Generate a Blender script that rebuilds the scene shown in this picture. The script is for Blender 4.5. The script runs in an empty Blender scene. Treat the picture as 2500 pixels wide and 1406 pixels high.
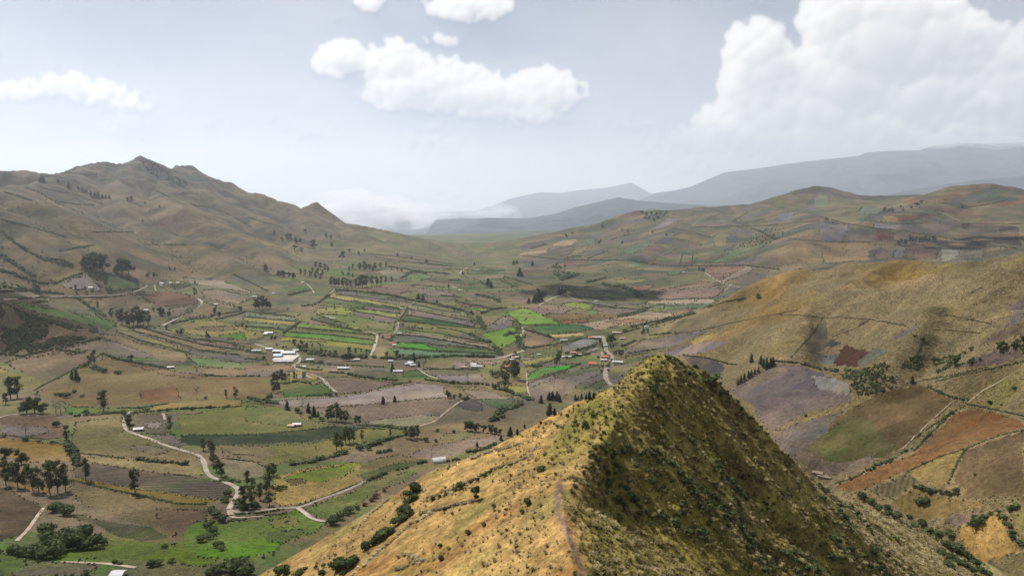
import bpy, bmesh, math, random
import numpy as np
from mathutils import Vector, Matrix

# ------------------------------------------------------------------ camera, sky, sun, exposure
scene = bpy.context.scene
COL = scene.collection
ZC = 500.0                       # camera height (metres); everything else is placed in world metres
PITCH = math.radians(7.86)
FPX = 1689.0                     # focal length in pixels of the 2500 px wide photograph
cam_data = bpy.data.cameras.new('camera')
cam = bpy.data.objects.new('camera', cam_data)
COL.objects.link(cam)
cam.location = (0, 0, ZC)
cam.rotation_euler = (math.pi / 2 - PITCH, 0, 0)
cam_data.sensor_fit = 'HORIZONTAL'
cam_data.sensor_width = 36.0
cam_data.lens = 36.0 * FPX / 2500.0
cam_data.clip_start = 0.5
cam_data.clip_end = 90000.0
scene.camera = cam

SUN_AZ = math.radians(-46)       # from +Y towards -X: ahead of the camera, to the left
SUN_EL = math.radians(53)
sun_data = bpy.data.lights.new('sun', 'SUN')
sun_data.energy = 5.0
sun_data.angle = math.radians(0.5)
sun_data.color = (1.0, 0.945, 0.86)
sun = bpy.data.objects.new('sun', sun_data)
COL.objects.link(sun)
sdir = Vector((math.sin(SUN_AZ) * math.cos(SUN_EL), math.cos(SUN_AZ) * math.cos(SUN_EL), math.sin(SUN_EL)))
sun.rotation_euler = (-sdir).to_track_quat('-Z', 'Y').to_euler()
sun.location = (0, 0, 3000)

scene.view_settings.view_transform = 'Standard'
scene.view_settings.look = 'None'
scene.view_settings.exposure = 0.42
scene.view_settings.gamma = 1.0
scene.view_settings.use_curve_mapping = False
scene.cycles.use_denoising = True
scene.cycles.max_bounces = 5
scene.cycles.diffuse_bounces = 2
scene.cycles.glossy_bounces = 1
scene.cycles.transmission_bounces = 2
scene.cycles.transparent_max_bounces = 8
scene.cycles.volume_bounces = 3


def ray(px, py):
    xn = (px - 1250.0) / FPX
    yn = (703.0 - py) / FPX
    c, s = math.cos(PITCH), math.sin(PITCH)
    return (xn, c + yn * s, -s + yn * c)


def nd(nt, typ, **kw):
    n = nt.nodes.new(typ)
    for k, v in kw.items():
        if k == 'inp':
            for a, b in v.items():
                n.inputs[a].default_value = b
        else:
            setattr(n, k, v)
    return n


world = bpy.data.worlds.new('World')
scene.world = world
world.use_nodes = True
wt = world.node_tree
wt.nodes.clear()



# ------------------------------------------------------------------ helpers
RNG = np.random.default_rng(7)
random.seed(7)


def lin(c):
    c = c / 255.0
    return c / 12.92 if c <= 0.04045 else ((c + 0.055) / 1.055) ** 2.4


def srgb(r, g, b, k=1.0):
    return (lin(r) * k, lin(g) * k, lin(b) * k)


_LAT = RNG.random((256, 256))


def vnoise(x, y, seed=0):
    x = np.asarray(x, float) + seed * 17.31
    y = np.asarray(y, float) + seed * 9.77
    xi = np.floor(x).astype(int); yi = np.floor(y).astype(int)
    fx = x - xi; fy = y - yi
    fx = fx * fx * (3 - 2 * fx); fy = fy * fy * (3 - 2 * fy)
    a = _LAT[xi & 255, yi & 255]; b = _LAT[(xi + 1) & 255, yi & 255]
    c = _LAT[xi & 255, (yi + 1) & 255]; d = _LAT[(xi + 1) & 255, (yi + 1) & 255]
    return (a + (b - a) * fx) * (1 - fy) + (c + (d - c) * fx) * fy


def fbm(x, y, octaves=4, seed=0, gain=0.5):
    s = 0.0; amp = 1.0; tot = 0.0
    for o in range(octaves):
        s = s + amp * (vnoise(x * 2 ** o + o * 31.7, y * 2 ** o + o * 11.3, seed + o) - 0.5)
        tot += amp; amp *= gain
    return s / tot


def ridged(x, y, octaves=4, seed=0):
    s = 0.0; amp = 1.0; tot = 0.0
    for o in range(octaves):
        n = 1 - np.abs(2 * vnoise(x * 2 ** o, y * 2 ** o, seed + o) - 1)
        s = s + amp * n; tot += amp; amp *= 0.5
    return s / tot


def smax(a, b, k):
    h = np.clip(0.5 + 0.5 * (a - b) / k, 0, 1)
    return b + (a - b) * h + k * h * (1 - h)


CLOUDS = [  # centre and half size in photograph pixels, weight, height of the base (0 none, 1 flat)
    (1850, 130, 85, 85, 1.0), (1870, 215, 110, 110, 1.1), (1810, 300, 120, 70, 0.9), (1960, 300, 220, 110, 1.1),
    (2070, 50, 120, 100, 1.0), (2180, 110, 220, 150, 1.1), (2310, 110, 150, 100, 0.9), (2070, 210, 190, 110, 1.1),
    (2260, 230, 180, 100, 0.9), (2420, 260, 230, 70, 0.9), (2410, 80, 100, 50, 0.7), (2120, 320, 330, 70, 0.8),
    (2380, 330, 260, 45, 0.85), (1700, 350, 170, 55, 0.5), (2560, 200, 150, 160, 0.7), (1800, 400, 300, 50, 0.45),
    (830, 145, 75, 60, 0.9), (960, 155, 95, 62, 1.0), (1000, 225, 135, 62, 1.0), (1180, 235, 210, 65, 1.0),
    (1335, 225, 100, 65, 0.9), (1100, 195, 110, 60, 0.9), (1300, 285, 130, 35, 0.7), (1060, 350, 75, 50, 0.45),
    (1085, 100, 65, 28, 0.8), (1150, 12, 120, 55, 1.0), (895, 2, 50, 40, 1.0), (820, 45, 22, 12, 0.6),
    (150, 205, 115, 42, 0.95), (40, 222, 100, 36, 0.9), (250, 228, 110, 42, 0.95), (325, 258, 85, 30, 0.85),
    (310, 315, 80, 45, 0.5), (425, 220, 38, 14, 0.55), (520, 302, 70, 26, 0.5), (760, 325, 120, 30, 0.5),
    (670, 295, 40, 18, 0.4), (1540, 302, 95, 32, 0.6), (1850, 8, 45, 18, 0.6), (1910, 55, 40, 16, 0.5),
    (860, 500, 150, 48, 0.75), (960, 525, 170, 50, 0.75), (760, 480, 110, 30, 0.5), (1050, 480, 200, 40, 0.4),
    (-350, 240, 200, 60, 0.8), (3000, 150, 300, 160, 0.9), (500, -260, 330, 90, 0.9), (1700, -330, 400, 120, 0.8)]


def worley(x, y, seed):
    xi = np.floor(x).astype(int); yi = np.floor(y).astype(int)
    best = np.full(x.shape, 9.0)
    for dx in (-1, 0, 1):
        for dy in (-1, 0, 1):
            a = xi + dx; b = yi + dy
            jx = _LAT[(a + seed * 13) & 255, (b + seed * 7) & 255]; jy = _LAT[(a + 91 + seed * 5) & 255, (b + 37 + seed * 3) & 255]
            best = np.minimum(best, (x - a - jx) ** 2 + (y - b - jy) ** 2)
    return np.sqrt(best)


def build_sky():
    """clear sky from the Sky Texture; cumulus computed here over the directions of the sky (coverage and light), the same ahead and behind"""
    W, H = 4096, 2048
    n_az, n_el = 1480, 520
    az = np.radians(-65 + 130 * (np.arange(n_az) + 0.5) / n_az)
    el = np.radians(-4 + 45.7 * (np.arange(n_el) + 0.5) / n_el)
    A, E = np.meshgrid(az, el)
    cp, sp = math.cos(PITCH), math.sin(PITCH)
    dx, dy, dz = np.sin(A) * np.cos(E), np.cos(A) * np.cos(E), np.sin(E)
    f = dy * cp - dz * sp; u = dy * sp + dz * cp
    px = 1250 + FPX * dx / f; py = 703 - FPX * u / f
    # each cloud is a heap of puffs; their outlines are frayed by warping the directions
    X = px + 16 * fbm(px / 70, py / 70, 5, 401, 0.62); Y = py + 16 * fbm(px / 70 + 9, py / 70, 5, 405, 0.62)
    rs = np.random.default_rng(77)
    hgt = np.zeros(px.shape)
    xs, ys = px[n_el // 2], py[:, n_az // 2]
    for cx, cy, rx, ry, w in CLOUDS:
        n = int(26 + rx * ry / 90)
        for q in range(n):
            t = rs.uniform(0, 2 * math.pi); k = rs.random() ** 0.5
            x = cx + rx * k * math.cos(t); y = cy + ry * k * math.sin(t) * (0.8 if math.sin(t) > 0 else 1.0)
            rad = min(rx, ry) * (0.50 - 0.34 * k) * rs.uniform(0.45, 1.25) * min(1, 0.35 + w * 0.7)
            i0 = np.searchsorted(-ys, -(y + rad * 2.2 + 30)); i1 = np.searchsorted(-ys, -(y - rad * 2.2 - 30))
            j0, j1 = np.searchsorted(xs, [x - rad * 2.2 - 60, x + rad * 2.2 + 60])
            i0, j0 = max(i0 - 6, 0), max(j0 - 6, 0)
            sl = (slice(i0, i1 + 6), slice(j0, j1 + 6))
            d2 = rad * rad - (X[sl] - x) ** 2 - (Y[sl] - y) ** 2
            hgt[sl] = np.maximum(hgt[sl], np.sqrt(np.maximum(d2, 0)) + np.where(d2 > 0, rad * 0.25 + 14 * (1 - k), 0) * np.clip(d2 / (rad * rad), 0, 1) ** 0.35)

    def blur(a, n):
        for ax in (0, 1):
            c = np.cumsum(np.pad(a, [(n + 1, n) if i == ax else (0, 0) for i in (0, 1)], mode='edge'), axis=ax)
            a = (np.take(c, np.arange(2 * n + 1, c.shape[ax]), axis=ax) - np.take(c, np.arange(0, c.shape[ax] - 2 * n - 1), axis=ax)) / (2 * n + 1)
        return a
    d = np.full(px.shape, -9.0)
    opq = np.zeros(px.shape); wsum = np.full(px.shape, 1e-6)
    for cx, cy, rx, ry, w in CLOUDS:
        e = np.exp(-((px - cx) / rx) ** 2 - ((py - cy) / ry) ** 2)
        opq += e * w; wsum += e
    opq = np.clip((opq / wsum - 0.25) * 1.6, 0.25, 1)
    soft = blur(hgt, 2)
    er = 9 * (fbm(px / 26, py / 20, 5, 420, 0.65) + 0.18)
    cov = np.clip((0.6 * hgt + 0.4 * soft - np.maximum(er, 0)) / 15.0, 0, 1)
    cov = (0.6 * blur(cov * cov * (3 - 2 * cov), 1) + 0.4 * blur(cov, 4)) * opq
    hz_ = blur(blur(hgt, 9), 9)
    cov = np.maximum(cov, np.clip(hz_ / 26, 0, 0.75) * opq * np.clip(0.55 + 1.1 * fbm(px / 90, py / 45, 5, 431), 0, 1))
    cov = np.maximum(cov, 0.30 + 0.24 * fbm(px / 420, py / 130, 5, 433) + 0.55 * np.exp(-np.clip(np.degrees(E), 0, 90) / 6.0))      # thin veil of high cloud
    gx = np.gradient(blur(hgt, 2), axis=1); gy = np.gradient(blur(hgt, 2), axis=0)
    sh = np.zeros(px.shape)
    big = blur(hgt, 6)
    for k in range(1, 7):
        q = np.roll(np.roll(big, -6 * k, axis=0), 4 * k, axis=1)
        q[-6 * k:, :] = 0
        sh += np.maximum(q, 0)
    light = 0.66 + 0.15 * np.clip(gy * 0.8 - gx * 0.5, -3, 3) * -1 + 0.50 * (0.5 - np.clip(sh / 190, 0, 1.2)) + 0.34 * fbm(px / 40, py / 30, 4, 440)
    light = np.clip(blur(light, 1), 0, 1.1)
    img = np.zeros((H, W, 4), np.float32); img[..., 3] = 1; img[..., 0] = 0.3; img[..., 1] = 0.8
    uu = (np.arange(W) + 0.5) / W; vv = (np.arange(H) + 0.5) / H
    th = -(uu - 0.5) * 2 * math.pi                     # atan2(y, x)
    azw = np.arctan2(np.cos(th), np.abs(np.sin(th)))   # mirrored behind
    elw = (vv - 0.5) * math.pi
    j = (np.degrees(azw) + 65) / 130 * n_az - 0.5; i = (np.degrees(elw) + 4) / 45.7 * n_el - 0.5
    oj = (j >= 0) & (j < n_az - 1); oi = np.nonzero((i >= 0) & (i < n_el - 1))[0]
    ji = np.clip(j.astype(int), 0, n_az - 2); jf = np.clip(j - ji, 0, 1)
    fade = np.clip((64 - np.abs(np.degrees(azw))) / 8, 0, 1)
    for r in oi:
        a = int(i[r]); g = i[r] - a
        for ch, src in ((0, cov), (1, light)):
            row = src[a] * (1 - g) + src[a + 1] * g
            v = row[ji] * (1 - jf) + row[ji + 1] * jf
            k_ = fade * np.clip((41 - np.degrees(elw[r])) / 6, 0, 1)
            img[r, :, ch] = (v * k_ + 0.3 * (1 - k_)) if ch == 0 else (v * k_ + 0.8 * (1 - k_))
    im = bpy.data.images.new('cloud_cover', W, H, alpha=False, float_buffer=True)
    im.colorspace_settings.name = 'Non-Color'
    im.pixels.foreach_set(img.ravel())
    im.update()
    L = wt.links.new
    out = nd(wt, 'ShaderNodeOutputWorld')
    bg = nd(wt, 'ShaderNodeBackground', inp={'Strength': SKY_STRENGTH})
    sky = nd(wt, 'ShaderNodeTexSky')
    sky.sky_type = 'NISHITA'
    sky.sun_disc = False
    sky.sun_elevation = SUN_EL
    sky.sun_rotation = SUN_AZ
    sky.altitude = 3000
    sky.air_density = 1.0
    sky.dust_density = 1.6
    sky.ozone_density = 2.2
    ev = nd(wt, 'ShaderNodeTexEnvironment')
    ev.image = im
    sp_ = nd(wt, 'ShaderNodeSeparateColor')
    L(ev.outputs[0], sp_.inputs[0])
    cc = nd(wt, 'ShaderNodeMix', data_type='RGBA')
    cc.inputs[6].default_value = CLOUD_DARK
    cc.inputs[7].default_value = CLOUD_LIT
    L(sp_.outputs[1], cc.inputs['Factor'])
    mx_ = nd(wt, 'ShaderNodeMix', data_type='RGBA')
    cv = nd(wt, 'ShaderNodeMath', operation='MULTIPLY', inp={1: 0.93})
    L(sp_.outputs[0], cv.inputs[0]); L(cv.outputs[0], mx_.inputs['Factor'])
    L(sky.outputs[0], mx_.inputs[6]); L(cc.outputs[2], mx_.inputs[7])
    L(mx_.outputs[2], bg.inputs['Color'])
    L(bg.outputs[0], out.inputs[0])


SKY_STRENGTH = 0.054
CLOUD_DARK = (9.6, 9.8, 10.2, 1)
CLOUD_LIT = (15.4, 15.1, 14.6, 1)

build_sky()


def mesh_obj(name, verts, faces, mat=None, parent=None, kind=None, smooth=False):
    me = bpy.data.meshes.new(name)
    me.from_pydata(verts, [], faces)
    if smooth:
        me.polygons.foreach_set('use_smooth', [True] * len(me.polygons))
    me.update()
    o = bpy.data.objects.new(name, me)
    COL.objects.link(o)
    if mat:
        me.materials.append(mat)
    if parent:
        o.parent = parent
    if kind:
        o['kind'] = kind
    return o


def tag(o, label, cat, group=None):
    o['label'] = label
    o['category'] = cat
    if group:
        o['group'] = group
    return o


# zoomed windows of the photograph that the tables below were read from: origin and scale
REG = {'a': (0, 350, 3.5143), 'b': (600, 400, 3.5143), 'c': (1200, 400, 3.5143), 'd': (1800, 350, 3.5143),
       'e': (0, 700, 3.5143), 'f': (600, 700, 3.5143), 'g': (1200, 700, 3.5143), 'h': (1800, 700, 3.5143),
       'i': (0, 1000, 3.4629), 'j': (600, 1000, 3.4629), 'k': (1200, 1000, 3.4629), 'l': (1800, 1000, 3.4629),
       'm': (600, 820, 6.1125), 'n': (1000, 820, 6.1125), 'o': (1300, 760, 6.1125), 'q': (300, 650, 6.1125), 'p': (0, 0, 1.0)}


def zp(reg, pts):
    ox, oy, s = REG[reg]
    return [(ox + x / s, oy + y / s) for x, y in pts]


# ------------------------------------------------------------------ terrain height
def wpt(px, py, Y):
    x, y, z = ray(px, py)
    k = Y / y
    return (x * k, Y, z * k)


CTRL = []
# valley floor
for py, Y in [(1400, 236), (1300, 290), (1200, 360), (1100, 450), (1000, 585), (900, 800), (850, 950), (800, 1130)]:
    for px in (0, 300, 650, 1000):
        if px == 0 and 720 < py < 870:
            continue
        if px == 1000 and py > 1150:
            continue
        CTRL.append((px, py, Y * (1 + 0.03 * (px - 500) / 500)))
CTRL += [(1250, 1000, 590), (1250, 900, 800), (1250, 850, 960), (1250, 800, 1130), (1250, 750, 1400), (1250, 1080, 480),
         (1450, 900, 820), (1500, 850, 980), (1600, 790, 1180), (1450, 800, 1150), (1450, 750, 1420), (1650, 745, 1480),
         (1400, 960, 680), (1300, 700, 1780), (1500, 705, 1750), (1620, 700, 1800),
         (650, 780, 1250), (650, 750, 1400), (800, 740, 1450), (1000, 750, 1400), (1000, 700, 1760), (1150, 700, 1780),
         (1100, 660, 2250), (950, 665, 2100), (1150, 640, 2800), (1230, 655, 2350), (450, 730, 1420), (480, 780, 1220),
         # near left spur
         (-150, 660, 950), (0, 733, 900), (120, 772, 892), (225, 812, 880), (30, 737, 1260), (150, 757, 1210), (280, 797, 1090),
         (0, 868, 830), (130, 858, 838), (240, 830, 872), (100, 735, 1300),
         # left mountain
         (0, 720, 1400), (200, 715, 1480), (350, 697, 1650), (500, 702, 1620), (640, 735, 1480), (760, 722, 1580), (840, 700, 1780),
         (444, 509, 2650), (560, 560, 2430), (640, 610, 2230), (700, 662, 1990), (748, 708, 1700),
         (285, 512, 2500), (341, 546, 2370), (484, 597, 2120), (600, 650, 1900), (655, 692, 1760), (560, 640, 1980), (450, 650, 1850),
         (0, 468, 2000), (100, 502, 1940), (200, 560, 1850), (256, 605, 1770), (200, 535, 2280), (290, 596, 2010), (275, 640, 1800),
         (0, 515, 1700), (100, 582, 1600), (200, 657, 1500), (60, 560, 1740), (150, 605, 1690), (0, 620, 1480), (80, 670, 1440),
         (100, 445, 2700), (250, 472, 2850), (400, 490, 2880), (300, 432, 3150), (180, 430, 3000), (0, 445, 2600),
         (0, 418, 3100), (60, 415, 3150), (130, 426, 3150), (200, 408, 3300), (240, 400, 3350), (285, 403, 3400), (345, 390, 3500),
         (400, 412, 3600), (460, 417, 3800), (500, 443, 3800), (530, 456, 3800), (560, 450, 3900), (600, 470, 3900), (640, 477, 3900),
         (690, 491, 3900), (730, 508, 4000), (770, 507, 4100), (820, 540, 4100), (870, 549, 4000), (940, 562, 3950), (1000, 577, 3800),
         (1060, 596, 3600), (1115, 620, 3300),
         (400, 440, 3300), (470, 465, 3400), (600, 515, 3200), (700, 575, 2900), (760, 622, 2600), (700, 540, 3350), (800, 580, 3150),
         (650, 545, 3000), (880, 577, 3250), (850, 610, 2800), (960, 605, 3000), (1010, 628, 2700), (900, 650, 2300), (820, 660, 2150),
         (1060, 625, 2900), (740, 660, 2150), (780, 690, 1850),
         # right middle hills
         (1200, 614, 3350), (1300, 582, 3600), (1400, 556, 3700), (1470, 545, 3700), (1560, 517, 3800), (1640, 514, 3800), (1720, 507, 3800),
         (1800, 501, 3800), (1860, 497, 3750), (1900, 480, 3800), (1950, 463, 3850), (1990, 457, 3850), (2050, 466, 3850), (2120, 478, 3800),
         (2200, 476, 3750), (2280, 478, 3200), (2340, 456, 2950), (2400, 450, 2900), (2450, 455, 2850), (2500, 465, 2800), (2700, 480, 2700),
         (1600, 580, 2850), (1400, 615, 2800), (1300, 640, 2650), (1700, 600, 2600), (1900, 590, 2450), (1800, 650, 2050), (1600, 665, 2050),
         (1450, 690, 1880), (1700, 700, 1700), (1700, 545, 3200), (1900, 530, 3000), (2000, 500, 3100), (1250, 640, 2700),
         (1850, 640, 1960), (1940, 590, 2150), (2025, 543, 2400), (2100, 560, 2250), (2200, 590, 1950), (2400, 590, 1850), (2250, 520, 2500),
         (2400, 520, 2350), (2500, 560, 2000), (2200, 635, 1620), (2400, 625, 1550), (2050, 648, 1640), (1950, 640, 1760), (2600, 600, 1500),
         (1330, 690, 1830), (1560, 690, 1850),
         # near right hill: crest, front spur and slopes
         (2500, 612, 800), (2400, 628, 830), (2330, 634, 860), (2200, 632, 910), (2100, 637, 950), (1990, 652, 1000), (1960, 652, 1010),
         (1900, 678, 1050), (1830, 706, 1100), (1760, 742, 1150), (1700, 772, 1140), (1620, 800, 1110),
         (1720, 800, 1000), (1820, 765, 920), (2000, 716, 790), (2000, 690, 870), (2150, 712, 710), (2150, 670, 840), (2300, 690, 660),
         (2300, 660, 760), (2500, 655, 600), (2500, 632, 720),
         (1650, 870, 860), (1700, 860, 850), (1850, 830, 740), (2000, 800, 680), (2200, 800, 580), (2400, 760, 530), (2500, 740, 480),
         (1700, 905, 760), (1900, 870, 640), (2080, 850, 590), (2250, 870, 500), (2450, 840, 430), (1800, 930, 610), (1950, 900, 570),
         (2080, 955, 500), (2050, 1000, 465), (1930, 1060, 440), (2180, 935, 478), (2260, 937, 440), (2350, 1000, 395), (2450, 950, 398),
         (2500, 900, 392), (2200, 1050, 392), (2100, 1130, 372), (2040, 1175, 368), (2300, 1100, 350), (2450, 1060, 332), (2500, 1030, 328),
         (2200, 1180, 338), (2350, 1200, 312), (2480, 1180, 296), (2350, 1280, 292), (2470, 1330, 268), (2200, 1275, 318), (2300, 1345, 292),
         (2400, 1402, 268), (1950, 1130, 420), (1750, 1000, 540), (1850, 1090, 470),
         # outside the frame
         (2850, 560, 700), (2850, 800, 400), (2850, 1100, 262), (-300, 430, 2600), (-300, 560, 1600), (-300, 720, 1250), (-300, 900, 720),
         (-300, 1200, 330), (-300, 1400, 220), (300, 1600, 190), (2600, 1500, 215),
         # gorge and plain beyond
         (1150, 590, 5000), (1250, 592, 4900), (1050, 585, 5200), (1150, 572, 6800), (1300, 570, 6500), (1000, 573, 7200), (1145, 603, 4300)]
XYZ = [wpt(*c) for c in CTRL]
# ground hidden behind the crests
BEHIND = [(0, 418, 3100, 90, 900), (200, 408, 3300, 150, 900), (345, 390, 3500, 160, 900), (460, 417, 3800, 130, 900), (560, 450, 3900, 110, 900),
          (690, 491, 3900, 120, 900), (820, 540, 4100, 90, 900), (940, 562, 3950, 80, 900), (1060, 596, 3600, 50, 700),
          (1400, 556, 3700, 110, 900), (1560, 517, 3800, 130, 900), (1720, 507, 3800, 140, 900), (1860, 497, 3750, 120, 900),
          (1990, 457, 3850, 150, 900), (2200, 476, 3750, 120, 900), (2400, 450, 2900, 120, 600), (2500, 465, 2800, 120, 600),
          (2500, 612, 800, 110, 330), (2330, 634, 860, 100, 300), (2200, 632, 910, 105, 280), (2100, 637, 950, 95, 260), (1990, 652, 1000, 75, 230),
          (1900, 678, 1050, 45, 180), (1830, 706, 1100, 25, 150)]
for px, py, Y, drop, back in BEHIND:
    x, y, z = wpt(px, py, Y)
    k = (Y + back) / Y
    XYZ.append((x * k, y * k, z - drop))
XYZ += [(0, 60, -140), (120, 120, -150), (-90, 70, -135), (230, 190, -160), (60, 220, -168), (130, 300, -170), (-40, 240, -155), (-150, 170, -140),
        (0, 330, -172), (200, 380, -172), (330, 330, -160), (60, 420, -180), (180, 480, -180)]
CP = np.array(XYZ)
CU = np.stack([np.arctan2(CP[:, 0], CP[:, 1]), np.log(np.hypot(CP[:, 0], CP[:, 1]))], 1)
CV = CP[:, 2] / np.hypot(CP[:, 0], CP[:, 1])


def _phi(d2):
    return 0.5 * d2 * np.log(d2 + 1e-12)


def tps_fit(u, v, reg):
    n = len(u)
    d2 = ((u[:, None, :] - u[None, :, :]) ** 2).sum(-1)
    A = np.zeros((n + 3, n + 3))
    A[:n, :n] = _phi(d2) + reg * np.eye(n)
    A[:n, n] = 1; A[:n, n + 1:] = u
    A[n, :n] = 1; A[n + 1:, :n] = u.T
    return np.linalg.solve(A, np.concatenate([v, np.zeros(3)]))


TW = tps_fit(CU, CV, 1e-6)


def base_s(az, lr):
    out = np.full(az.shape, TW[len(CU)]) + TW[len(CU) + 1] * az + TW[len(CU) + 2] * lr
    for i in range(len(CU)):
        out += TW[i] * _phi((az - CU[i, 0]) ** 2 + (lr - CU[i, 1]) ** 2)
    return out


# foreground hill: saddle with the path, left flank, and the ribs of the pyramid peak
def P3(l):
    return np.array([wpt(*c) for c in l])


RIDGES = [  # polyline, slope on its left side, slope on its right side, rounding
    (P3([(1404, 1195, 110), (1440, 1130, 120), (1530, 990, 136)]), 0.50, 2.6, 2.0),
    (P3([(1530, 990, 136), (1575, 925, 146), (1608, 870, 155), (1622, 867, 157)]), 0.50, 1.05, 3.0),
    (P3([(1530, 988, 136), (1600, 1030, 137), (1660, 1095, 135), (1740, 1182, 132), (1830, 1284, 129), (1882, 1398, 126)]), 0.75, 3.4, 0.8),
    (P3([(1580, 930, 146), (1650, 985, 147), (1700, 1060, 145), (1770, 1150, 143), (1850, 1250, 141), (1930, 1350, 139)]), 0.7, 1.3, 0.8),
    (P3([(1615, 890, 153), (1690, 965, 154), (1760, 1060, 152), (1830, 1140, 150), (1920, 1230, 149), (2030, 1345, 147), (2110, 1430, 144)]), 0.7, 1.15, 0.8),
    (P3([(1622, 867, 157), (1650, 880, 158), (1690, 918, 160), (1760, 985, 164), (1850, 1062, 167), (1892, 1114, 170), (2000, 1192, 176), (2150, 1290, 185),
         (2330, 1402, 196), (2480, 1500, 205)]), 0.85, 0.95, 2.5)]
MRIDGES = [  # the hills' crest lines: polyline, slopes to either side, rounding
    (P3([(-150, 425, 3000), (0, 418, 3100), (60, 415, 3150), (130, 426, 3150), (200, 408, 3300), (240, 400, 3350), (285, 403, 3400), (320, 393, 3450), (345, 385, 3500),
         (365, 397, 3520), (400, 412, 3600), (418, 416, 3660), (432, 405, 3700), (452, 411, 3780), (470, 407, 3800), (486, 423, 3810), (500, 443, 3800), (530, 457, 3800), (545, 447, 3850),
         (560, 442, 3900), (580, 456, 3900), (600, 470, 3900), (640, 474, 3900), (690, 491, 3900), (730, 508, 4000), (755, 501, 4080), (772, 496, 4100), (790, 514, 4100),
         (820, 540, 4100), (870, 548, 4000), (940, 562, 3950), (1000, 577, 3800), (1060, 596, 3600), (1115, 620, 3300), (1145, 637, 3000)]), 0.75, 0.75, 4),
    (P3([(240, 400, 3350), (180, 428, 3000), (100, 446, 2700), (40, 455, 2400), (0, 468, 2000), (100, 502, 1940), (200, 560, 1850), (256, 605, 1770), (300, 652, 1700)]), 0.48, 0.48, 25),
    (P3([(-120, 465, 1900), (0, 515, 1700), (100, 582, 1600), (200, 657, 1500), (240, 692, 1470)]), 0.48, 0.48, 20),
    (P3([(345, 387, 3500), (300, 430, 3150), (280, 480, 2800), (285, 512, 2500), (341, 546, 2370), (484, 597, 2120), (600, 650, 1900), (655, 692, 1760), (715, 722, 1600)]), 0.48, 0.48, 25),
    (P3([(430, 411, 3700), (400, 465, 3100), (420, 498, 2760), (444, 509, 2650), (560, 560, 2430), (640, 610, 2230), (700, 662, 1990), (748, 706, 1700), (785, 724, 1600)]), 0.48, 0.48, 30),
    (P3([(470, 417, 3800), (480, 470, 3350), (600, 515, 3200), (700, 572, 2900), (760, 620, 2600), (800, 650, 2400)]), 0.48, 0.48, 22),
    (P3([(690, 491, 3900), (740, 528, 3600), (800, 573, 3200), (850, 608, 2850), (900, 645, 2450)]), 0.48, 0.48, 22),
    (P3([(820, 540, 4100), (850, 556, 3700), (885, 574, 3250), (950, 605, 3000), (1010, 628, 2700)]), 0.40, 0.40, 18),
    (P3([(1145, 637, 3000), (1200, 613, 3350), (1300, 581, 3600), (1400, 556, 3700), (1470, 545, 3700), (1530, 524, 3800), (1560, 515, 3800), (1600, 513, 3800), (1640, 514, 3800),
         (1720, 507, 3800), (1800, 501, 3800), (1860, 497, 3750), (1880, 488, 3780), (1920, 473, 3830), (1960, 460, 3850), (1990, 455, 3850), (2020, 459, 3850), (2060, 468, 3850),
         (2100, 476, 3820), (2160, 479, 3800), (2200, 475, 3760), (2240, 474, 3700), (2285, 481, 3500)]), 0.38, 0.38, 30),
    (P3([(2262, 481, 3100), (2300, 468, 3000), (2340, 455, 2950), (2380, 450, 2900), (2420, 450, 2880), (2460, 456, 2850), (2500, 464, 2800), (2700, 480, 2700)]), 0.36, 0.36, 30),
    (P3([(1860, 497, 3750), (1960, 520, 3100), (2025, 543, 2400), (1940, 590, 2150), (1850, 640, 1960), (1800, 668, 1850)]), 0.36, 0.36, 30),
    (P3([(1600, 513, 3800), (1650, 558, 3000), (1600, 600, 2600), (1500, 650, 2200)]), 0.3, 0.3, 35),
    (P3([(2340, 455, 2950), (2250, 512, 2600), (2100, 545, 2350), (2025, 543, 2400)]), 0.33, 0.33, 30),
    (P3([(1720, 507, 3800), (1800, 560, 3000), (1780, 620, 2350)]), 0.3, 0.3, 35),
    (P3([(2700, 590, 760), (2500, 612, 800), (2400, 628, 830), (2330, 633, 860), (2250, 640, 885), (2200, 632, 910), (2100, 636, 950), (2030, 650, 985), (1990, 652, 1000), (1962, 649, 1010), (1900, 678, 1050),
         (1830, 706, 1100), (1760, 743, 1150), (1700, 772, 1140), (1620, 801, 1110)]), 0.6, 0.5, 9),
    (P3([(2600, 640, 560), (2500, 655, 600), (2300, 690, 660), (2150, 711, 710), (2010, 714, 780), (1900, 740, 850), (1820, 768, 920), (1720, 802, 1000)]), 0.6, 0.5, 8),
    (P3([(2010, 716, 780), (1980, 770, 720), (1960, 840, 640)]), 0.7, 0.7, 9),
    (P3([(2300, 690, 660), (2280, 760, 590), (2230, 840, 520)]), 0.7, 0.7, 8)]


def seg_ridge(X, Y, poly, sl, sr, w):
    best = np.full(X.shape, -1e9)
    for a, b in zip(poly[:-1], poly[1:]):
        dx, dy = b[0] - a[0], b[1] - a[1]
        L2 = dx * dx + dy * dy
        t = np.clip(((X - a[0]) * dx + (Y - a[1]) * dy) / L2, 0, 1)
        qx = X - a[0] - t * dx; qy = Y - a[1] - t * dy
        side = dx * qy - dy * qx          # >0: left of the direction of travel
        d = np.sqrt(qx * qx + qy * qy + w * w) - w
        sn = side / (math.sqrt(L2) * np.sqrt(qx * qx + qy * qy + 1e-6))
        best = np.maximum(best, a[2] + t * (b[2] - a[2]) - d * (0.5 * (sl + sr) + 0.5 * (sl - sr) * np.clip(sn, -1, 1)))
    return best


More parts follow.
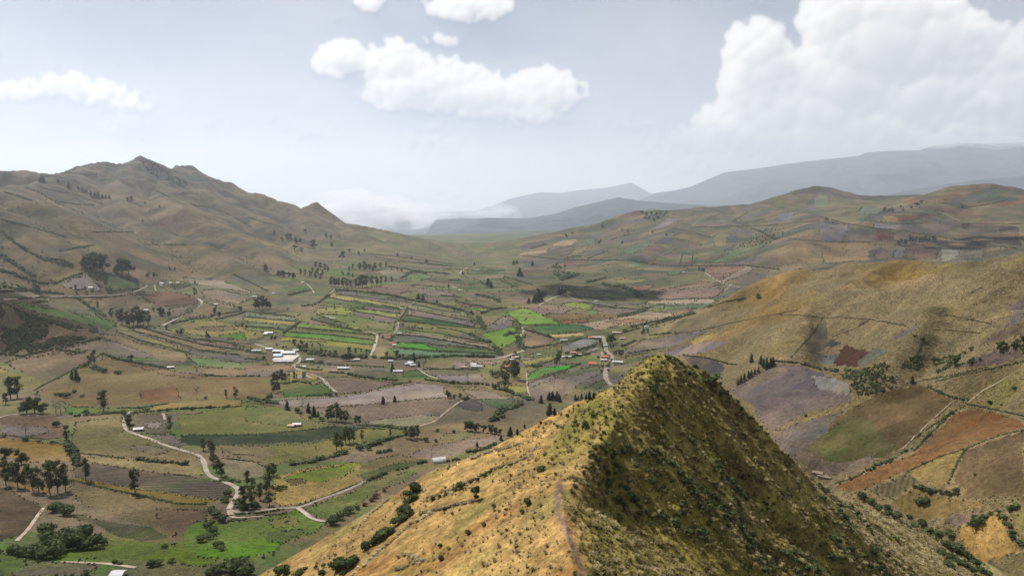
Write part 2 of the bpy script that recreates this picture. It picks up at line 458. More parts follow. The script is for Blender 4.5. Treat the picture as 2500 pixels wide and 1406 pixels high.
EDGE = []
for _px, _py in [(1632, 865), (1605, 867), (1575, 879), (1530, 904), (1480, 942), (1400, 975), (1330, 1010), (1180, 1090), (1040, 1140), (900, 1230), (760, 1310), (610, 1393), (500, 1460), (350, 1560)]:
    _x, _y, _z = ray(_px, _py)
    _Y = -53.0 / ((_z - 0.5 * _x) / _y)
    EDGE.append((_x / _y * _Y, _Y))
EDGE += [(46.0, 163.0), (62.0, 178.0), (130.0, 228.0)]
EDGE = np.array(sorted(EDGE))


def foreground(X, Y):
    xc = 8 + np.clip(Y - 112, 0, 60) * 0.1
    z = -49.0 + 0.5 * np.minimum(X - xc, 0) - 0.52 * np.maximum(X - xc, 0)
    wob = 2.0 * fbm(X / 9, Y / 9, 3, 21)
    # the hollow under the crest
    tb = np.clip(((X - 15) * 36 + (Y - 121) * -6) / (36 ** 2 + 6 ** 2), 0, 1)
    db = np.hypot(X - 15 - 36 * tb, (Y - 121 + 6 * tb) * 0.8)
    z = z - 13.0 * np.exp(-(db / 7.0) ** 2) * np.clip(0.25 + tb * 2, 0, 1)
    z = smax(z, seg_ridge(X + wob, Y - wob, *RIDGES[0]), 1.2)
    z = smax(z, seg_ridge(X + wob, Y - wob, *RIDGES[1]), 1.2)
    e = np.interp(X, EDGE[:, 0], EDGE[:, 1]) - 2.5 + 2.0 * fbm(X / 25, Y / 25, 2, 5)
    t = np.maximum(Y - e, 0)
    z = z - 1.15 * (np.sqrt(t * t + 9) - 3)
    for poly, sl, sr, w in RIDGES[2:]:
        z = smax(z, seg_ridge(X + wob, Y - wob, poly, sl, sr, w), 1.0)
    return z


def height(X, Y, s=None):
    """terrain height (absolute) at world X, Y"""
    r = np.hypot(X, Y)
    az = np.arctan2(X, Y)
    lr = np.log(r)
    if s is None:
        s = base_s(np.clip(az, -0.95, 0.95), np.clip(lr, 3.5, 9.2))
    zb = s * r
    # erosion: gullies and swells on the hills, less on the valley floor
    hill = np.clip((zb + 215) / 120, 0, 1) * np.clip((r - 500) / 900, 0, 1)
    zb = zb + hill * (22 * (ridged(X / 420 + 3, Y / 420, 4, 3) - 0.62) + 7 * fbm(X / 90, Y / 90, 3, 11))
    zb = zb + np.clip((r - 150) / 500, 0.25, 1) * (2.2 * fbm(X / 70, Y / 70, 3, 8) + 0.7 * fbm(X / 18, Y / 18, 2, 9))
    carve = np.where(az < 0, 12.0 + 120.0 * np.clip((r - 1150) / 500, 0, 1), 12.0 + 34.0 * np.clip((r - 1150) / 500, 0, 1)) * np.clip((zb + 225) / 50, 0, 1)
    carve = np.minimum(carve, np.where(az < 0, 0.62, 0.45) * np.maximum(zb + 240, 0)) * np.clip((r - 420) / 200, 0, 1) * np.clip((5200 - r) / 800, 0, 1)
    carve = carve * np.clip(np.maximum((az - 0.10) / 0.08, (r - 1250) / 300), 0, 1)
    zc = zb - carve
    wx = 26 * fbm(X / 210, Y / 210, 3, 201) * np.clip(r / 1800, 0, 1); wy = 26 * fbm(X / 210 + 5, Y / 210, 3, 205) * np.clip(r / 1800, 0, 1)
    for poly, sl, sr, w in MRIDGES:
        m = (X > poly[:, 0].min() - 420) & (X < poly[:, 0].max() + 420) & (Y > poly[:, 1].min() - 420) & (Y < poly[:, 1].max() + 420)
        if m.any():
            zr = seg_ridge(X[m] + wx[m], Y[m] + wy[m], poly, sl, sr, w)
            zc[m] = smax(zc[m], zr, 4.0 + 0.0015 * r[m])
    zc = zc + hill * np.where(az < 0, 38.0, 14.0) * (ridged(X / 190, Y / 190, 4, 77) - 0.64) + np.clip((r - 3300) / 200, 0, 1) * np.clip((0.0 - az) / 0.05, 0, 1) * hill * 10 * (ridged(X / 60, Y / 60, 3, 79) - 0.6)
    sx, sy, sz_ = wpt(380, 395, 3560)
    crag = np.clip(1.25 - np.hypot((X - sx) / 420, (Y - sy) / 420), 0, 1)
    zc = zc + crag * (34 * (ridged(X / 75, Y / 75, 4, 91) - 0.58))
    zb = zc
    hc_ = np.clip((zb + 200) / 50, 0, 1) * np.clip((r - 330) / 150, 0, 1) * np.clip((1250 - r) / 200, 0, 1) * np.clip((az - 0.12) / 0.06, 0, 1)
    zb = zb + hc_ * (36 * (ridged(X / 160, Y / 160, 4, 401) - 0.66) + 13 * (ridged(X / 62 + 3, Y / 62, 3, 413) - 0.62) + 3 * fbm(X / 30, Y / 30, 3, 411))
    near = r < 420
    if near.any():
        zf = foreground(X[near], Y[near])
        rough = 1.5 * fbm(X[near] / 7, Y[near] / 7, 3, 30) + 0.6 * fbm(X[near] / 2.2, Y[near] / 2.2, 3, 33, 0.6)
        cx_ = np.interp(Y[near], [60, 110, 120, 136, 146, 158, 200], [8, 10, 13, 22, 28.5, 36.5, 58])
        steep = np.clip((X[near] - cx_ - 1) / 10, 0, 1) * np.clip((Y[near] - 112) / 10, 0, 1) * np.clip((120 - X[near]) / 50, 0, 1)
        al = 0.88 * X[near] - 0.47 * Y[near]; ac = 0.47 * X[near] + 0.88 * Y[near]
        rough = rough * (0.35 + 0.65 * steep) + steep * (10.0 * (ridged(ac / 12 + 0.3, al / 70, 2, 41) - 0.74) + 2.0 * (ridged(ac / 5, al / 22, 2, 45) - 0.6))
        zb = zb.copy()
        zb[near] = smax(zb[near], zf + rough, 3.0)
        FGMASK = zf + rough > zb[near] - 2.0
        fm = np.zeros(X.shape, bool); fm[near] = FGMASK
    else:
        fm = np.zeros(X.shape, bool)
    return zb + ZC, fm


# fine polar sheet in front of the viewer
NA, NR = 930, 960
AZ = np.radians(np.linspace(-46.5, 46.5, NA))
LR = np.linspace(math.log(44.0), math.log(7200.0), NR)
cu, cv = np.meshgrid(np.linspace(AZ[0], AZ[-1], 240), np.linspace(LR[0], LR[-1], 260))
cs = base_s(cu, cv)


def upsample(cs, nr, na):
    a = np.linspace(0, cs.shape[0] - 1, nr); b = np.linspace(0, cs.shape[1] - 1, na)
    i = np.minimum(a.astype(int), cs.shape[0] - 2); j = np.minimum(b.astype(int), cs.shape[1] - 2)
    fa = (a - i)[:, None]; fb = (b - j)[None, :]
    return (cs[i][:, j] * (1 - fb) + cs[i][:, j + 1] * fb) * (1 - fa) + (cs[i + 1][:, j] * (1 - fb) + cs[i + 1][:, j + 1] * fb) * fa


GS = upsample(cs, NR, NA)
GA, GL = np.meshgrid(AZ, LR)
GR = np.exp(GL)
GX = GR * np.sin(GA); GY = GR * np.cos(GA)
GZ, GFG = height(GX, GY, GS)
GT = (GZ - ZC) / GR
GR1 = np.exp(LR)


def zat(x, y):
    """height of the sheet at world x, y (bilinear)"""
    x = np.asarray(x, float); y = np.asarray(y, float)
    u = (np.arctan2(x, y) - AZ[0]) / (AZ[1] - AZ[0]); v = (np.log(np.hypot(x, y)) - LR[0]) / (LR[1] - LR[0])
    i = np.clip(v.astype(int), 0, NR - 2); j = np.clip(u.astype(int), 0, NA - 2)
    fv = np.clip(v - i, 0, 1); fu = np.clip(u - j, 0, 1)
    return (GZ[i, j] * (1 - fu) + GZ[i, j + 1] * fu) * (1 - fv) + (GZ[i + 1, j] * (1 - fu) + GZ[i + 1, j + 1] * fu) * fv


def hit(px, py):
    """where the line of sight through a photograph pixel meets the ground"""
    x, y, z = ray(px, py)
    az = math.atan2(x, y)
    t = z / math.hypot(x, y)
    u = (az - AZ[0]) / (AZ[1] - AZ[0])
    j = int(min(max(u, 0), NA - 2)); f = min(max(u - j, 0), 1)
    col = GT[:, j] * (1 - f) + GT[:, j + 1] * f
    k = int(np.argmax(col >= t))
    if col[k] < t:
        return None
    if k == 0:
        r = GR1[0]
    else:
        g = (t - col[k - 1]) / max(col[k] - col[k - 1], 1e-9)
        r = GR1[k - 1] + (GR1[k] - GR1[k - 1]) * g
    X, Y = r * math.sin(az), r * math.cos(az)
    return (X, Y, float(zat(np.array([X]), np.array([Y]))[0]))


def dens(pts, step=14.0, closed=False):
    out = []
    n = len(pts)
    for i in range(n if closed else n - 1):
        a, b = pts[i], pts[(i + 1) % n]
        m = max(1, int(math.hypot(b[0] - a[0], b[1] - a[1]) / step))
        for q in range(m):
            out.append((a[0] + (b[0] - a[0]) * q / m, a[1] + (b[1] - a[1]) * q / m))
    if not closed:
        out.append(pts[-1])
    return out


def ground_line(reg, pts, step=10.0, tol=1.35):
    h = [hit(*p) for p in dens(zp(reg, pts), step)]
    h = [p for p in h if p]
    if not h:
        return []
    med = np.median([math.hypot(p[0], p[1]) for p in h])
    return [p for p in h if med / 2.2 < math.hypot(p[0], p[1]) < med * 2.2]

# ------------------------------------------------------------------ ground materials
def fieldcol(rgb):
    c = np.array(srgb(*rgb))
    g = c.mean()
    green = max(0.0, min(1.0, (c[1] - c[0]) / max(g, 1e-4) * 4))
    c = g + (c - g) * (1.10 + 0.06 * green)
    c = c * (g / 0.2) ** 0.7
    return np.maximum(c * (0.96 + 0.5 * green * max(0.0, min(1.0, 1.25 - 4.0 * g))), 0.004) * KALB * np.array((0.86, 0.95, 0.99))


def land_material():
    m = bpy.data.materials.new('land')
    m.use_nodes = True
    t = m.node_tree
    t.nodes.clear()
    L = t.links.new
    out = nd(t, 'ShaderNodeOutputMaterial')
    bs = nd(t, 'ShaderNodeBsdfPrincipled', inp={'Roughness': 0.92, 'Specular IOR Level': 0.12})
    a = nd(t, 'ShaderNodeAttribute', attribute_name='col')
    fu = nd(t, 'ShaderNodeAttribute', attribute_name='furrow')
    ro = nd(t, 'ShaderNodeAttribute', attribute_name='rough')
    geo = nd(t, 'ShaderNodeNewGeometry')
    pos = geo.outputs['Position']

    def noise(scale, detail, rough=0.55):
        n = nd(t, 'ShaderNodeTexNoise', inp={'Scale': scale, 'Detail': detail, 'Roughness': rough})
        L(pos, n.inputs['Vector'])
        return n
    n1 = noise(0.022, 6.0, 0.62)
    n2 = noise(0.42, 5.0, 0.65)
    n3 = noise(0.11, 4.0)

    def mr(src, a0, a1, b0, b1):
        n = nd(t, 'ShaderNodeMapRange', inp={'From Min': a0, 'From Max': a1, 'To Min': b0, 'To Max': b1})
        L(src, n.inputs['Value'])
        return n.outputs[0]

    def mul(x, y):
        n = nd(t, 'ShaderNodeMath', operation='MULTIPLY')
        for i, v in enumerate((x, y)):
            if isinstance(v, float):
                n.inputs[i].default_value = v
            else:
                L(v, n.inputs[i])
        return n.outputs[0]
    b1 = mr(n1.outputs['Fac'], 0.3, 0.7, 0.74, 1.26)
    b3 = mr(n3.outputs['Fac'], 0.3, 0.7, 0.82, 1.18)
    # tussocks and scrub: strong speckle where the ground is rough
    b2r = mr(n2.outputs['Fac'], 0.34, 0.66, 0.45, 1.5)
    b2s = mr(n2.outputs['Fac'], 0.3, 0.7, 0.62, 1.38)
    mx = nd(t, 'ShaderNodeMix', data_type='FLOAT')
    L(ro.outputs['Fac'], mx.inputs['Factor']); L(b2s, mx.inputs[2]); L(b2r, mx.inputs[3])
    # furrows
    sf = nd(t, 'ShaderNodeSeparateXYZ')
    L(fu.outputs['Vector'], sf.inputs[0])
    cb = nd(t, 'ShaderNodeCombineXYZ')
    L(sf.outputs[0], cb.inputs[0]); L(sf.outputs[1], cb.inputs[1])
    wv = nd(t, 'ShaderNodeVectorMath', operation='MULTIPLY_ADD', inp={1: (1.6, 1.6, 0)})
    L(n3.outputs['Color'], wv.inputs[0]); L(pos, wv.inputs[2])
    dt = nd(t, 'ShaderNodeVectorMath', operation='DOT_PRODUCT')
    L(cb.outputs[0], dt.inputs[0]); L(wv.outputs[0], dt.inputs[1])
    sn = nd(t, 'ShaderNodeMath', operation='SINE')
    L(dt.outputs['Value'], sn.inputs[0])
    fs = mul(sn.outputs[0], sf.outputs[2])
    f1 = nd(t, 'ShaderNodeMath', operation='ADD', inp={1: 1.0})
    L(fs, f1.inputs[0])
    n5 = noise(1.7, 3.0, 0.7)
    b5 = mr(n5.outputs['Fac'], 0.3, 0.7, 0.62, 1.38)
    k = mul(mul(mul(b1, b3), mul(mx.outputs[0], f1.outputs[0])), b5)
    # streaks of dry straw and of bare earth over the base colour
    hue = nd(t, 'ShaderNodeMix', data_type='RGBA', blend_type='MIX')
    n4 = noise(0.009, 5.0, 0.6)
    hf = mr(n4.outputs['Fac'], 0.45, 0.72, 0.0, 0.34)
    L(hf, hue.inputs['Factor']); L(a.outputs['Color'], hue.inputs[6])
    hue.inputs[7].default_value = (0.30, 0.20, 0.105, 1)
    vm = nd(t, 'ShaderNodeVectorMath', operation='SCALE')
    L(hue.outputs[2], vm.inputs[0]); L(k, vm.inputs['Scale'])
    L(vm.outputs[0], bs.inputs['Base Color'])
    hs = nd(t, 'ShaderNodeMath', operation='MULTIPLY_ADD', inp={2: 0.0})
    rk = nd(t, 'ShaderNodeMath', operation='MULTIPLY_ADD', inp={1: 0.9, 2: 0.12})
    L(ro.outputs['Fac'], rk.inputs[0])
    L(n2.outputs['Fac'], hs.inputs[0]); L(rk.outputs[0], hs.inputs[1])
    ha = nd(t, 'ShaderNodeMath', operation='MULTIPLY_ADD', inp={1: 0.15})
    L(fs, ha.inputs[0]); L(hs.outputs[0], ha.inputs[2])
    bp = nd(t, 'ShaderNodeBump', inp={'Strength': 0.9, 'Distance': 1.5})
    L(ha.outputs[0], bp.inputs['Height'])
    L(bp.outputs[0], bs.inputs['Normal'])
    L(bs.outputs[0], out.inputs[0])
    return m


LAND = land_material()
KALB = 0.285
KFG = 0.54


def cells(X, Y, size, aspect, ang, warp, seed, edge=False):
    """irregular patchwork: the nearest of jittered grid points; returns a random number for each cell"""
    c, s = math.cos(ang), math.sin(ang)
    x = X + warp * fbm(X / size / 1.5, Y / size / 1.5, 2, seed); y = Y + warp * fbm(X / size / 1.5 + 7, Y / size / 1.5, 2, seed + 3)
    u = (c * x + s * y) / (size * aspect); v = (-s * x + c * y) / size
    ui = np.floor(u).astype(int); vi = np.floor(v).astype(int)
    bd = np.full(X.shape, 1e9); b2 = np.full(X.shape, 1e9); bi = np.zeros(X.shape)
    for du in (-1, 0, 1):
        for dv in (-1, 0, 1):
            a = ui + du; b = vi + dv
            jx = _LAT[(a * 7 + seed) & 255, (b * 3 + 11) & 255]; jy = _LAT[(a * 5 + 29) & 255, (b * 13 + seed) & 255]
            dx = np.abs(u - a - 0.2 - 0.6 * jx); dy = np.abs(v - b - 0.2 - 0.6 * jy)
            d = np.maximum(dx, dy) + 0.25 * np.minimum(dx, dy)
            cid = _LAT[(a * 11 + 3 * b + seed) & 255, (b * 17 + a + 5) & 255]
            m = d < bd
            b2 = np.where(m, bd, np.minimum(b2, d)); bd = np.where(m, d, bd); bi = np.where(m, cid, bi)
    if edge:
        return bi, (b2 - bd) * size
    return bi


def pal(ids, colours):
    P = np.array([fieldcol(c) for c in colours]) / KALB
    return P[np.minimum((ids * len(P)).astype(int), len(P) - 1)]


def mixc(a, b, t):
    return a * (1 - t[:, None]) + b * t[:, None]


def crest_x(Y):
    """where the foreground crest runs"""
    return np.interp(Y, [60, 110, 120, 136, 146, 158, 200], [8, 10, 13, 22, 28.5, 36.5, 58])


def base_colours(X, Y, Z, FG):
    """the land's own colours where no single field has been mapped"""
    n = len(X)
    zr = Z - ZC
    r = np.hypot(X, Y); az = np.degrees(np.arctan2(X, Y))
    A = lambda *c: np.tile(np.array(srgb(*c)), (n, 1))
    big = fbm(X / 300, Y / 300, 4, 50) + 0.5
    mid = fbm(X / 60, Y / 60, 4, 55) + 0.5
    # left mountain: dry grass, grey green scrub
    ang = 0.4
    moun = mixc(A(160, 138, 100), A(90, 94, 74), np.clip((big - 0.44) * 6, 0, 1))
    moun = mixc(moun, pal(cells(X, Y, 95, 1.7, 0.9, 40, 60), [(150, 130, 95), (128, 120, 88), (108, 106, 82), (120, 112, 96), (156, 124, 92), (132, 118, 84)]), np.full(n, 0.55))
    sx, sy, sz_ = wpt(380, 395, 3560)
    moun = mixc(moun, A(104, 106, 104), np.clip(1.2 - np.hypot((X - sx) / 380, (Y - sy) / 380), 0, 1) * np.clip((fbm(X / 40, Y / 40, 4, 57) + 0.42) * 2, 0, 0.9))
    moun = mixc(moun, A(104, 110, 108), np.clip((zr + 20) / 120, 0, 0.65))
    moun = mixc(moun, A(78, 84, 62), np.clip((mid - 0.56) * 6, 0, 0.8))
    # right hills: patchwork of small plots
    pid, pedge = cells(X, Y, 82, 1.5, -0.35, 35, 70, True)
    plots = pal(pid, [(138, 122, 92), (118, 116, 84), (128, 118, 116), (150, 128, 98), (112, 122, 88), (126, 110, 112),
                                                    (140, 108, 92), (120, 124, 92), (146, 134, 96), (104, 112, 86)])
    plots = mixc(plots, A(92, 104, 72), np.clip((mid - 0.66) * 6, 0, 0.8))
    plots = mixc(plots, A(66, 76, 50), np.clip(1.3 - pedge / 4, 0, 0.8) * (fbm(X / 150, Y / 150, 2, 75) > -0.08))
    # valley floor
    fid_, fedge = cells(X, Y, 32, 4.2, 0.15, 16, 80, True)
    floor = pal(fid_, [(116, 142, 66), (104, 130, 66), (150, 130, 108), (128, 134, 82), (140, 124, 116), (152, 142, 92), (118, 132, 76), (150, 128, 98), (134, 124, 104), (112, 122, 80)])
    floor = mixc(floor, A(150, 132, 92), np.clip((mid - 0.45) * 3, 0, 0.5))
    floor = mixc(floor, A(62, 74, 44), np.clip(1.3 - fedge / 3, 0, 0.85) * (r > 900) * (fbm(X / 90, Y / 90, 2, 85) > -0.12))
    # near right hill: straw tussock
    tus = mixc(A(164, 146, 104), A(130, 122, 82), np.clip((big - 0.40) * 4, 0, 1))
    tus = mixc(tus, A(176, 140, 76), np.clip((fbm(X / 120, Y / 120, 3, 90) + 0.5 - 0.52) * 5, 0, 0.8))
    # plain far beyond the gorge
    plain = pal(cells(X, Y, 190, 1.8, 0.3, 60, 100), [(126, 140, 92), (112, 130, 84), (140, 142, 100), (98, 118, 78), (130, 136, 96), (90, 106, 70)])
    c = floor
    left = np.clip((-az - 3 + (r - 1500) / 260) / 4, 0, 1) * np.clip((zr + 232) / 22, 0, 1) * (az < 5) * (r > 1250)
    c = mixc(c, moun, left)
    right = np.clip((r - 1750) / 300, 0, 1) * np.clip((az + 0.5) / 1.5, 0, 1)
    right = np.maximum(right, np.clip((az - 17) / 3, 0, 1) * np.clip((r - 1350) / 200, 0, 1))
    c = mixc(c, plots, right)
    c = mixc(c, plain, np.clip((r - 4350) / 300, 0, 1))
    hc = np.clip((az - 9) / 3, 0, 1) * np.clip((zr + 205) / 25, 0, 1) * (r < 1330) * (r > 240)
    c = mixc(c, tus, hc)
    spur = (az < -24) & (r > 820) & (r < 1150) & (zr > -192)
    sp = spur.astype(float)
    c = mixc(c, mixc(A(72, 66, 48), A(98, 80, 62), np.clip((mid - 0.45) * 4, 0, 1)), sp)
    rough = np.clip(hc * 0.8 + sp + left * 0.45 + right * 0.12, 0, 1)
    # foreground hill
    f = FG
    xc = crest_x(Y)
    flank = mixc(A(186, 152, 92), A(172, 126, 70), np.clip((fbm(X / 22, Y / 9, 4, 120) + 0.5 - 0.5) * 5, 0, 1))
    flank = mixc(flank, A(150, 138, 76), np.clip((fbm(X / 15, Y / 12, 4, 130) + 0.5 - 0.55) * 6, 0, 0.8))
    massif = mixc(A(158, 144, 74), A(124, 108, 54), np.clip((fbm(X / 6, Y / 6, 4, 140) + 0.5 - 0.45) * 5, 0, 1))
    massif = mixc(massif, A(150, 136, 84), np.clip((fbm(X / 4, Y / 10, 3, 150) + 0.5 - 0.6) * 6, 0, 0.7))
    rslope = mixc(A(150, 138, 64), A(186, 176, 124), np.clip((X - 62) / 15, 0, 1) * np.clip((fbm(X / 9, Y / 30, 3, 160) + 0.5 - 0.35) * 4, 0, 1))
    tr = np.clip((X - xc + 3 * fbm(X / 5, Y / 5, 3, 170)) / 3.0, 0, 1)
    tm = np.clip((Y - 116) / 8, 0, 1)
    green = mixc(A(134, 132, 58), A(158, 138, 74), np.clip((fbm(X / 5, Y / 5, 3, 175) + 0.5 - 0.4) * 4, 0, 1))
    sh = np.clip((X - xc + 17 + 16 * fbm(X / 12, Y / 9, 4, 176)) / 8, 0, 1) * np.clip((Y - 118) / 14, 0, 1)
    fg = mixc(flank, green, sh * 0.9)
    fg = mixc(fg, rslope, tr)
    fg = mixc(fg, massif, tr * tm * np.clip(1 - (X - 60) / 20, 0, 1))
    # worn earth along the path on the saddle
    pth = np.clip(1.4 - np.abs(X - 8.3 - 0.9 * np.sin(Y / 6) - 0.8 * fbm(Y / 3, X / 9, 2, 181)) / 0.55, 0, 1) * (Y < 116) * np.clip((fbm(X / 1.5, Y / 3, 3, 180) + 0.62) * 1.3, 0, 1)
    fg = mixc(fg, A(138, 114, 100), pth)
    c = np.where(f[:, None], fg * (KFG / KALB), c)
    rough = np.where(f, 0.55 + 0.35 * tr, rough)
    return c * KALB, rough


# ------------------------------------------------------------------ fields, read off the photograph and laid on the ground
FIELDS = []
SOFT = []


def F(reg, pts, rgb, fur=None):
    (SOFT if fur == 0 and not isinstance(fur, tuple) and reg in 'abdh' else FIELDS).append((reg, pts, rgb, fur))


# far left mountain
F('a', [(0, 430), (200, 520), (450, 630), (700, 740), (880, 870), (700, 840), (400, 730), (0, 600)], (106, 102, 76), 0)
F('a', [(40, 420), (100, 430), (450, 560), (640, 640), (780, 740), (900, 850), (940, 890), (880, 860), (640, 690), (400, 580), (200, 490)], (172, 140, 88), 0)
F('a', [(680, 620), (860, 540), (1010, 570), (1030, 740), (850, 760), (700, 680)], (116, 114, 94), 0)
F('a', [(860, 770), (1150, 765), (1120, 830), (940, 890)], (146, 106, 88), 0)
F('a', [(1020, 610), (1190, 690), (1040, 740)], (120, 110, 116), 0)
F('a', [(1270, 590), (1560, 560), (1590, 620), (1400, 680), (1290, 640)], (140, 112, 92), 0)
F('a', [(880, 1120), (980, 1140), (1200, 1210), (1150, 1250), (960, 1240)], (92, 114, 68))
F('a', [(510, 1200), (720, 1120), (900, 1240), (780, 1260), (560, 1230)], (164, 148, 142))
F('a', [(1460, 1220), (1600, 1200), (1660, 1210), (1520, 1260)], (78, 98, 60))
F('a', [(1360, 1170), (1500, 1160), (1660, 1205), (1460, 1215)], (120, 122, 80))
F('a', [(1570, 1150), (1900, 1180), (2200, 1290), (1900, 1240), (1680, 1215)], (176, 154, 136))
F('a', [(0, 880), (200, 1000), (460, 1100), (700, 1110), (500, 1190), (250, 1100), (0, 950)], (156, 130, 92), 0)
F('a', [(1680, 900), (1790, 880), (1800, 1130), (1690, 1130)], (140, 124, 84), 0)
F('a', [(2080, 1140), (2140, 1120), (2280, 1200), (2200, 1230)], (138, 138, 128), 0)
F('b', [(240, 390), (290, 375), (370, 480), (320, 510), (240, 470)], (84, 96, 82), 0)
F('b', [(430, 790), (500, 770), (600, 840), (580, 870), (440, 830)], (126, 130, 110), 0)
F('b', [(230, 700), (330, 660), (420, 720), (390, 790), (300, 760)], (186, 156, 112), 0)
F('b', [(540, 750), (680, 735), (830, 830), (820, 880), (640, 860)], (150, 130, 96), 0)
F('b', [(900, 620), (1010, 610), (1200, 720), (1400, 790), (1200, 770), (1000, 720)], (150, 132, 96), 0)
F('b', [(1130, 920), (1200, 900), (1390, 940), (1300, 990), (1190, 975)], (150, 142, 124))
F('b', [(1000, 1070), (1330, 1020), (1470, 1060), (1380, 1100), (1290, 1130), (1080, 1100)], (158, 122, 104))
F('b', [(1370, 960), (1500, 940), (1620, 960), (1500, 1010), (1400, 1000)], (136, 146, 88))
F('b', [(1500, 1060), (1730, 1100), (1800, 1130), (1600, 1140), (1480, 1100)], (150, 134, 122))
F('b', [(330, 1180), (460, 1120), (620, 1140), (600, 1200), (480, 1225), (350, 1200)], (126, 120, 104), 0)
F('b', [(1720, 900), (1850, 910), (2100, 900), (2050, 930), (1800, 940)], (140, 142, 92))
F('b', [(1880, 960), (2230, 950), (2200, 990), (1900, 985)], (146, 138, 104))
F('b', [(1960, 1000), (2220, 1000), (2300, 1050), (2100, 1060)], (134, 136, 90))
# the far right hills
F('c', [(500, 700), (600, 660), (720, 650), (720, 690), (560, 700)], (186, 162, 122))
F('c', [(490, 720), (700, 690), (710, 720), (640, 800), (500, 780)], (126, 116, 94))
F('c', [(730, 690), (860, 640), (920, 690), (720, 710)], (118, 134, 102))
F('c', [(720, 720), (850, 700), (800, 760), (640, 800)], (150, 134, 92))
F('c', [(210, 770), (480, 730), (480, 760), (250, 785)], (186, 160, 126))
F('c', [(1120, 750), (1340, 640), (1350, 700), (1200, 780)], (108, 130, 96))
F('c', [(1400, 690), (1560, 590), (1640, 580), (1500, 680)], (122, 116, 126))
F('c', [(1370, 560), (1530, 470), (1640, 470), (1450, 560)], (150, 140, 146))
F('c', [(1440, 780), (1720, 630), (1690, 690), (1500, 780)], (106, 116, 100))
F('c', [(1890, 700), (1930, 600), (2050, 600), (2000, 710)], (152, 136, 94))
F('c', [(2010, 710), (2040, 600), (2100, 590), (2090, 740), (2020, 740)], (112, 110, 116))
F('c', [(1650, 560), (1890, 420), (1900, 410), (1720, 540)], (126, 140, 110))
F('c', [(1680, 395), (1900, 372), (2090, 372), (1900, 402)], (118, 116, 120))
F('c', [(1800, 500), (2060, 490), (2140, 520), (1800, 545)], (136, 118, 116))
F('c', [(1860, 850), (2000, 780), (2300, 680), (2400, 680), (2250, 740), (1950, 850)], (116, 130, 90))
F('c', [(1340, 1110), (1800, 1010), (2000, 1030), (1850, 1060), (1500, 1130)], (152, 112, 100))
F('c', [(1500, 1130), (1900, 1070), (2000, 1090), (1900, 1140), (1520, 1140)], (130, 140, 110))
F('c', [(1830, 880), (2180, 880), (1950, 1000), (1840, 940)], (152, 112, 100))
F('c', [(2180, 880), (2300, 890), (2000, 1020), (1960, 1000)], (160, 142, 136))
F('c', [(650, 1060), (1000, 1040), (1250, 1130), (1330, 1155), (700, 1150)], (112, 118, 96))
F('c', [(1200, 1050), (1330, 1030), (1400, 1040), (1330, 1090), (1230, 1090)], (156, 116, 104))
F('c', [(1510, 930), (1620, 920), (1640, 940), (1530, 960)], (112, 134, 96))
F('c', [(1150, 860), (1260, 845), (1290, 880), (1180, 890)], (122, 158, 116))
F('c', [(1070, 1000), (1330, 980), (1300, 1020), (1090, 1030)], (146, 148, 92))
F('c', [(560, 860), (680, 840), (640, 880), (580, 880)], (170, 116, 88))
F('c', [(960, 870), (1130, 860), (1150, 900), (1000, 930)], (140, 134, 110))
F('d', [(140, 1050), (480, 820), (730, 730), (715, 840), (720, 1060), (400, 1080)], (170, 140, 104), 0)
F('d', [(720, 680), (970, 700), (900, 840), (720, 830)], (138, 128, 132))
F('d', [(970, 720), (1160, 740), (1170, 840), (900, 840)], (120, 114, 108))
F('d', [(1185, 740), (1340, 760), (1330, 830), (1180, 835)], (140, 84, 78))
F('d', [(1350, 760), (1500, 780), (1380, 830), (1340, 830)], (154, 122, 110))
F('d', [(730, 850), (1150, 850), (1140, 1000), (740, 1030)], (168, 138, 102))
F('d', [(1160, 850), (1250, 860), (1180, 1000), (1140, 1000)], (110, 104, 92))
F('d', [(1250, 860), (1370, 860), (1340, 980), (1200, 1000)], (136, 120, 100))
F('d', [(1350, 870), (1430, 880), (1420, 990), (1340, 980)], (130, 124, 126))
F('d', [(1430, 880), (1700, 850), (1730, 990), (1450, 1000)], (126, 94, 80))
F('d', [(1740, 910), (1930, 910), (1870, 1000), (1750, 1010)], (152, 150, 138))
F('d', [(1900, 920), (2120, 920), (2110, 980), (1880, 1000)], (130, 120, 108))
F('d', [(1740, 840), (1940, 850), (1930, 900), (1740, 900)], (142, 120, 104))
F('d', [(1950, 860), (2130, 880), (2110, 920), (1950, 900)], (120, 90, 74))
F('d', [(2140, 890), (2300, 900), (2320, 950), (2120, 970)], (142, 122, 94))
F('d', [(1930, 680), (2010, 690), (1950, 740)], (112, 80, 68))
F('d', [(1990, 700), (2240, 710), (2200, 850), (1940, 820)], (126, 110, 88))
F('d', [(2250, 700), (2400, 720), (2420, 890), (2200, 850)], (96, 74, 68))
F('d', [(1180, 680), (1390, 700), (1370, 740), (1180, 730)], (150, 144, 148))
F('d', [(860, 655), (1170, 680), (1170, 720), (1000, 700)], (154, 126, 94))
F('d', [(1400, 700), (1900, 670), (1750, 790), (1400, 740)], (134, 120, 118))
F('d', [(1230, 620), (1380, 640), (1370, 680), (1240, 670)], (168, 136, 90))
F('d', [(1380, 620), (1560, 610), (1530, 650), (1380, 670)], (152, 100, 80))
F('d', [(1560, 610), (1750, 600), (1650, 640), (1530, 650)], (130, 84, 74))
F('d', [(560, 555), (700, 420), (720, 430), (660, 550)], (106, 108, 112))
F('d', [(660, 550), (720, 430), (810, 450), (760, 550)], (128, 146, 110))
F('d', [(760, 550), (820, 450), (960, 480), (1000, 540)], (148, 136, 98))
F('d', [(240, 530), (330, 460), (700, 420), (560, 555)], (142, 130, 88))
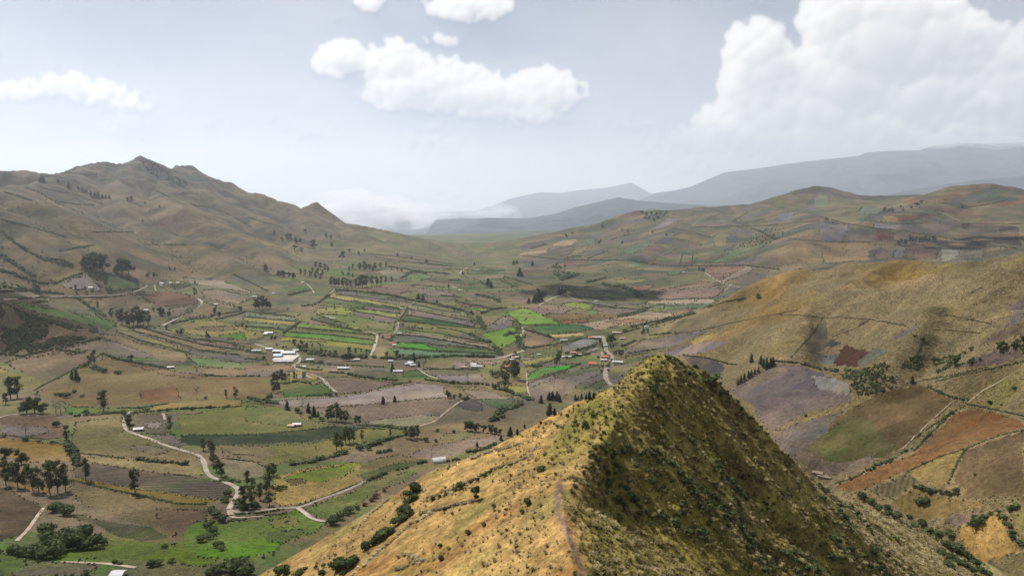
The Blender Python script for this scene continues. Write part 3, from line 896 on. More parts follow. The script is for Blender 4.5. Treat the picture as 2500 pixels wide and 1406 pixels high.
F('d', [(740, 400), (850, 410), (1040, 450), (1020, 480), (820, 440)], (112, 106, 110))
F('d', [(1620, 510), (1750, 430), (2000, 355), (2150, 375), (1880, 490), (1840, 515)], (142, 114, 82))
F('d', [(1840, 520), (1880, 480), (2150, 400), (2300, 385), (1950, 510)], (130, 128, 126))
F('d', [(2200, 520), (2460, 490), (2460, 520), (2250, 540)], (164, 108, 82))
F('d', [(1960, 500), (2200, 470), (2460, 440), (2460, 480), (2200, 515)], (116, 116, 96))
F('d', [(1060, 600), (1080, 545), (1250, 560), (1230, 600)], (124, 134, 118))
F('d', [(1130, 520), (1400, 480), (1450, 540), (1250, 560)], (142, 132, 96))
F('d', [(1400, 470), (1600, 480), (1500, 520), (1430, 520)], (160, 118, 88))
F('d', [(330, 610), (480, 590), (530, 650), (380, 670)], (142, 132, 136))
# valley floor, left
F('e', [(330, 130), (480, 105), (640, 100), (740, 160), (860, 255), (660, 225), (480, 190)], (130, 134, 90))
F('e', [(80, 118), (250, 145), (480, 192), (660, 232), (850, 262), (990, 310), (1000, 350), (900, 362), (700, 312), (450, 250), (200, 172)], (94, 124, 52), 0.1)
F('e', [(730, 110), (1140, 45), (1330, 165), (1210, 190), (1100, 190), (900, 170)], (154, 128, 102))
F('e', [(1190, 50), (1450, 40), (1560, 60), (1700, 115), (1690, 145), (1420, 165), (1330, 165)], (146, 98, 76))
F('e', [(1720, 30), (1830, 20), (2180, 90), (2060, 150), (1900, 130), (1760, 90)], (154, 132, 110))
F('e', [(1430, 190), (1680, 160), (1560, 220), (1470, 240)], (142, 122, 106))
F('e', [(1580, 250), (1760, 130), (1840, 170), (1830, 250), (1560, 270)], (154, 128, 94))
F('e', [(1540, 330), (1700, 290), (1850, 290), (2050, 330), (2260, 400), (2250, 430), (2120, 460), (1850, 435), (1600, 410)], (168, 150, 86), 0)
F('e', [(1640, 350), (1980, 330), (2040, 370), (1700, 380)], (140, 116, 86), 0)
F('e', [(1880, 410), (2090, 395), (2110, 455), (1900, 435)], (108, 150, 50), 0)
F('e', [(500, 530), (860, 455), (980, 470), (1430, 630), (1280, 610), (1080, 610), (760, 560)], (144, 128, 120))
F('e', [(560, 540), (800, 530), (900, 580), (1080, 610), (760, 562)], (112, 128, 78))
F('e', [(870, 420), (1000, 405), (1200, 480), (1350, 520), (1600, 570), (1620, 640), (1440, 640), (980, 470)], (168, 142, 104))
F('e', [(1010, 385), (1130, 380), (1640, 560), (1600, 565), (1350, 510)], (164, 148, 98))
F('e', [(1170, 345), (1250, 350), (2080, 590), (1640, 540), (1150, 375)], (158, 130, 98))
F('e', [(1250, 345), (1450, 370), (1640, 440), (2250, 565), (1750, 490), (1450, 420)], (150, 132, 120))
F('e', [(1610, 440), (1900, 470), (2200, 500), (2130, 520), (1800, 490)], (164, 128, 98))
F('e', [(1620, 540), (2060, 600), (2290, 640), (2060, 650), (1640, 580)], (124, 118, 114))
F('e', [(1640, 600), (2060, 655), (2080, 705), (1700, 680), (1640, 640)], (124, 146, 94))
F('e', [(1680, 690), (2080, 710), (2440, 720), (2300, 770), (1760, 760), (1690, 740)], (164, 134, 104))
F('e', [(30, 650), (200, 600), (480, 560), (740, 570), (860, 590), (690, 680), (400, 815), (340, 810)], (138, 116, 96))
F('e', [(0, 690), (340, 815), (360, 830), (180, 880), (0, 760)], (156, 144, 66), 0)
F('e', [(900, 600), (1150, 660), (1450, 730), (1750, 770), (2230, 780), (2320, 850), (2330, 920), (2130, 950), (1900, 960), (1650, 970),
        (1230, 1010), (1050, 1040), (600, 1030), (300, 920), (500, 800), (690, 700)], (156, 128, 82), 0)
F('e', [(1180, 890), (1500, 860), (1560, 980), (1260, 1010)], (158, 110, 66), 0)
F('e', [(960, 600), (1300, 690), (1750, 770), (2230, 780), (1900, 800), (1400, 760)], (162, 120, 84), 0)
F('e', [(560, 1030), (860, 1040), (860, 1080), (560, 1080)], (110, 144, 56), 0)
F('e', [(1440, 1000), (1800, 975), (2060, 965), (2090, 1020), (1480, 1050), (1140, 1070)], (178, 146, 84), 0)
F('e', [(0, 1110), (450, 1105), (560, 1200), (540, 1290), (380, 1310), (200, 1290), (0, 1240)], (146, 112, 86))
F('e', [(0, 1180), (400, 1200), (420, 1250), (200, 1290), (0, 1240)], (140, 124, 118))
F('e', [(0, 1290), (200, 1310), (540, 1350), (600, 1400), (560, 1500), (200, 1500), (0, 1420)], (172, 132, 62), 0)
F('e', [(1120, 1090), (1430, 1090), (1430, 1260), (1200, 1265), (1090, 1180)], (136, 120, 98), 0)
F('e', [(1230, 1160), (1360, 1160), (1370, 1210), (1250, 1215)], (168, 148, 140), 0)
F('f', [(-580, 1085), (-440, 1095), (-300, 1055), (-50, 1030), (0, 980), (320, 1040), (560, 1150), (730, 1180), (780, 1190), (400, 1240), (0, 1265), (-560, 1268)], (140, 138, 72), 0.05)
F('f', [(0, 1020), (330, 1050), (520, 1160), (420, 1200), (0, 1150)], (104, 128, 66), 0.04)
F('f', [(-580, 1275), (0, 1265), (420, 1235), (780, 1195), (1180, 1215), (900, 1270), (500, 1330), (0, 1350), (-500, 1355), (-570, 1320)], (52, 84, 48), 0.35)
F('e', [(1290, 1270), (1450, 1270), (1590, 1350), (1550, 1370), (1450, 1350)], (146, 124, 114))
# valley floor, near left
F('i', [(600, 260), (650, 100), (1030, 60), (1060, 190), (1440, 300), (1650, 370), (1700, 430), (1640, 450), (1180, 400), (800, 375), (650, 360)], (146, 132, 82), 0.05)
F('i', [(1040, 310), (1240, 290), (1420, 350), (1300, 380)], (150, 132, 110), 0)
F('i', [(660, 400), (830, 395), (1060, 415), (1180, 430), (1640, 470), (1700, 480), (1720, 550), (1500, 540), (1200, 510), (800, 440)], (170, 148, 100))
F('i', [(600, 520), (700, 450), (800, 450), (1230, 515), (1560, 560), (1800, 600), (1940, 640), (1930, 700), (1860, 750), (1700, 745), (1400, 700),
        (1100, 650), (800, 600), (640, 570)], (122, 106, 92), (0.5, 3.1, 1.0))
F('i', [(590, 575), (800, 605), (1100, 655), (1700, 750), (1860, 755), (1720, 800), (1500, 790), (1200, 720), (800, 640)], (158, 128, 46), 0)
F('i', [(600, 600), (1200, 730), (1500, 800), (1750, 790), (1740, 1000), (1690, 1110), (1420, 1110), (1380, 1040), (1200, 980), (1000, 900),
        (700, 800), (610, 700)], (140, 122, 82), 0)
F('i', [(1300, 830), (1740, 850), (1730, 1000), (1690, 1110), (1430, 1100), (1380, 1000)], (142, 112, 84), 0)
F('i', [(620, 870), (900, 940), (1250, 985), (1400, 1060), (1420, 1090), (1200, 1110), (1000, 1070), (800, 960), (640, 930)], (58, 86, 32), 0)
F('i', [(540, 1190), (900, 1090), (1200, 1110), (1400, 1130), (1700, 1120), (1800, 1140), (1850, 1290), (1700, 1330), (1300, 1270), (1000, 1260),
        (760, 1260), (500, 1250)], (116, 134, 42), 0)
F('j', [(-520, 1010), (-420, 940), (0, 940), (440, 850), (680, 950), (600, 1030), (290, 1130), (270, 1190), (-60, 1260), (-300, 1250), (-420, 1230), (-540, 1110)], (104, 142, 42), 0)
F('j', [(200, 930), (420, 900), (450, 980), (230, 1000)], (146, 148, 66), 0)
F('j', [(180, 1030), (560, 1010), (300, 1120), (160, 1110)], (78, 122, 52), 0)
F('i', [(0, 650), (120, 690), (350, 830), (330, 900), (200, 1060), (0, 1110)], (96, 80, 46), (1.2, 1.6, 0.35))
F('i', [(30, 590), (430, 590), (420, 710), (300, 690), (130, 660)], (160, 120, 50), 0)
F('i', [(0, 1180), (260, 1270), (700, 1290), (900, 1300), (700, 1400), (0, 1400)], (140, 124, 102), 0)
F('i', [(0, 1200), (250, 1275), (100, 1400), (0, 1400)], (104, 116, 66), 0)
F('i', [(1850, 400), (2220, 440), (2240, 560), (2050, 600), (1900, 560)], (160, 142, 114))
F('i', [(1850, 300), (2200, 310), (2240, 420), (1900, 390)], (154, 132, 102))
F('j', [(-250, 300), (130, 300), (270, 400), (330, 450), (160, 470), (-60, 400)], (160, 138, 102))
F('j', [(130, 300), (560, 285), (770, 240), (980, 160), (1180, 165), (1330, 180), (1330, 215), (1060, 250), (770, 370), (500, 420), (330, 440),
        (170, 450), (160, 400), (260, 380)], (152, 142, 80), 0.1)
F('j', [(240, 560), (440, 510), (960, 440), (980, 480), (950, 560), (990, 600), (700, 720), (460, 800), (250, 800), (230, 660)], (184, 152, 92), 0)
F('j', [(320, 570), (560, 510), (960, 440), (830, 560), (640, 610)], (142, 152, 60), 0)
F('j', [(330, 590), (480, 580), (520, 620), (380, 630)], (140, 112, 76), 0)
F('j', [(960, 480), (1050, 430), (1270, 380), (1500, 420), (1300, 440), (1000, 530)], (144, 126, 86))
F('j', [(960, 540), (1300, 450), (1500, 415), (1560, 440), (1380, 490), (1180, 530), (1010, 600)], (58, 100, 42), 0.2)
F('j', [(520, 830), (900, 690), (1020, 610), (1270, 545), (1440, 500), (1440, 530), (1200, 670), (1100, 690), (950, 800), (800, 860), (680, 920), (560, 890)], (106, 128, 58), 0)
F('j', [(1360, 380), (1640, 290), (2120, 215), (2240, 220), (2100, 300), (1800, 370), (1600, 410)], (158, 136, 130))
F('j', [(1640, 250), (1680, 200), (1900, 180), (2000, 200), (1800, 250)], (108, 126, 82))
# valley floor, middle
F('f', [(200, 985), (560, 955), (850, 940), (1200, 870), (1500, 820), (1700, 850), (1720, 940), (1400, 970), (1100, 1000), (800, 1020), (600, 1030), (400, 1020)], (170, 152, 146))
F('f', [(620, 1040), (900, 1020), (1100, 1005), (1400, 975), (1720, 945), (1780, 1010), (1680, 1110), (1500, 1170), (1200, 1190), (1050, 1180), (990, 1130), (700, 1100)], (142, 122, 110))
F('f', [(1060, 1150), (1500, 1100), (1680, 1110), (1500, 1190), (1300, 1190), (1060, 1180)], (168, 156, 126))
F('f', [(670, 775), (870, 770), (1050, 800), (1300, 820), (1100, 880), (840, 920), (760, 910)], (146, 122, 106))
F('f', [(320, 880), (660, 820), (730, 880), (760, 910), (540, 930), (320, 945)], (74, 118, 36), 0)
F('f', [(0, 670), (380, 665), (430, 710), (0, 720)], (164, 132, 104))
F('f', [(20, 725), (430, 720), (480, 740), (300, 760), (0, 760)], (154, 136, 124))
F('f', [(380, 730), (470, 725), (650, 780), (560, 810), (380, 815)], (188, 156, 96), 0)
F('f', [(530, 660), (900, 680), (1260, 700), (1340, 770), (1060, 770), (900, 740), (700, 715)], (144, 136, 120))
F('f', [(920, 715), (1180, 710), (1310, 770), (1100, 790), (900, 740)], (104, 110, 92))
F('f', [(1350, 730), (1480, 710), (1560, 765), (1360, 770)], (88, 116, 58))
F('f', [(1490, 710), (2000, 715), (2030, 750), (1580, 760)], (136, 130, 100))
F('f', [(1600, 755), (2030, 755), (2050, 820), (1720, 815)], (164, 146, 144))
F('f', [(1520, 690), (1560, 620), (1750, 610), (1790, 640), (1770, 700)], (154, 142, 94))
F('f', [(1800, 640), (1920, 650), (1870, 700), (1780, 705)], (164, 142, 140))
F('f', [(1950, 630), (2130, 640), (2150, 670), (2000, 660)], (154, 132, 130))
F('f', [(1800, 850), (2150, 870), (2320, 940), (2200, 920), (1900, 880)], (152, 142, 100))
F('f', [(1850, 880), (2050, 885), (2190, 930), (2300, 950), (2100, 970), (1980, 960)], (170, 148, 130))
F('f', [(1980, 960), (2310, 955), (2270, 1030), (2130, 1035)], (94, 122, 74))
F('f', [(1810, 1030), (1920, 945), (2030, 1000), (2040, 1060), (1900, 1060)], (118, 104, 102), (0.9, 1.3, 0.4))
F('f', [(760, 20), (1420, 130), (1380, 160), (820, 70)], (142, 130, 124))
F('f', [(740, 60), (860, 85), (1380, 170), (1340, 180), (720, 90)], (178, 166, 96))
F('f', [(690, 90), (1340, 185), (1330, 195), (1020, 165), (1010, 185), (680, 135)], (80, 128, 66))
F('f', [(1020, 165), (1340, 200), (1340, 220), (1010, 190)], (142, 126, 118))
F('f', [(640, 165), (1010, 190), (1330, 230), (1300, 265), (650, 170)], (152, 166, 74))
F('f', [(620, 180), (930, 200), (920, 240), (600, 230)], (152, 162, 60))
F('f', [(930, 205), (1300, 270), (1290, 320), (1100, 290), (920, 250)], (144, 130, 120))
F('f', [(600, 235), (920, 250), (1290, 330), (1280, 380), (980, 360), (700, 270)], (136, 146, 76))
F('f', [(840, 330), (960, 340), (1000, 365), (860, 355)], (172, 166, 76))
F('f', [(480, 280), (540, 275), (760, 330), (640, 330)], (170, 140, 116))
F('f', [(420, 310), (680, 330), (900, 380), (1110, 400), (1110, 412), (700, 370), (400, 340)], (146, 162, 76))
F('f', [(370, 360), (700, 380), (1110, 420), (1110, 455), (720, 410), (350, 380)], (142, 146, 86))
F('f', [(340, 390), (600, 400), (1110, 460), (1100, 490), (700, 455), (330, 420)], (112, 166, 58))
F('f', [(310, 430), (600, 440), (1080, 500), (1060, 530), (800, 520), (560, 470), (300, 460)], (170, 160, 70))
F('f', [(0, 215), (450, 275), (460, 295), (0, 250)], (128, 142, 114))
F('f', [(0, 260), (420, 300), (400, 330), (0, 295)], (178, 166, 88))
F('f', [(0, 300), (390, 335), (340, 370), (0, 330)], (118, 136, 98))
F('f', [(0, 340), (330, 375), (300, 390), (0, 372)], (128, 150, 76))
F('f', [(1450, 140), (1950, 230), (1900, 260), (1420, 180)], (130, 140, 104))
F('f', [(1390, 190), (1900, 290), (1990, 310), (1960, 340), (1380, 240)], (142, 128, 124))
F('f', [(1360, 245), (1600, 270), (1960, 345), (1850, 345), (1340, 290)], (68, 112, 58))
F('f', [(1340, 300), (2020, 360), (1900, 400), (1350, 340)], (154, 146, 86))
F('f', [(1320, 360), (1640, 390), (1900, 440), (2090, 470), (1860, 440), (1350, 380)], (152, 162, 90))
F('f', [(1300, 400), (1500, 390), (1850, 460), (2100, 500), (2080, 530), (1500, 440)], (164, 146, 124))
F('f', [(1260, 420), (1560, 430), (1850, 490), (2080, 530), (2060, 535), (1740, 495), (1240, 465)], (118, 124, 112))
F('f', [(1290, 480), (1550, 490), (1690, 555), (1500, 545), (1300, 520)], (104, 172, 58))
F('f', [(1560, 500), (2150, 550), (2150, 570), (1690, 555)], (98, 126, 74))
F('f', [(1220, 525), (1700, 560), (2150, 575), (2140, 600), (1700, 590), (1320, 580)], (124, 150, 118))
F('f', [(1860, 170), (2090, 195), (2070, 220), (1980, 200)], (142, 182, 78))
F('f', [(1840, 130), (2110, 180), (2080, 200), (1850, 160)], (144, 112, 94))
F('f', [(2100, 330), (2230, 250), (2300, 290), (2290, 350), (2120, 390)], (142, 130, 128))
F('f', [(2010, 410), (2300, 340), (2380, 380), (2320, 480), (2200, 540), (2100, 460)], (130, 166, 70), 0)
F('f', [(1150, 400), (1270, 390), (1250, 450), (1180, 450)], (156, 126, 104))
F('f', [(1120, 520), (1220, 520), (1190, 600), (1090, 590)], (176, 156, 112))
# valley floor, right
F('g', [(140, 220), (270, 180), (420, 210), (600, 320), (330, 330), (220, 310)], (140, 172, 74), 0)
F('g', [(270, 170), (500, 150), (740, 180), (620, 230), (440, 235), (330, 200)], (156, 128, 120))
F('g', [(580, 160), (700, 130), (900, 160), (820, 190)], (152, 166, 80))
F('g', [(420, 240), (900, 230), (1330, 200), (1080, 255), (840, 300), (600, 310)], (154, 126, 80))
F('g', [(880, 170), (1330, 200), (1050, 240), (870, 190)], (154, 132, 120))
F('g', [(560, 290), (840, 275), (830, 300), (640, 312)], (172, 112, 74))
F('g', [(820, 200), (910, 200), (930, 230), (840, 235)], (96, 138, 76))
F('g', [(330, 345), (640, 320), (900, 350), (850, 370), (480, 405), (400, 390)], (72, 132, 74), 0.1)
F('g', [(770, 320), (1080, 265), (1340, 210), (1600, 230), (1480, 280), (900, 370), (850, 340)], (184, 158, 132))
F('g', [(980, 300), (1220, 270), (1350, 290), (1100, 320)], (182, 132, 102))
F('g', [(480, 410), (760, 390), (800, 410), (560, 435)], (200, 172, 122))
F('g', [(270, 440), (330, 390), (560, 450), (500, 490), (360, 520), (270, 500)], (160, 132, 106))
F('g', [(620, 500), (780, 440), (930, 460), (900, 490), (640, 580), (610, 560)], (156, 150, 142))
F('g', [(700, 600), (900, 510), (930, 540), (760, 590)], (166, 152, 144))
F('g', [(260, 600), (560, 510), (580, 570), (500, 610)], (98, 122, 72))
F('g', [(250, 640), (520, 590), (540, 620), (300, 670)], (174, 162, 96))
F('g', [(310, 840), (540, 750), (960, 660), (960, 730), (820, 800), (640, 930), (380, 980), (310, 900)], (158, 138, 130))
F('g', [(310, 830), (530, 750), (560, 780), (320, 870)], (152, 146, 144))
F('g', [(540, 760), (950, 660), (930, 720), (600, 790)], (132, 130, 98))
F('g', [(320, 740), (480, 690), (770, 655), (720, 690), (450, 760), (310, 820)], (72, 168, 62), 0.08)
F('g', [(760, 900), (960, 790), (1030, 860), (960, 920), (820, 920)], (112, 118, 80))
F('g', [(130, 860), (240, 830), (300, 860), (290, 900), (160, 910)], (172, 174, 72), 0)
F('g', [(1010, 750), (1370, 610), (1380, 640), (1250, 780), (1090, 840), (1020, 790)], (182, 150, 90), 0)
F('g', [(1060, 680), (1180, 620), (1370, 610), (1180, 650)], (100, 132, 74))
F('g', [(1130, 560), (1300, 450), (1800, 380), (1850, 385), (1480, 530), (1200, 570)], (132, 122, 120))
F('g', [(1160, 590), (1480, 545), (1690, 460), (1760, 480), (1480, 580), (1280, 610)], (150, 122, 102))
F('g', [(1480, 580), (1760, 470), (2040, 465), (1830, 560), (1640, 590)], (152, 136, 134))
F('g', [(1690, 460), (1950, 380), (1900, 450), (1740, 490)], (184, 158, 90), 0)
F('g', [(1640, 590), (1850, 610), (2030, 680), (1930, 780), (1860, 800), (1700, 650)], (108, 98, 100), (0.8, 1.1, 0.4))
F('g', [(1340, 120), (1900, 100), (1940, 130), (1400, 200), (1300, 190)], (180, 158, 132))
F('g', [(1180, 150), (1860, 150), (1840, 180), (1400, 190)], (118, 136, 102))
F('g', [(1360, 60), (1800, 0), (2000, 20), (1900, 90), (1450, 110)], (156, 126, 120))
F('g', [(680, 30), (1230, 60), (1280, 100), (720, 90)], (104, 114, 92))
# near right hill
F('d', [(0, 1290), (560, 1050), (680, 1100), (500, 1230), (200, 1390), (0, 1400)], (192, 148, 82), 0)
F('d', [(100, 1290), (500, 1120), (560, 1130), (300, 1260)], (160, 118, 78), 0)
F('d', [(1190, 1020), (1400, 992), (1600, 1030), (1980, 1012), (2040, 1012), (1850, 1080), (1500, 1170), (1000, 1250), (1150, 1130)], (186, 148, 84), 0)
F('d', [(1160, 1110), (1280, 1012), (1500, 1002), (1600, 1045), (1400, 1130), (1000, 1240), (960, 1230)], (156, 118, 66), 0)
F('h', [(0, 240), (400, 170), (700, 60), (780, 50), (600, 120), (300, 230), (0, 300)], (182, 152, 90), 0)
F('h', [(280, 570), (460, 430), (560, 400), (540, 470), (330, 600)], (188, 156, 88), 0)
F('h', [(1600, 380), (1900, 120), (1960, 100), (1950, 180), (1700, 360)], (164, 142, 72), 0)
F('h', [(-130, 960), (20, 830), (200, 740), (330, 655), (560, 690), (740, 745), (850, 790), (960, 830), (1000, 960), (930, 1000), (560, 1080), (240, 1300), (100, 1130)], (128, 114, 118), (1.3, 1.6, 0.3))
F('h', [(640, 760), (840, 780), (960, 830), (990, 930), (850, 900), (720, 880)], (158, 148, 140), (1.3, 1.6, 0.2))
F('h', [(640, 370), (740, 290), (800, 440), (900, 480), (640, 580), (580, 500)], (98, 92, 90))
F('h', [(660, 585), (870, 575), (820, 670), (690, 660)], (132, 126, 130))
F('h', [(830, 660), (910, 500), (1150, 545), (1060, 690), (940, 690)], (126, 78, 56))
F('h', [(1000, 660), (1160, 530), (1300, 560), (1080, 690)], (132, 126, 106))
F('h', [(740, 290), (900, 270), (1120, 290), (900, 390), (810, 430)], (122, 112, 66), 0)
F('h', [(2330, 150), (2460, 130), (2460, 300), (2300, 340), (2390, 240)], (130, 118, 120))
F('h', [(2180, 420), (2460, 310), (2460, 420), (2150, 480), (2040, 540)], (124, 100, 92))
F('h', [(2000, 620), (2200, 560), (2460, 520), (2460, 600), (2300, 650), (1900, 700)], (128, 108, 108))
F('h', [(1310, 460), (1600, 280), (1500, 380), (1400, 440)], (140, 122, 122))
F('h', [(260, 1300), (500, 1180), (930, 1060), (850, 1110), (650, 1400), (290, 1400)], (124, 112, 112))
F('h', [(500, 1170), (930, 1010), (1250, 890), (950, 1060), (560, 1200)], (182, 160, 94), 0)
F('l', [(240, 300), (500, 180), (900, 30), (600, 380), (480, 400), (400, 360)], (126, 116, 114))
F('h', [(930, 1060), (1240, 890), (1560, 835), (1840, 970), (1820, 1020), (1530, 1280), (1400, 1400), (700, 1400), (850, 1110), (930, 1090)], (128, 100, 58), 0.05)
F('l', [(560, 360), (930, 40), (1160, 100), (1200, 230), (1380, 330), (1200, 420), (1130, 400), (800, 450)], (120, 112, 62), 0.04)
F('l', [(620, 340), (930, 50), (1150, 110), (1120, 230), (1050, 300), (800, 430)], (108, 112, 56), 0.04)
F('l', [(460, 400), (560, 360), (800, 450), (1130, 390), (1190, 440), (980, 560), (640, 520)], (144, 122, 106), 0)
F('h', [(1860, 800), (2300, 700), (2460, 640), (2460, 680), (2100, 900), (2000, 960), (1840, 900)], (126, 104, 58), 0)
F('h', [(2100, 900), (2460, 720), (2460, 870), (2300, 960), (2000, 1000), (1990, 980)], (154, 148, 66), 0)
F('l', [(860, 640), (1030, 560), (1500, 370), (1860, 20), (2060, -10), (2424, 100), (2424, 140), (1900, 320), (1440, 520), (1000, 710)], (156, 98, 50), 0)
F('l', [(1440, 520), (1900, 330), (1860, 450), (1730, 650), (1520, 570)], (160, 136, 72), 0)
F('l', [(1920, 340), (2424, 180), (2424, 740), (1920, 740), (1900, 650), (1830, 600)], (104, 84, 46), 0.04)
F('l', [(1100, 690), (1430, 530), (1530, 600), (1290, 760), (1240, 740)], (88, 96, 62), (1.0, 2.6, 0.6))
F('l', [(1300, 760), (1500, 660), (1600, 720), (1900, 760), (2100, 800), (1700, 900), (1600, 930), (1480, 900)], (146, 120, 58), 0)
F('l', [(1850, 1010), (2220, 880), (2380, 1200), (2080, 1300), (1990, 1230)], (196, 152, 80), 0)
F('l', [(2330, 870), (2424, 830), (2424, 1080)], (140, 140, 60), 0)
F('l', [(1740, 960), (1800, 890), (1950, 880), (1950, 960), (1860, 1000)], (120, 110, 106), 0)

FID = np.full((NR - 1, NA - 1), -1, int)
CXc = 0.25 * (GX[:-1, :-1] + GX[1:, :-1] + GX[:-1, 1:] + GX[1:, 1:])
CYc = 0.25 * (GY[:-1, :-1] + GY[1:, :-1] + GY[:-1, 1:] + GY[1:, 1:])
CFG = GFG[:-1, :-1]
FINFO = []


def inpoly(x, y, P):
    ins = np.zeros(x.shape, bool)
    j = len(P) - 1
    for i in range(len(P)):
        xi, yi = P[i]; xj, yj = P[j]
        if yi != yj:
            ins ^= ((yi > y) != (yj > y)) & (x < (xj - xi) * (y - yi) / (yj - yi) + xi)
        j = i
    return ins


for n, (reg, pts, rgb, fur) in enumerate(FIELDS):
    h = [hit(*p) for p in dens(zp(reg, pts), 12, True)]
    h = [p for p in h if p]
    fgf = sum(1 for p in h if math.hypot(p[0], p[1]) < 215)
    if fgf < len(h) * 0.5:
        h = [p for p in h if math.hypot(p[0], p[1]) >= 215]
    if len(h) < 3:
        FINFO.append(None); continue
    rr = np.array([math.hypot(p[0], p[1]) for p in h]); med = np.median(rr)
    P = [(p[0], p[1]) for p, q in zip(h, rr) if med / 1.7 < q < med * 1.7]
    if len(P) < 3:
        FINFO.append(None); continue
    PA = np.array(P)
    ra = np.hypot(PA[:, 0], PA[:, 1]); aa = np.arctan2(PA[:, 0], PA[:, 1])
    i0, i1 = np.clip(((np.log([ra.min() * 0.93, ra.max() * 1.01]) - LR[0]) / (LR[1] - LR[0])).astype(int) + np.array([-1, 2]), 0, NR - 1)
    j0, j1 = np.clip(((np.array([aa.min(), aa.max()]) - AZ[0]) / (AZ[1] - AZ[0])).astype(int) + np.array([-1, 2]), 0, NA - 1)
    wj = med * 0.009; xs_, ys_ = CXc[i0:i1, j0:j1], CYc[i0:i1, j0:j1]
    sub = inpoly(xs_ + wj * fbm(xs_ / (wj * 4), ys_ / (wj * 4), 3, 821), ys_ + wj * fbm(xs_ / (wj * 4) + 7, ys_ / (wj * 4), 3, 825), P) & ~CFG[i0:i1, j0:j1]
    FID[i0:i1, j0:j1][sub] = n
    d = PA - PA.mean(0)
    ev, evec = np.linalg.eigh(d.T @ d)
    FINFO.append((PA.mean(0), evec[:, 1], med))

VB, VR = base_colours(GX.ravel(), GY.ravel(), GZ.ravel(), GFG.ravel())
# patches of grass and bare earth that have no sharp border
VG = VB.reshape(NR, NA, 3)
for reg, pts, rgb, fur in SOFT:
    h = [hit(*p) for p in dens(zp(reg, pts), 12, True)]
    h = [p for p in h if p and math.hypot(p[0], p[1]) > 215]
    if len(h) < 3:
        continue
    rr = np.array([math.hypot(p[0], p[1]) for p in h]); med = np.median(rr)
    P = [(p[0], p[1]) for p, q in zip(h, rr) if med / 1.6 < q < med * 1.6]
    if len(P) < 3:
        continue
    ra = np.hypot(*np.array(P).T); aa = np.arctan2(np.array(P)[:, 0], np.array(P)[:, 1])
    i0, i1 = np.clip(((np.log([ra.min() * 0.95, ra.max() * 1.05]) - LR[0]) / (LR[1] - LR[0])).astype(int) + np.array([-4, 5]), 0, NR - 1)
    j0, j1 = np.clip(((np.array([aa.min(), aa.max()]) - AZ[0]) / (AZ[1] - AZ[0])).astype(int) + np.array([-12, 13]), 0, NA - 1)
    sl = (slice(i0, i1), slice(j0, j1))
    w = med * 0.02
    m = 0.0
    for q in range(5):
        ox, oy = w * math.cos(q * 1.257) * 0.8, w * math.sin(q * 1.257) * 0.8
        m = m + inpoly(GX[sl] + ox + 2.2 * w * fbm(GX[sl] / (3 * w), GY[sl] / (3 * w), 3, 801), GY[sl] + oy + 2.2 * w * fbm(GX[sl] / (3 * w) + 5, GY[sl] / (3 * w), 3, 805), P)
    m = (m / 5.0 * ~GFG[sl] * 0.9)[..., None]
    VG[sl] = VG[sl] * (1 - m) + fieldcol(rgb) * m
    VR.reshape(NR, NA)[sl] *= 1 - 0.45 * m[..., 0]
e_r = np.stack([np.gradient(GX, axis=0), np.gradient(GY, axis=0), np.gradient(GZ, axis=0)], -1)
e_a = np.stack([np.gradient(GX, axis=1), np.gradient(GY, axis=1), np.gradient(GZ, axis=1)], -1)
GN = np.cross(e_a, e_r)
GN /= np.linalg.norm(GN, axis=-1, keepdims=True)
GN = GN.reshape(-1, 3)
VXYZ = np.stack([GX.ravel(), GY.ravel(), GZ.ravel()], 1)
LIVE = np.ones((NR - 1, NA - 1), bool)


def ground_mesh(name, mask, colour=None, furrow=(0, 0, 0), rough=None):
    i, j = np.nonzero(mask)
    if len(i) == 0:
        return None
    a = i * NA + j
    q = np.stack([a, a + 1, a + NA + 1, a + NA], 1)
    used, inv = np.unique(q.ravel(), return_inverse=True)
    me = bpy.data.meshes.new(name)
    nf = len(q)
    me.vertices.add(len(used)); me.loops.add(nf * 4); me.polygons.add(nf)
    me.vertices.foreach_set('co', VXYZ[used].astype(np.float32).ravel())
    me.loops.foreach_set('vertex_index', inv.astype(np.int32))
    me.polygons.foreach_set('loop_start', np.arange(0, nf * 4, 4, dtype=np.int32))
    me.polygons.foreach_set('use_smooth', np.ones(nf, bool))
    me.update(calc_edges=True)
    me.normals_split_custom_set_from_vertices(GN[used])
    c = VB[used] if colour is None else np.tile(np.array(colour), (len(used), 1))
    if colour is not None:          # patchy growth inside the field
        x, y = VXYZ[used, 0], VXYZ[used, 1]
        k = 1 + 0.26 * fbm(x / 35, y / 35, 3, 300)
        c = c * k[:, None]
        t = np.clip((fbm(x / 48 + 9, y / 48, 3, 310) - 0.05) * 3.0, 0, 0.35)
        c = mixc(c, VB[used], t)
    at = me.attributes.new('col', 'FLOAT_COLOR', 'POINT')
    at.data.foreach_set('color', np.concatenate([c, np.ones((len(c), 1))], 1).astype(np.float32).ravel())
    at = me.attributes.new('furrow', 'FLOAT_VECTOR', 'POINT')
    at.data.foreach_set('vector', np.tile(np.array(furrow, np.float32), len(used)))
    at = me.attributes.new('rough', 'FLOAT', 'POINT')
    at.data.foreach_set('value', (VR[used] if rough is None else np.full(len(used), rough)).astype(np.float32))
    me.materials.append(LAND)
    o = bpy.data.objects.new(name, me)
    COL.objects.link(o)
    o['kind'] = 'structure'
    return o


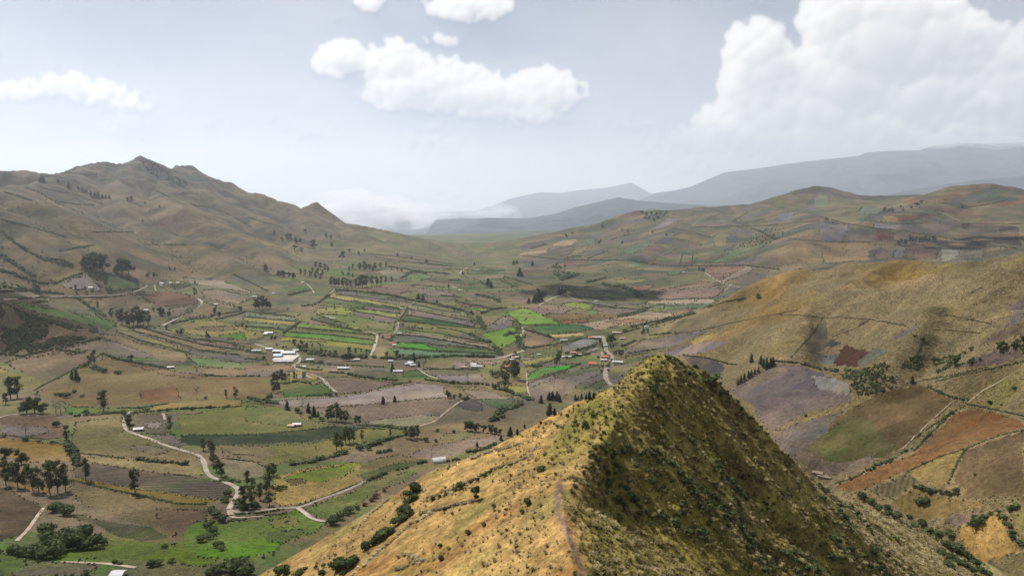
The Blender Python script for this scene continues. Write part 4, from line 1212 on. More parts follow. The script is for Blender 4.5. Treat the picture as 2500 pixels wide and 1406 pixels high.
for n, (reg, pts, rgb, fur) in enumerate(FIELDS):
    if FINFO[n] is None:
        continue
    cen, dirv, med = FINFO[n]
    green = rgb[1] > rgb[0]
    if fur is None:
        fur = 0.035 if green else 0.075
    if isinstance(fur, tuple):      # angle from the long axis, spacing in metres, strength
        off, sp, st = fur
        ang = math.atan2(dirv[1], dirv[0]) + off
        st *= 0.45
    else:
        ang = math.atan2(dirv[1], dirv[0]); sp = max(2.2, med / 150); st = fur * float(np.clip(900 / med - 0.3, 0, 1))
    k = 2 * math.pi / sp
    nx, ny = -math.sin(ang) * k, math.cos(ang) * k
    ground_mesh('field', FID == n, fieldcol(rgb), (nx, ny, st), 0.22 if fur == 0 else 0.08)
ground_mesh('terrain', (FID < 0) & ~CFG)
ground_mesh('grass_hill', (FID < 0) & CFG)


# coarse land behind and beside the viewer, so that the place goes on
def coarse(name, az0, az1, na, r0, r1, nr):
    a, l = np.meshgrid(np.linspace(az0, az1, na), np.linspace(math.log(r0), math.log(r1), nr))
    X = np.exp(l) * np.sin(a); Y = np.exp(l) * np.cos(a)
    aw = np.where(a > math.pi, a - 2 * math.pi, a)
    s = base_s(np.clip(aw, -0.9, 0.9), np.clip(l, 3.5, 9.2))
    z = s * np.exp(l)
    z = np.clip(z, -260, 150) + 30 * fbm(X / 400, Y / 400, 4, 3)
    bl = np.clip((np.abs(aw) - 0.8) * 4, 0, 1)
    z = z * (1 - bl) + bl * (-150 + 60 * fbm(X / 900, Y / 900, 3, 9)) + ZC
    me = bpy.data.meshes.new(name)
    v = np.stack([X.ravel(), Y.ravel(), z.ravel()], 1)
    f = [(i * na + j, i * na + j + 1, (i + 1) * na + j + 1, (i + 1) * na + j) for i in range(nr - 1) for j in range(na - 1)]
    me.from_pydata(v.tolist(), [], f)
    c, rr = base_colours(v[:, 0], v[:, 1], v[:, 2], np.zeros(len(v), bool))
    at = me.attributes.new('col', 'FLOAT_COLOR', 'POINT')
    at.data.foreach_set('color', np.concatenate([c, np.ones((len(c), 1))], 1).astype(np.float32).ravel())
    me.polygons.foreach_set('use_smooth', [True] * len(me.polygons))
    me.materials.append(LAND)
    o = bpy.data.objects.new(name, me)
    COL.objects.link(o)
    o['kind'] = 'structure'


coarse('terrain', math.radians(46.5), math.radians(313.5), 90, 44, 7200, 70)


# ------------------------------------------------------------------ far mountains
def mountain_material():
    m = bpy.data.materials.new('far_forest_haze_blue')
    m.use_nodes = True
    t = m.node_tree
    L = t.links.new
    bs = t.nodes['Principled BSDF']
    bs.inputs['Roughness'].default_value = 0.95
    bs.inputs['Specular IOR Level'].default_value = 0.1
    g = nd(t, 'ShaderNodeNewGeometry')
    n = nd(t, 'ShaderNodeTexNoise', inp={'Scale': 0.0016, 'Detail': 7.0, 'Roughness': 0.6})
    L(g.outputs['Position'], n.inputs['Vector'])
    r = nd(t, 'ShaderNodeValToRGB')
    r.color_ramp.elements[0].position = 0.36; r.color_ramp.elements[0].color = (0.012, 0.022, 0.034, 1)  # dark forest tones with the blue of distant haze put into the colour
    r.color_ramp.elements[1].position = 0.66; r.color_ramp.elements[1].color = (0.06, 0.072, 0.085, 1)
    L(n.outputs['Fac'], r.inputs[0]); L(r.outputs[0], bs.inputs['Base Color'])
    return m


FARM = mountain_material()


def mountain(prof, Y, run, base, seed, back=2500, rough=1.0):
    """a range: crest profile in photograph pixels at distance Y, falling towards the viewer over RUN metres to height BASE"""
    px = np.linspace(prof[0][0], prof[-1][0], 260)
    py = np.interp(px, [p[0] for p in prof], [p[1] for p in prof])
    pts = np.array([wpt(a, b, Y) for a, b in zip(px, py)])
    X, zc = pts[:, 0], pts[:, 2]
    nrow = 110
    ts = np.concatenate([np.linspace(-1, 0, 12)[:-1], np.linspace(0, 1, nrow)])
    verts = []
    for t in ts:
        if t < 0:
            y = np.full(X.shape, Y - t * back); zz = zc - (-t) * (zc - base) * 0.9
        else:
            y = np.full(X.shape, Y - t * run)
            sp = ridged(X / (run * 0.28) + 0.25 * fbm(X / 900, y / 900, 2, seed + 5), y / (run * 1.1), 4, seed)
            fall = t ** 0.8
            zz = zc + (base - zc) * fall + (zc - base) * 0.55 * (sp - 0.55) * np.sin(np.pi * min(t * 1.15, 1)) * rough
            zz = zz + 30 * rough * fbm(X / 260, y / 260, 3, seed + 9) * min(t * 6, 1)
            zz = np.minimum(zz, zc - (zc - base) * 0.02 * t)
        zz = zz + 9 * fbm(X / 120, y / 120, 3, seed + 2)
        verts.append(np.stack([X * (y / Y) ** 0.35, y, zz + ZC], 1))
    V = np.concatenate(verts)
    n = len(px)
    f = [(i * n + j, (i + 1) * n + j, (i + 1) * n + j + 1, i * n + j + 1) for i in range(len(ts) - 1) for j in range(n - 1)]
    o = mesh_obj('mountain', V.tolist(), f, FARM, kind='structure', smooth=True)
    return o


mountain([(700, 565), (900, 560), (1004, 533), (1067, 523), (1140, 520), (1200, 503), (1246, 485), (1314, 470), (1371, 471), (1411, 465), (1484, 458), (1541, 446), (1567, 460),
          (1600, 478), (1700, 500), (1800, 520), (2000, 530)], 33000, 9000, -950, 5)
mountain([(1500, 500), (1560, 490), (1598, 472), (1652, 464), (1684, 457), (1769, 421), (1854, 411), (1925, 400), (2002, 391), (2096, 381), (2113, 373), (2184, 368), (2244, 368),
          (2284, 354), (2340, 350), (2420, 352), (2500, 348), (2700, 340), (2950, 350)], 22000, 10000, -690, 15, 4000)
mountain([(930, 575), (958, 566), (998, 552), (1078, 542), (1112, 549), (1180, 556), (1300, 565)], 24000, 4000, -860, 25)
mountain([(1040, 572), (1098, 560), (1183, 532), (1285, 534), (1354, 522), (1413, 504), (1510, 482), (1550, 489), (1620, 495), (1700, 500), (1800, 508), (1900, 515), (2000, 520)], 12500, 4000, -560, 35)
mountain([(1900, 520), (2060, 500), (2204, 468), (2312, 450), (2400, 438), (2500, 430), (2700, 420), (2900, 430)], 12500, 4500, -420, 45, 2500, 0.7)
# plain reaching to the horizon
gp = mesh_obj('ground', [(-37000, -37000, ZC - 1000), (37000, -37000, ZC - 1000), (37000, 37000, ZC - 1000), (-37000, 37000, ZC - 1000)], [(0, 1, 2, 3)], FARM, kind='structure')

# ------------------------------------------------------------------ air
hz = bpy.data.materials.new('haze')
hz.use_nodes = True
hz.node_tree.nodes.clear()
ho = nd(hz.node_tree, 'ShaderNodeOutputMaterial')
hv = nd(hz.node_tree, 'ShaderNodeVolumePrincipled', inp={'Density': 0.000042, 'Color': (0.82, 0.89, 1.0, 1), 'Anisotropy': 0.35})
hz.node_tree.links.new(hv.outputs[0], ho.inputs['Volume'])
HB = (-37500, 37500, -37500, 37500, ZC - 1001, ZC + 1850)
hb = mesh_obj('haze', [(x, y, z) for z in HB[4:] for y in HB[2:4] for x in HB[:2]],
              [(0, 2, 3, 1), (4, 5, 7, 6), (0, 1, 5, 4), (2, 6, 7, 3), (0, 4, 6, 2), (1, 3, 7, 5)], hz, kind='stuff')


# ------------------------------------------------------------------ low cloud lying at the head of the valley and on the far summit
def fog_bank(px0, px1, py0, py1, Y, n, seed, dens, depth=900.0):
    m = bpy.data.materials.new('low_cloud')
    m.use_nodes = True
    m.node_tree.nodes.clear()
    o_ = nd(m.node_tree, 'ShaderNodeOutputMaterial')
    v_ = nd(m.node_tree, 'ShaderNodeVolumePrincipled', inp={'Density': dens, 'Color': (0.97, 0.98, 1.0, 1), 'Anisotropy': 0.35})
    m.node_tree.links.new(v_.outputs[0], o_.inputs['Volume'])
    rs = np.random.default_rng(seed)
    bm = bmesh.new()
    for k in range(n):
        x, y, z = wpt(rs.uniform(px0, px1), rs.uniform(py0, py1), Y * rs.uniform(0.92, 1.08))
        r = depth * rs.uniform(0.25, 0.6)
        bmesh.ops.create_icosphere(bm, subdivisions=3, radius=1.0, matrix=Matrix.Translation((x, y, z + ZC)) @ Matrix.Diagonal((r * 1.5, r, r * 0.42, 1)))
    me = bpy.data.meshes.new('cloud')
    bm.to_mesh(me); bm.free()
    me.materials.append(m)
    o = bpy.data.objects.new('cloud', me)
    COL.objects.link(o)
    o['kind'] = 'stuff'


fog_bank(740, 1010, 505, 552, 11000, 60, 3, 0.0016, 520)
fog_bank(800, 960, 468, 510, 11500, 26, 4, 0.0014, 420)
fog_bank(960, 1240, 500, 530, 22000, 26, 6, 0.0006, 900)
fog_bank(2290, 2700, 338, 350, 21500, 40, 5, 0.0009, 800)

# ------------------------------------------------------------------ plant and building materials
def plain_material(name, c1, c2, scale=0.8, rough=0.85, rnd=0.25, spec=0.2, trans=0.0):
    """colour between C1 and C2 by noise, brightness varied from object to object"""
    m = bpy.data.materials.new(name)
    m.use_nodes = True
    t = m.node_tree
    L = t.links.new
    bs = t.nodes['Principled BSDF']
    bs.inputs['Roughness'].default_value = rough
    bs.inputs['Specular IOR Level'].default_value = spec
    g = nd(t, 'ShaderNodeNewGeometry')
    n = nd(t, 'ShaderNodeTexNoise', inp={'Scale': scale, 'Detail': 3.0})
    L(g.outputs['Position'], n.inputs['Vector'])
    mp = nd(t, 'ShaderNodeMapRange', inp={'From Min': 0.35, 'From Max': 0.65})
    L(n.outputs['Fac'], mp.inputs['Value'])
    mx = nd(t, 'ShaderNodeMix', data_type='RGBA')
    mx.inputs[6].default_value = (*c1, 1); mx.inputs[7].default_value = (*c2, 1)
    L(mp.outputs[0], mx.inputs['Factor'])
    oi = nd(t, 'ShaderNodeObjectInfo')
    br = nd(t, 'ShaderNodeMapRange', inp={'To Min': 1 - rnd, 'To Max': 1 + rnd})
    L(oi.outputs['Random'], br.inputs['Value'])
    vm = nd(t, 'ShaderNodeVectorMath', operation='SCALE')
    L(mx.outputs[2], vm.inputs[0]); L(br.outputs[0], vm.inputs['Scale'])
    L(vm.outputs[0], bs.inputs['Base Color'])
    if trans:
        tr = nd(t, 'ShaderNodeBsdfTranslucent')
        ms = nd(t, 'ShaderNodeMixShader', inp={0: trans})
        L(vm.outputs[0], tr.inputs['Color'])
        L(bs.outputs[0], ms.inputs[1]); L(tr.outputs[0], ms.inputs[2])
        L(ms.outputs[0], t.nodes['Material Output'].inputs[0])
    return m


M = {
    'euc': plain_material('eucalyptus_leaf', (0.05, 0.064, 0.028), (0.12, 0.132, 0.06), 0.25, trans=0.4),
    'pine': plain_material('pine_needle', (0.020, 0.032, 0.017), (0.045, 0.062, 0.028), 0.3, trans=0.12),
    'broad': plain_material('broad_leaf', (0.036, 0.056, 0.02), (0.085, 0.112, 0.038), 0.3, trans=0.32),
    'hedge': plain_material('hedge_leaf', (0.042, 0.06, 0.021), (0.098, 0.122, 0.045), 0.22, rnd=0.35, trans=0.3),
    'red': plain_material('reddish_leaf', (0.05, 0.03, 0.018), (0.09, 0.05, 0.03), 0.4, trans=0.15),
    'straw': plain_material('straw_blade', (0.34, 0.27, 0.14), (0.56, 0.48, 0.30), 0.15, rnd=0.35, trans=0.5),
    'olive': plain_material('olive_blade', (0.13, 0.115, 0.036), (0.29, 0.235, 0.095), 0.12, rnd=0.4, trans=0.35),
    'bark': plain_material('bark', (0.10, 0.08, 0.06), (0.22, 0.18, 0.14), 1.5),
    'road': plain_material('road_dust', (0.20, 0.165, 0.135), (0.30, 0.255, 0.21), 0.15, 0.95),
    'track': plain_material('dirt_track', (0.20, 0.15, 0.115), (0.30, 0.235, 0.185), 0.2, 0.95),
    'wall': plain_material('plaster', (0.34, 0.31, 0.27), (0.46, 0.43, 0.38), 0.5),
    'adobe': plain_material('adobe', (0.24, 0.16, 0.11), (0.34, 0.24, 0.17), 0.5),
    'white': plain_material('white_sheet_roof', (0.28, 0.28, 0.29), (0.46, 0.46, 0.47), 0.3, 0.55, 0.1, 0.4),
    'grey': plain_material('grey_sheet_roof', (0.30, 0.31, 0.32), (0.44, 0.45, 0.46), 0.3, 0.6, 0.15, 0.4),
    'redroof': plain_material('red_roof', (0.34, 0.095, 0.055), (0.46, 0.14, 0.08), 0.4, 0.8, 0.15),
    'pink': plain_material('faded_tile_roof', (0.28, 0.17, 0.13), (0.38, 0.25, 0.20), 0.4),
    'blue': plain_material('blue_sheet_roof', (0.22, 0.36, 0.54), (0.34, 0.48, 0.64), 0.3, 0.55, 0.1, 0.4),
    'dark': plain_material('dark_opening', (0.02, 0.018, 0.016), (0.035, 0.03, 0.028), 1.0),
    'wood': plain_material('old_wood', (0.12, 0.09, 0.07), (0.20, 0.16, 0.12), 2.0),
    'hide': plain_material('dark_hide', (0.02, 0.016, 0.013), (0.05, 0.04, 0.03), 3.0),
    'cloth': plain_material('dark_cloth', (0.03, 0.025, 0.05), (0.06, 0.04, 0.06), 3.0),
    'skin': plain_material('skin', (0.25, 0.14, 0.09), (0.30, 0.17, 0.11), 3.0),
    'concrete': plain_material('concrete_yard', (0.32, 0.30, 0.27), (0.42, 0.39, 0.36), 0.2),
    'rock': plain_material('pale_earth', (0.20, 0.165, 0.145), (0.34, 0.29, 0.26), 0.3),
}


# ------------------------------------------------------------------ plant shapes (arrays of vertices and faces)
def leaves(blobs, n, size, rs, flat=0.35):
    """N leaf tufts on and in ellipsoid clumps: (centre, radii)"""
    wts = np.array([b[1][0] * b[1][1] + b[1][0] * b[1][2] for b in blobs]); wts = wts / wts.sum()
    which = rs.choice(len(blobs), n, p=wts)
    C = np.array([b[0] for b in blobs])[which]; R = np.array([b[1] for b in blobs])[which]
    d = rs.normal(size=(n, 3)); d /= np.linalg.norm(d, axis=1, keepdims=True)
    rad = rs.uniform(0.55, 1.05, (n, 1)) ** 0.6
    P = C + d * R * rad
    # a tuft is two crossed triangles
    nrm = d + flat * rs.normal(size=(n, 3)); nrm /= np.linalg.norm(nrm, axis=1, keepdims=True)
    a = np.cross(nrm, rs.normal(size=(n, 3))); a /= np.linalg.norm(a, axis=1, keepdims=True)
    b = np.cross(nrm, a)
    s = size * rs.uniform(0.6, 1.4, (n, 1))
    V = np.stack([P - a * s * 0.6, P + b * s * 0.9 + nrm * s * 0.2, P + a * s * 0.6, P - b * s * 0.7 - nrm * s * 0.15], 1).reshape(-1, 3)
    Fq = np.arange(n * 4).reshape(-1, 4)
    return V, Fq


ICO_V = None


def lump(center, radii, rs, amp=0.18):
    """a small uneven closed lump (the dark inside of a crown)"""
    global ICO_V, ICO_F
    if ICO_V is None:
        bm = bmesh.new()
        bmesh.ops.create_icosphere(bm, subdivisions=1, radius=1.0)
        ICO_V = np.array([v.co[:] for v in bm.verts]); ICO_F = np.array([[v.index for v in f.verts] for f in bm.faces])
        bm.free()
    V = ICO_V * (1 + amp * rs.normal(size=(len(ICO_V), 1))) * np.array(radii) + np.array(center)
    return V, ICO_F


def merge(parts):
    """parts: list of (V, F); faces may be of 3 or 4 corners"""
    vs = []; fs = []; k = 0
    for V, Fc in parts:
        vs.append(V); fs += (np.asarray(Fc) + k).tolist(); k += len(V)
    return np.concatenate(vs), fs


def limb(p, q, r0, r1, n=6):
    p = np.array(p, float); q = np.array(q, float)
    d = q - p; d /= np.linalg.norm(d)
    a = np.cross(d, [0.3, 0.9, 0.2]); a /= np.linalg.norm(a); b = np.cross(d, a)
    an = np.arange(n) * 2 * math.pi / n
    ring = np.cos(an)[:, None] * a + np.sin(an)[:, None] * b
    V = np.concatenate([p + ring * r0, q + ring * r1])
    Fc = [[i, (i + 1) % n, n + (i + 1) % n, n + i] for i in range(n)]
    return V, np.array(Fc)


def make_mesh(name, V, Fc, mat, smooth=False):
    me = bpy.data.meshes.new(name)
    me.from_pydata(np.asarray(V).tolist(), [], [list(f) for f in Fc])
    if smooth:
        me.polygons.foreach_set('use_smooth', [True] * len(me.polygons))
    me.materials.append(mat)
    me.update()
    return me


def tree_meshes(kind, seed):
    """trunk and crown meshes of a tree one metre high"""
    rs = np.random.default_rng(seed)
    parts = []; blobs = []
    if kind == 'euc':
        top = np.array([rs.normal() * 0.03, rs.normal() * 0.03, 0.86])
        mid = np.array([rs.normal() * 0.015, rs.normal() * 0.015, 0.45])
        parts += [limb((0, 0, -0.04), mid, 0.020, 0.014), limb(mid, top, 0.014, 0.004)]
        for k in range(26):
            z = rs.uniform(0.24, 0.94)
            an = rs.uniform(0, 2 * math.pi); ln = rs.uniform(0.05, 0.20) * (1.2 - 0.75 * z) * (0.6 if z < 0.38 else 1.0)
            base = mid + (top - mid) * max(0, (z - 0.45) / 0.41) if z > 0.45 else mid * (z / 0.45)
            tip = base + np.array([math.cos(an) * ln, math.sin(an) * ln, ln * 0.5])
            parts.append(limb(base, tip, 0.006, 0.002, 4))
            r = rs.uniform(0.04, 0.085) * (1.15 - 0.3 * z)
            blobs.append((tip, (r, r, r * rs.uniform(0.9, 1.7))))
        blobs += [(top, (0.06, 0.06, 0.09))]
        V, Fc = leaves(blobs, 1100, 0.026, rs, 0.8)
        core = [lump(b[0], tuple(np.array(b[1]) * 0.6), rs) for b in blobs[::2]]
        mat = 'euc'
    elif kind == 'pine':
        parts.append(limb((0, 0, -0.04), (0, 0, 0.95), 0.022, 0.004))
        w = rs.uniform(0.16, 0.22)
        for k in range(10):
            z = 0.10 + 0.085 * k
            rr = w * (1 - (z / 1.02) ** 1.3) + 0.02
            for q in range(4):
                an = rs.uniform(0, 2 * math.pi)
                blobs.append(((math.cos(an) * rr * 0.55, math.sin(an) * rr * 0.55, z + rs.normal() * 0.02), (rr * 0.55, rr * 0.55, 0.06)))
        V, Fc = leaves(blobs, 760, 0.034, rs, 0.5)
        core = [lump((0, 0, 0.12 + 0.12 * k), (w * (0.85 - 0.11 * k), w * (0.85 - 0.11 * k), 0.09), rs) for k in range(7)]
        mat = 'pine'
    elif kind == 'broad':
        parts.append(limb((0, 0, -0.05), (0, 0, 0.4), 0.035, 0.02))
        for k in range(11):
            an = rs.uniform(0, 2 * math.pi); q = rs.uniform(0.05, 0.32); z = rs.uniform(0.22, 0.80)
            q *= math.sqrt(max(0.1, 1 - ((z - 0.42) / 0.5) ** 2))
            r = rs.uniform(0.11, 0.19)
            c = (math.cos(an) * q, math.sin(an) * q, z)
            parts.append(limb((0, 0, 0.2), c, 0.014, 0.005, 4))
            blobs.append((c, (r, r, r * 0.9)))
        V, Fc = leaves(blobs, 700, 0.042, rs, 0.6)
        core = [lump(b[0], tuple(np.array(b[1]) * 0.72), rs) for b in blobs]
        mat = 'broad'
    elif kind == 'bare':
        top = np.array([rs.normal() * 0.04, rs.normal() * 0.04, 0.8])
        parts += [limb((0, 0, -0.04), top * 0.5, 0.016, 0.010), limb(top * 0.5, top, 0.010, 0.003)]
        for k in range(14):
            z = rs.uniform(0.35, 0.95); an = rs.uniform(0, 2 * math.pi); ln = rs.uniform(0.10, 0.26)
            base = top * min(z, 0.98)
            tip = base + np.array([math.cos(an) * ln, math.sin(an) * ln, ln * 0.8])
            parts.append(limb(base, tip, 0.006, 0.0015, 4))
            blobs.append((tip, (0.05, 0.05, 0.05)))
        V, Fc = leaves(blobs, 130, 0.022, rs, 0.9)
        core = []
        mat = 'euc'
    crown = merge([(V, Fc)] + core)
    trunk = merge(parts)
    return make_mesh('trunk', *trunk, M['bark'], True), make_mesh('crown', *crown, M[mat])


def shrub_arrays(seed, n, size, squash=0.8):
    rs = np.random.default_rng(seed)
    blobs = []
    for k in range(5):
        an = rs.uniform(0, 2 * math.pi); q = rs.uniform(0, 0.30)
        r = rs.uniform(0.22, 0.36)
        blobs.append(((math.cos(an) * q, math.sin(an) * q, r * 0.7 + rs.uniform(0, 0.3) * squash), (r, r, r * squash)))
    parts = [leaves(blobs, n, size, rs, 0.6)] + [lump(b[0], tuple(np.array(b[1]) * 0.8), rs) for b in blobs[:4]]
    return merge(parts)


TREES = {k: [tree_meshes(k, 100 * i + 7 * len(k)) for i in range(5)] for k in ('euc', 'pine', 'broad', 'bare')}
SHRUBS = [make_mesh('shrub', *shrub_arrays(500 + i, 260, 0.075), M['broad']) for i in range(5)]
REDSHRUBS = [make_mesh('shrub', *shrub_arrays(540 + i, 220, 0.075), M['red']) for i in range(2)]
TNAME = {'euc': 'eucalyptus_tree', 'pine': 'pine_tree', 'broad': 'broadleaf_tree', 'bare': 'thin_tree', 'shrub': 'shrub', 'red': 'shrub'}
TWORD = {'euc': 'eucalyptus', 'pine': 'dark pine', 'broad': 'round dark tree', 'bare': 'thin sparse tree', 'shrub': 'dark shrub', 'red': 'reddish shrub'}
ORD = ['first', 'second', 'third', 'fourth', 'fifth', 'sixth', 'seventh', 'eighth', 'ninth', 'tenth', 'eleventh', 'twelfth', 'thirteenth', 'fourteenth',
       'fifteenth', 'sixteenth', 'seventeenth', 'eighteenth', 'nineteenth', 'twentieth'] + ['twenty-' + w for w in
       ('first', 'second', 'third', 'fourth', 'fifth', 'sixth', 'seventh', 'eighth', 'ninth')] + ['thirtieth', 'thirty-first', 'thirty-second', 'thirty-third', 'thirty-fourth', 'thirty-fifth', 'thirty-sixth']


def place_tree(kind, pos, h, label, group, seed, wide=1.0):
    rs = random.Random(seed)
    x, y, z = pos
    if kind in ('shrub', 'red'):
        o = bpy.data.objects.new('shrub', rs.choice(SHRUBS if kind == 'shrub' else REDSHRUBS))
        COL.objects.link(o)
        o.scale = (h * 1.15 * wide, h * 1.15 * wide, h)
    else:
        o = bpy.data.objects.new(TNAME[kind], None)
        o.empty_display_size = 0.3
        COL.objects.link(o)
        tm, cm = rs.choice(TREES[kind])
        for nm, me in (('trunk', tm), ('crown', cm)):
            c = bpy.data.objects.new(nm, me)
            COL.objects.link(c)
            c.parent = o
        o.scale = (h * wide, h * wide, h)
    o.location = (x, y, z)
    o.rotation_euler = (0, 0, rs.uniform(0, 6.28))
    tag(o, label, 'shrub' if kind in ('shrub', 'red') else 'tree', group)
    return o


def T(desc, kind, reg, pts, group, wide=1.0):
    """one group of trees of a kind: base point and height in window pixels"""
    sc = REG[reg][2]
    got = []
    for x, y, h in sorted(pts):
        px, py = zp(reg, [(x, y)])[0]
        p = hit(px, py)
        if p is None:
            continue
        d = math.sqrt(p[0] ** 2 + p[1] ** 2 + (p[2] - ZC) ** 2) * math.cos(math.atan2(p[0], p[1]))
        got.append((p, h / sc * d / FPX, px))
    for i, (p, hm, px) in enumerate(got):
        word = TWORD[kind]
        if len(got) == 1:
            lab = f'{word} {desc}'
        elif i == 0:
            lab = f'leftmost {word} {desc}'
        elif i == len(got) - 1:
            lab = f'rightmost {word} {desc}'
        else:
            lab = f'{ORD[i]} {word} from the left {desc}'
        place_tree(kind, p, hm, lab, group, int(px * 7 + hm * 100), wide)


def hs(h, *xy):
    return [(x, y, h) for x, y in xy]


# lower left
T('in the stand above the dark furrowed slope', 'euc', 'i', [(50, 640, 230), (150, 660, 230), (215, 665, 170), (280, 690, 200), (330, 700, 230), (365, 700, 110), (425, 715, 290), (490, 705, 300), (555, 690, 250)], 'eucalyptus stand at the lower left')
T('behind the eucalyptus stand at the lower left edge', 'broad', 'i', [(40, 450, 165), (180, 455, 150), (110, 580, 150), (230, 560, 110)], 'dark trees behind the stand', 1.1)
T('at the upper end of the ridged brown field', 'euc', 'i', [(725, 605, 210)], None)
T('standing alone below the ridged brown field', 'euc', 'i', [(1145, 710, 230)], None, 1.2)
T('beside the white roofed hut on the lane', 'euc', 'i', [(1440, 195, 145)], None)
T('between the orange plot and the olive field', 'euc', 'i', [(570, 270, 150)], None)
T('rising from the reddish plot at the left edge', 'bare', 'i', [(225, 240, 200)], None)
T('at the bend of the lane above the hut', 'broad', 'i', [(1095, 165, 110)], None)
T('by the lane bend below the dark crop band', 'euc', 'i', [(1720, 345, 110), (1780, 390, 140), (1800, 455, 120), (1830, 525, 140), (1870, 565, 130)], 'clump on the lane bend', 1.5)
T('in the clump by the pale road fork', 'euc', 'i', [(2090, 640, 130), (2140, 690, 120), (2060, 830, 190), (2130, 800, 170), (2200, 760, 140), (2250, 700, 150), (2280, 640, 180), (2310, 560, 120), (2280, 810, 130)], 'clump by the road fork', 1.4)
T('under the eucalypts at the pale road fork', 'shrub', 'i', [(2010, 820, 90), (2070, 850, 100), (2150, 840, 100), (2350, 680, 60), (2400, 670, 50)], 'undergrowth at the fork')
T('in the thicket at the bottom left', 'shrub', 'i', [(130, 1210, 115), (200, 1225, 125), (330, 1230, 180), (400, 1245, 160), (480, 1195, 220), (350, 1060, 150), (560, 1145, 220), (640, 1175, 200), (720, 1105, 200), (770, 1165, 190), (850, 1140, 110), (480, 1245, 130), (400, 1110, 140), (430, 1030, 120), (560, 890, 150), (480, 860, 130)], 'thicket at the bottom left', 0.95)
T('along the lane by the bright green meadow', 'shrub', 'i', [(1920, 730, 90), (1890, 780, 80), (1800, 865, 90), (1840, 905, 90), (1880, 950, 100), (1770, 985, 90), (1800, 1045, 95), (1720, 1115, 90), (1780, 1095, 80), (1840, 1165, 80), (1880, 1190, 60)], 'shrubs along the lane')
T('alone in the yellow green meadow at the bottom', 'shrub', 'i', [(1385, 1168, 60)], None)
T('at the bottom edge by the meadow', 'shrub', 'i', [(970, 1300, 55), (1020, 1305, 45), (1280, 1325, 85), (1350, 1310, 70), (1440, 1290, 60), (720, 1400, 60)], 'shrubs at the bottom edge')
T('in the thicket at the foot of the orange slope', 'shrub', 'i', [(1850, 1380, 120), (1950, 1370, 140), (2030, 1340, 150), (2060, 1395, 130), (1780, 1395, 80), (2110, 1390, 110)], 'thicket at the slope foot')
# left
T('at the left edge above the lane', 'euc', 'e', [(90, 965, 205), (150, 955, 190), (50, 1010, 110)], 'dark trees at the left edge', 1.4)
T('in the grove by the lane on the left', 'broad', 'e', [(230, 1090, 170), (300, 1085, 150), (370, 1085, 110)], 'grove by the lane', 1.1)
T('right of the grove by the lane', 'bare', 'e', [(480, 1095, 130), (520, 1095, 140)], 'sparse trees by the lane', 1.5)
T('on the green verge above the hedged lane', 'euc', 'e', [(890, 1062, 175)], None, 1.5)
T('in the wide tan field', 'pine', 'e', [(620, 795, 85), (660, 812, 112)], 'pair of conifers in the tan field', 1.3)
T('at the corner of the plum ploughed field', 'euc', 'e', [(765, 685, 105), (812, 675, 145)], 'pair at the field corner')
T('below the pair at the field corner', 'shrub', 'e', [(740, 690, 50), (800, 705, 55), (850, 725, 60), (900, 735, 60), (1020, 750, 55), (990, 745, 45)], 'shrubs at the field corner')
T('on the upper edge of the tan field', 'broad', 'e', [(1125, 640, 72)], None)
T('beside the earth bank in the tan field', 'shrub', 'e', [(490, 940, 50), (530, 945, 60), (590, 950, 72), (640, 912, 48), (700, 950, 40)], 'shrubs at the earth bank')
T('standing alone at the tan field edge', 'bare', 'e', [(1690, 972, 155)], None, 0.7)
T('on the terrace edge below the tan field', 'euc', 'e', [(1940, 955, 75), (2020, 955, 105)], 'pair on the terrace edge', 1.2)
T('along the lane through the terrace', 'shrub', 'e', [(610, 1095, 40), (750, 1090, 65), (1060, 1095, 60), (1100, 1130, 70), (1270, 1060, 40), (1370, 1075, 45), (1440, 1065, 45), (1650, 1060, 50), (1810, 1040, 45), (1960, 1030, 35), (1770, 960, 35), (2310, 955, 60)], 'shrubs along the terrace lane')
T('along the reddish plot edge', 'shrub', 'e', [(35, 1290, 45), (205, 1325, 70), (345, 1335, 40), (440, 1345, 45), (480, 1200, 75), (590, 1390, 60), (560, 1360, 40)], 'shrubs at the reddish plot')
T('in the dark stand beside the curving road', 'euc', 'e', [(960, 270, 95), (1010, 290, 90), (1050, 325, 145), (1090, 335, 125), (1150, 335, 155), (1180, 325, 172), (1230, 328, 135), (1270, 328, 125), (1110, 345, 110), (1200, 335, 120)], 'dark stand by the curving road', 1.3)
T('by the farmstead above the curving road', 'broad', 'e', [(1370, 245, 85), (1395, 252, 72), (1450, 265, 62), (1320, 215, 45)], 'trees at the farmstead')
T('on the edge of the brown triangle field', 'euc', 'e', [(840, 198, 72)], None, 1.2)
T('at the road bend top', 'euc', 'e', [(1670, 85, 85)], None, 1.2)
T('in the clump at the foot of the brown spur', 'euc', 'e', [(2195, 192, 95), (2225, 195, 115), (2255, 192, 125), (2285, 190, 95), (2310, 190, 70)], 'clump at the foot of the spur', 1.4)
T('where the hedged roads meet', 'broad', 'e', [(2010, 182, 35), (2062, 208, 55), (1880, 262, 60), (1840, 235, 60)], 'trees where the roads meet')
T('in the trio on the rounded knoll', 'broad', 'e', [(2050, 350, 34), (2080, 352, 45), (2112, 357, 37)], 'trio on the knoll')
T('at the foot of the rounded knoll', 'broad', 'e', [(1780, 437, 62), (1555, 412, 62), (1520, 402, 42), (1430, 365, 45)], 'trees at the foot of the knoll')
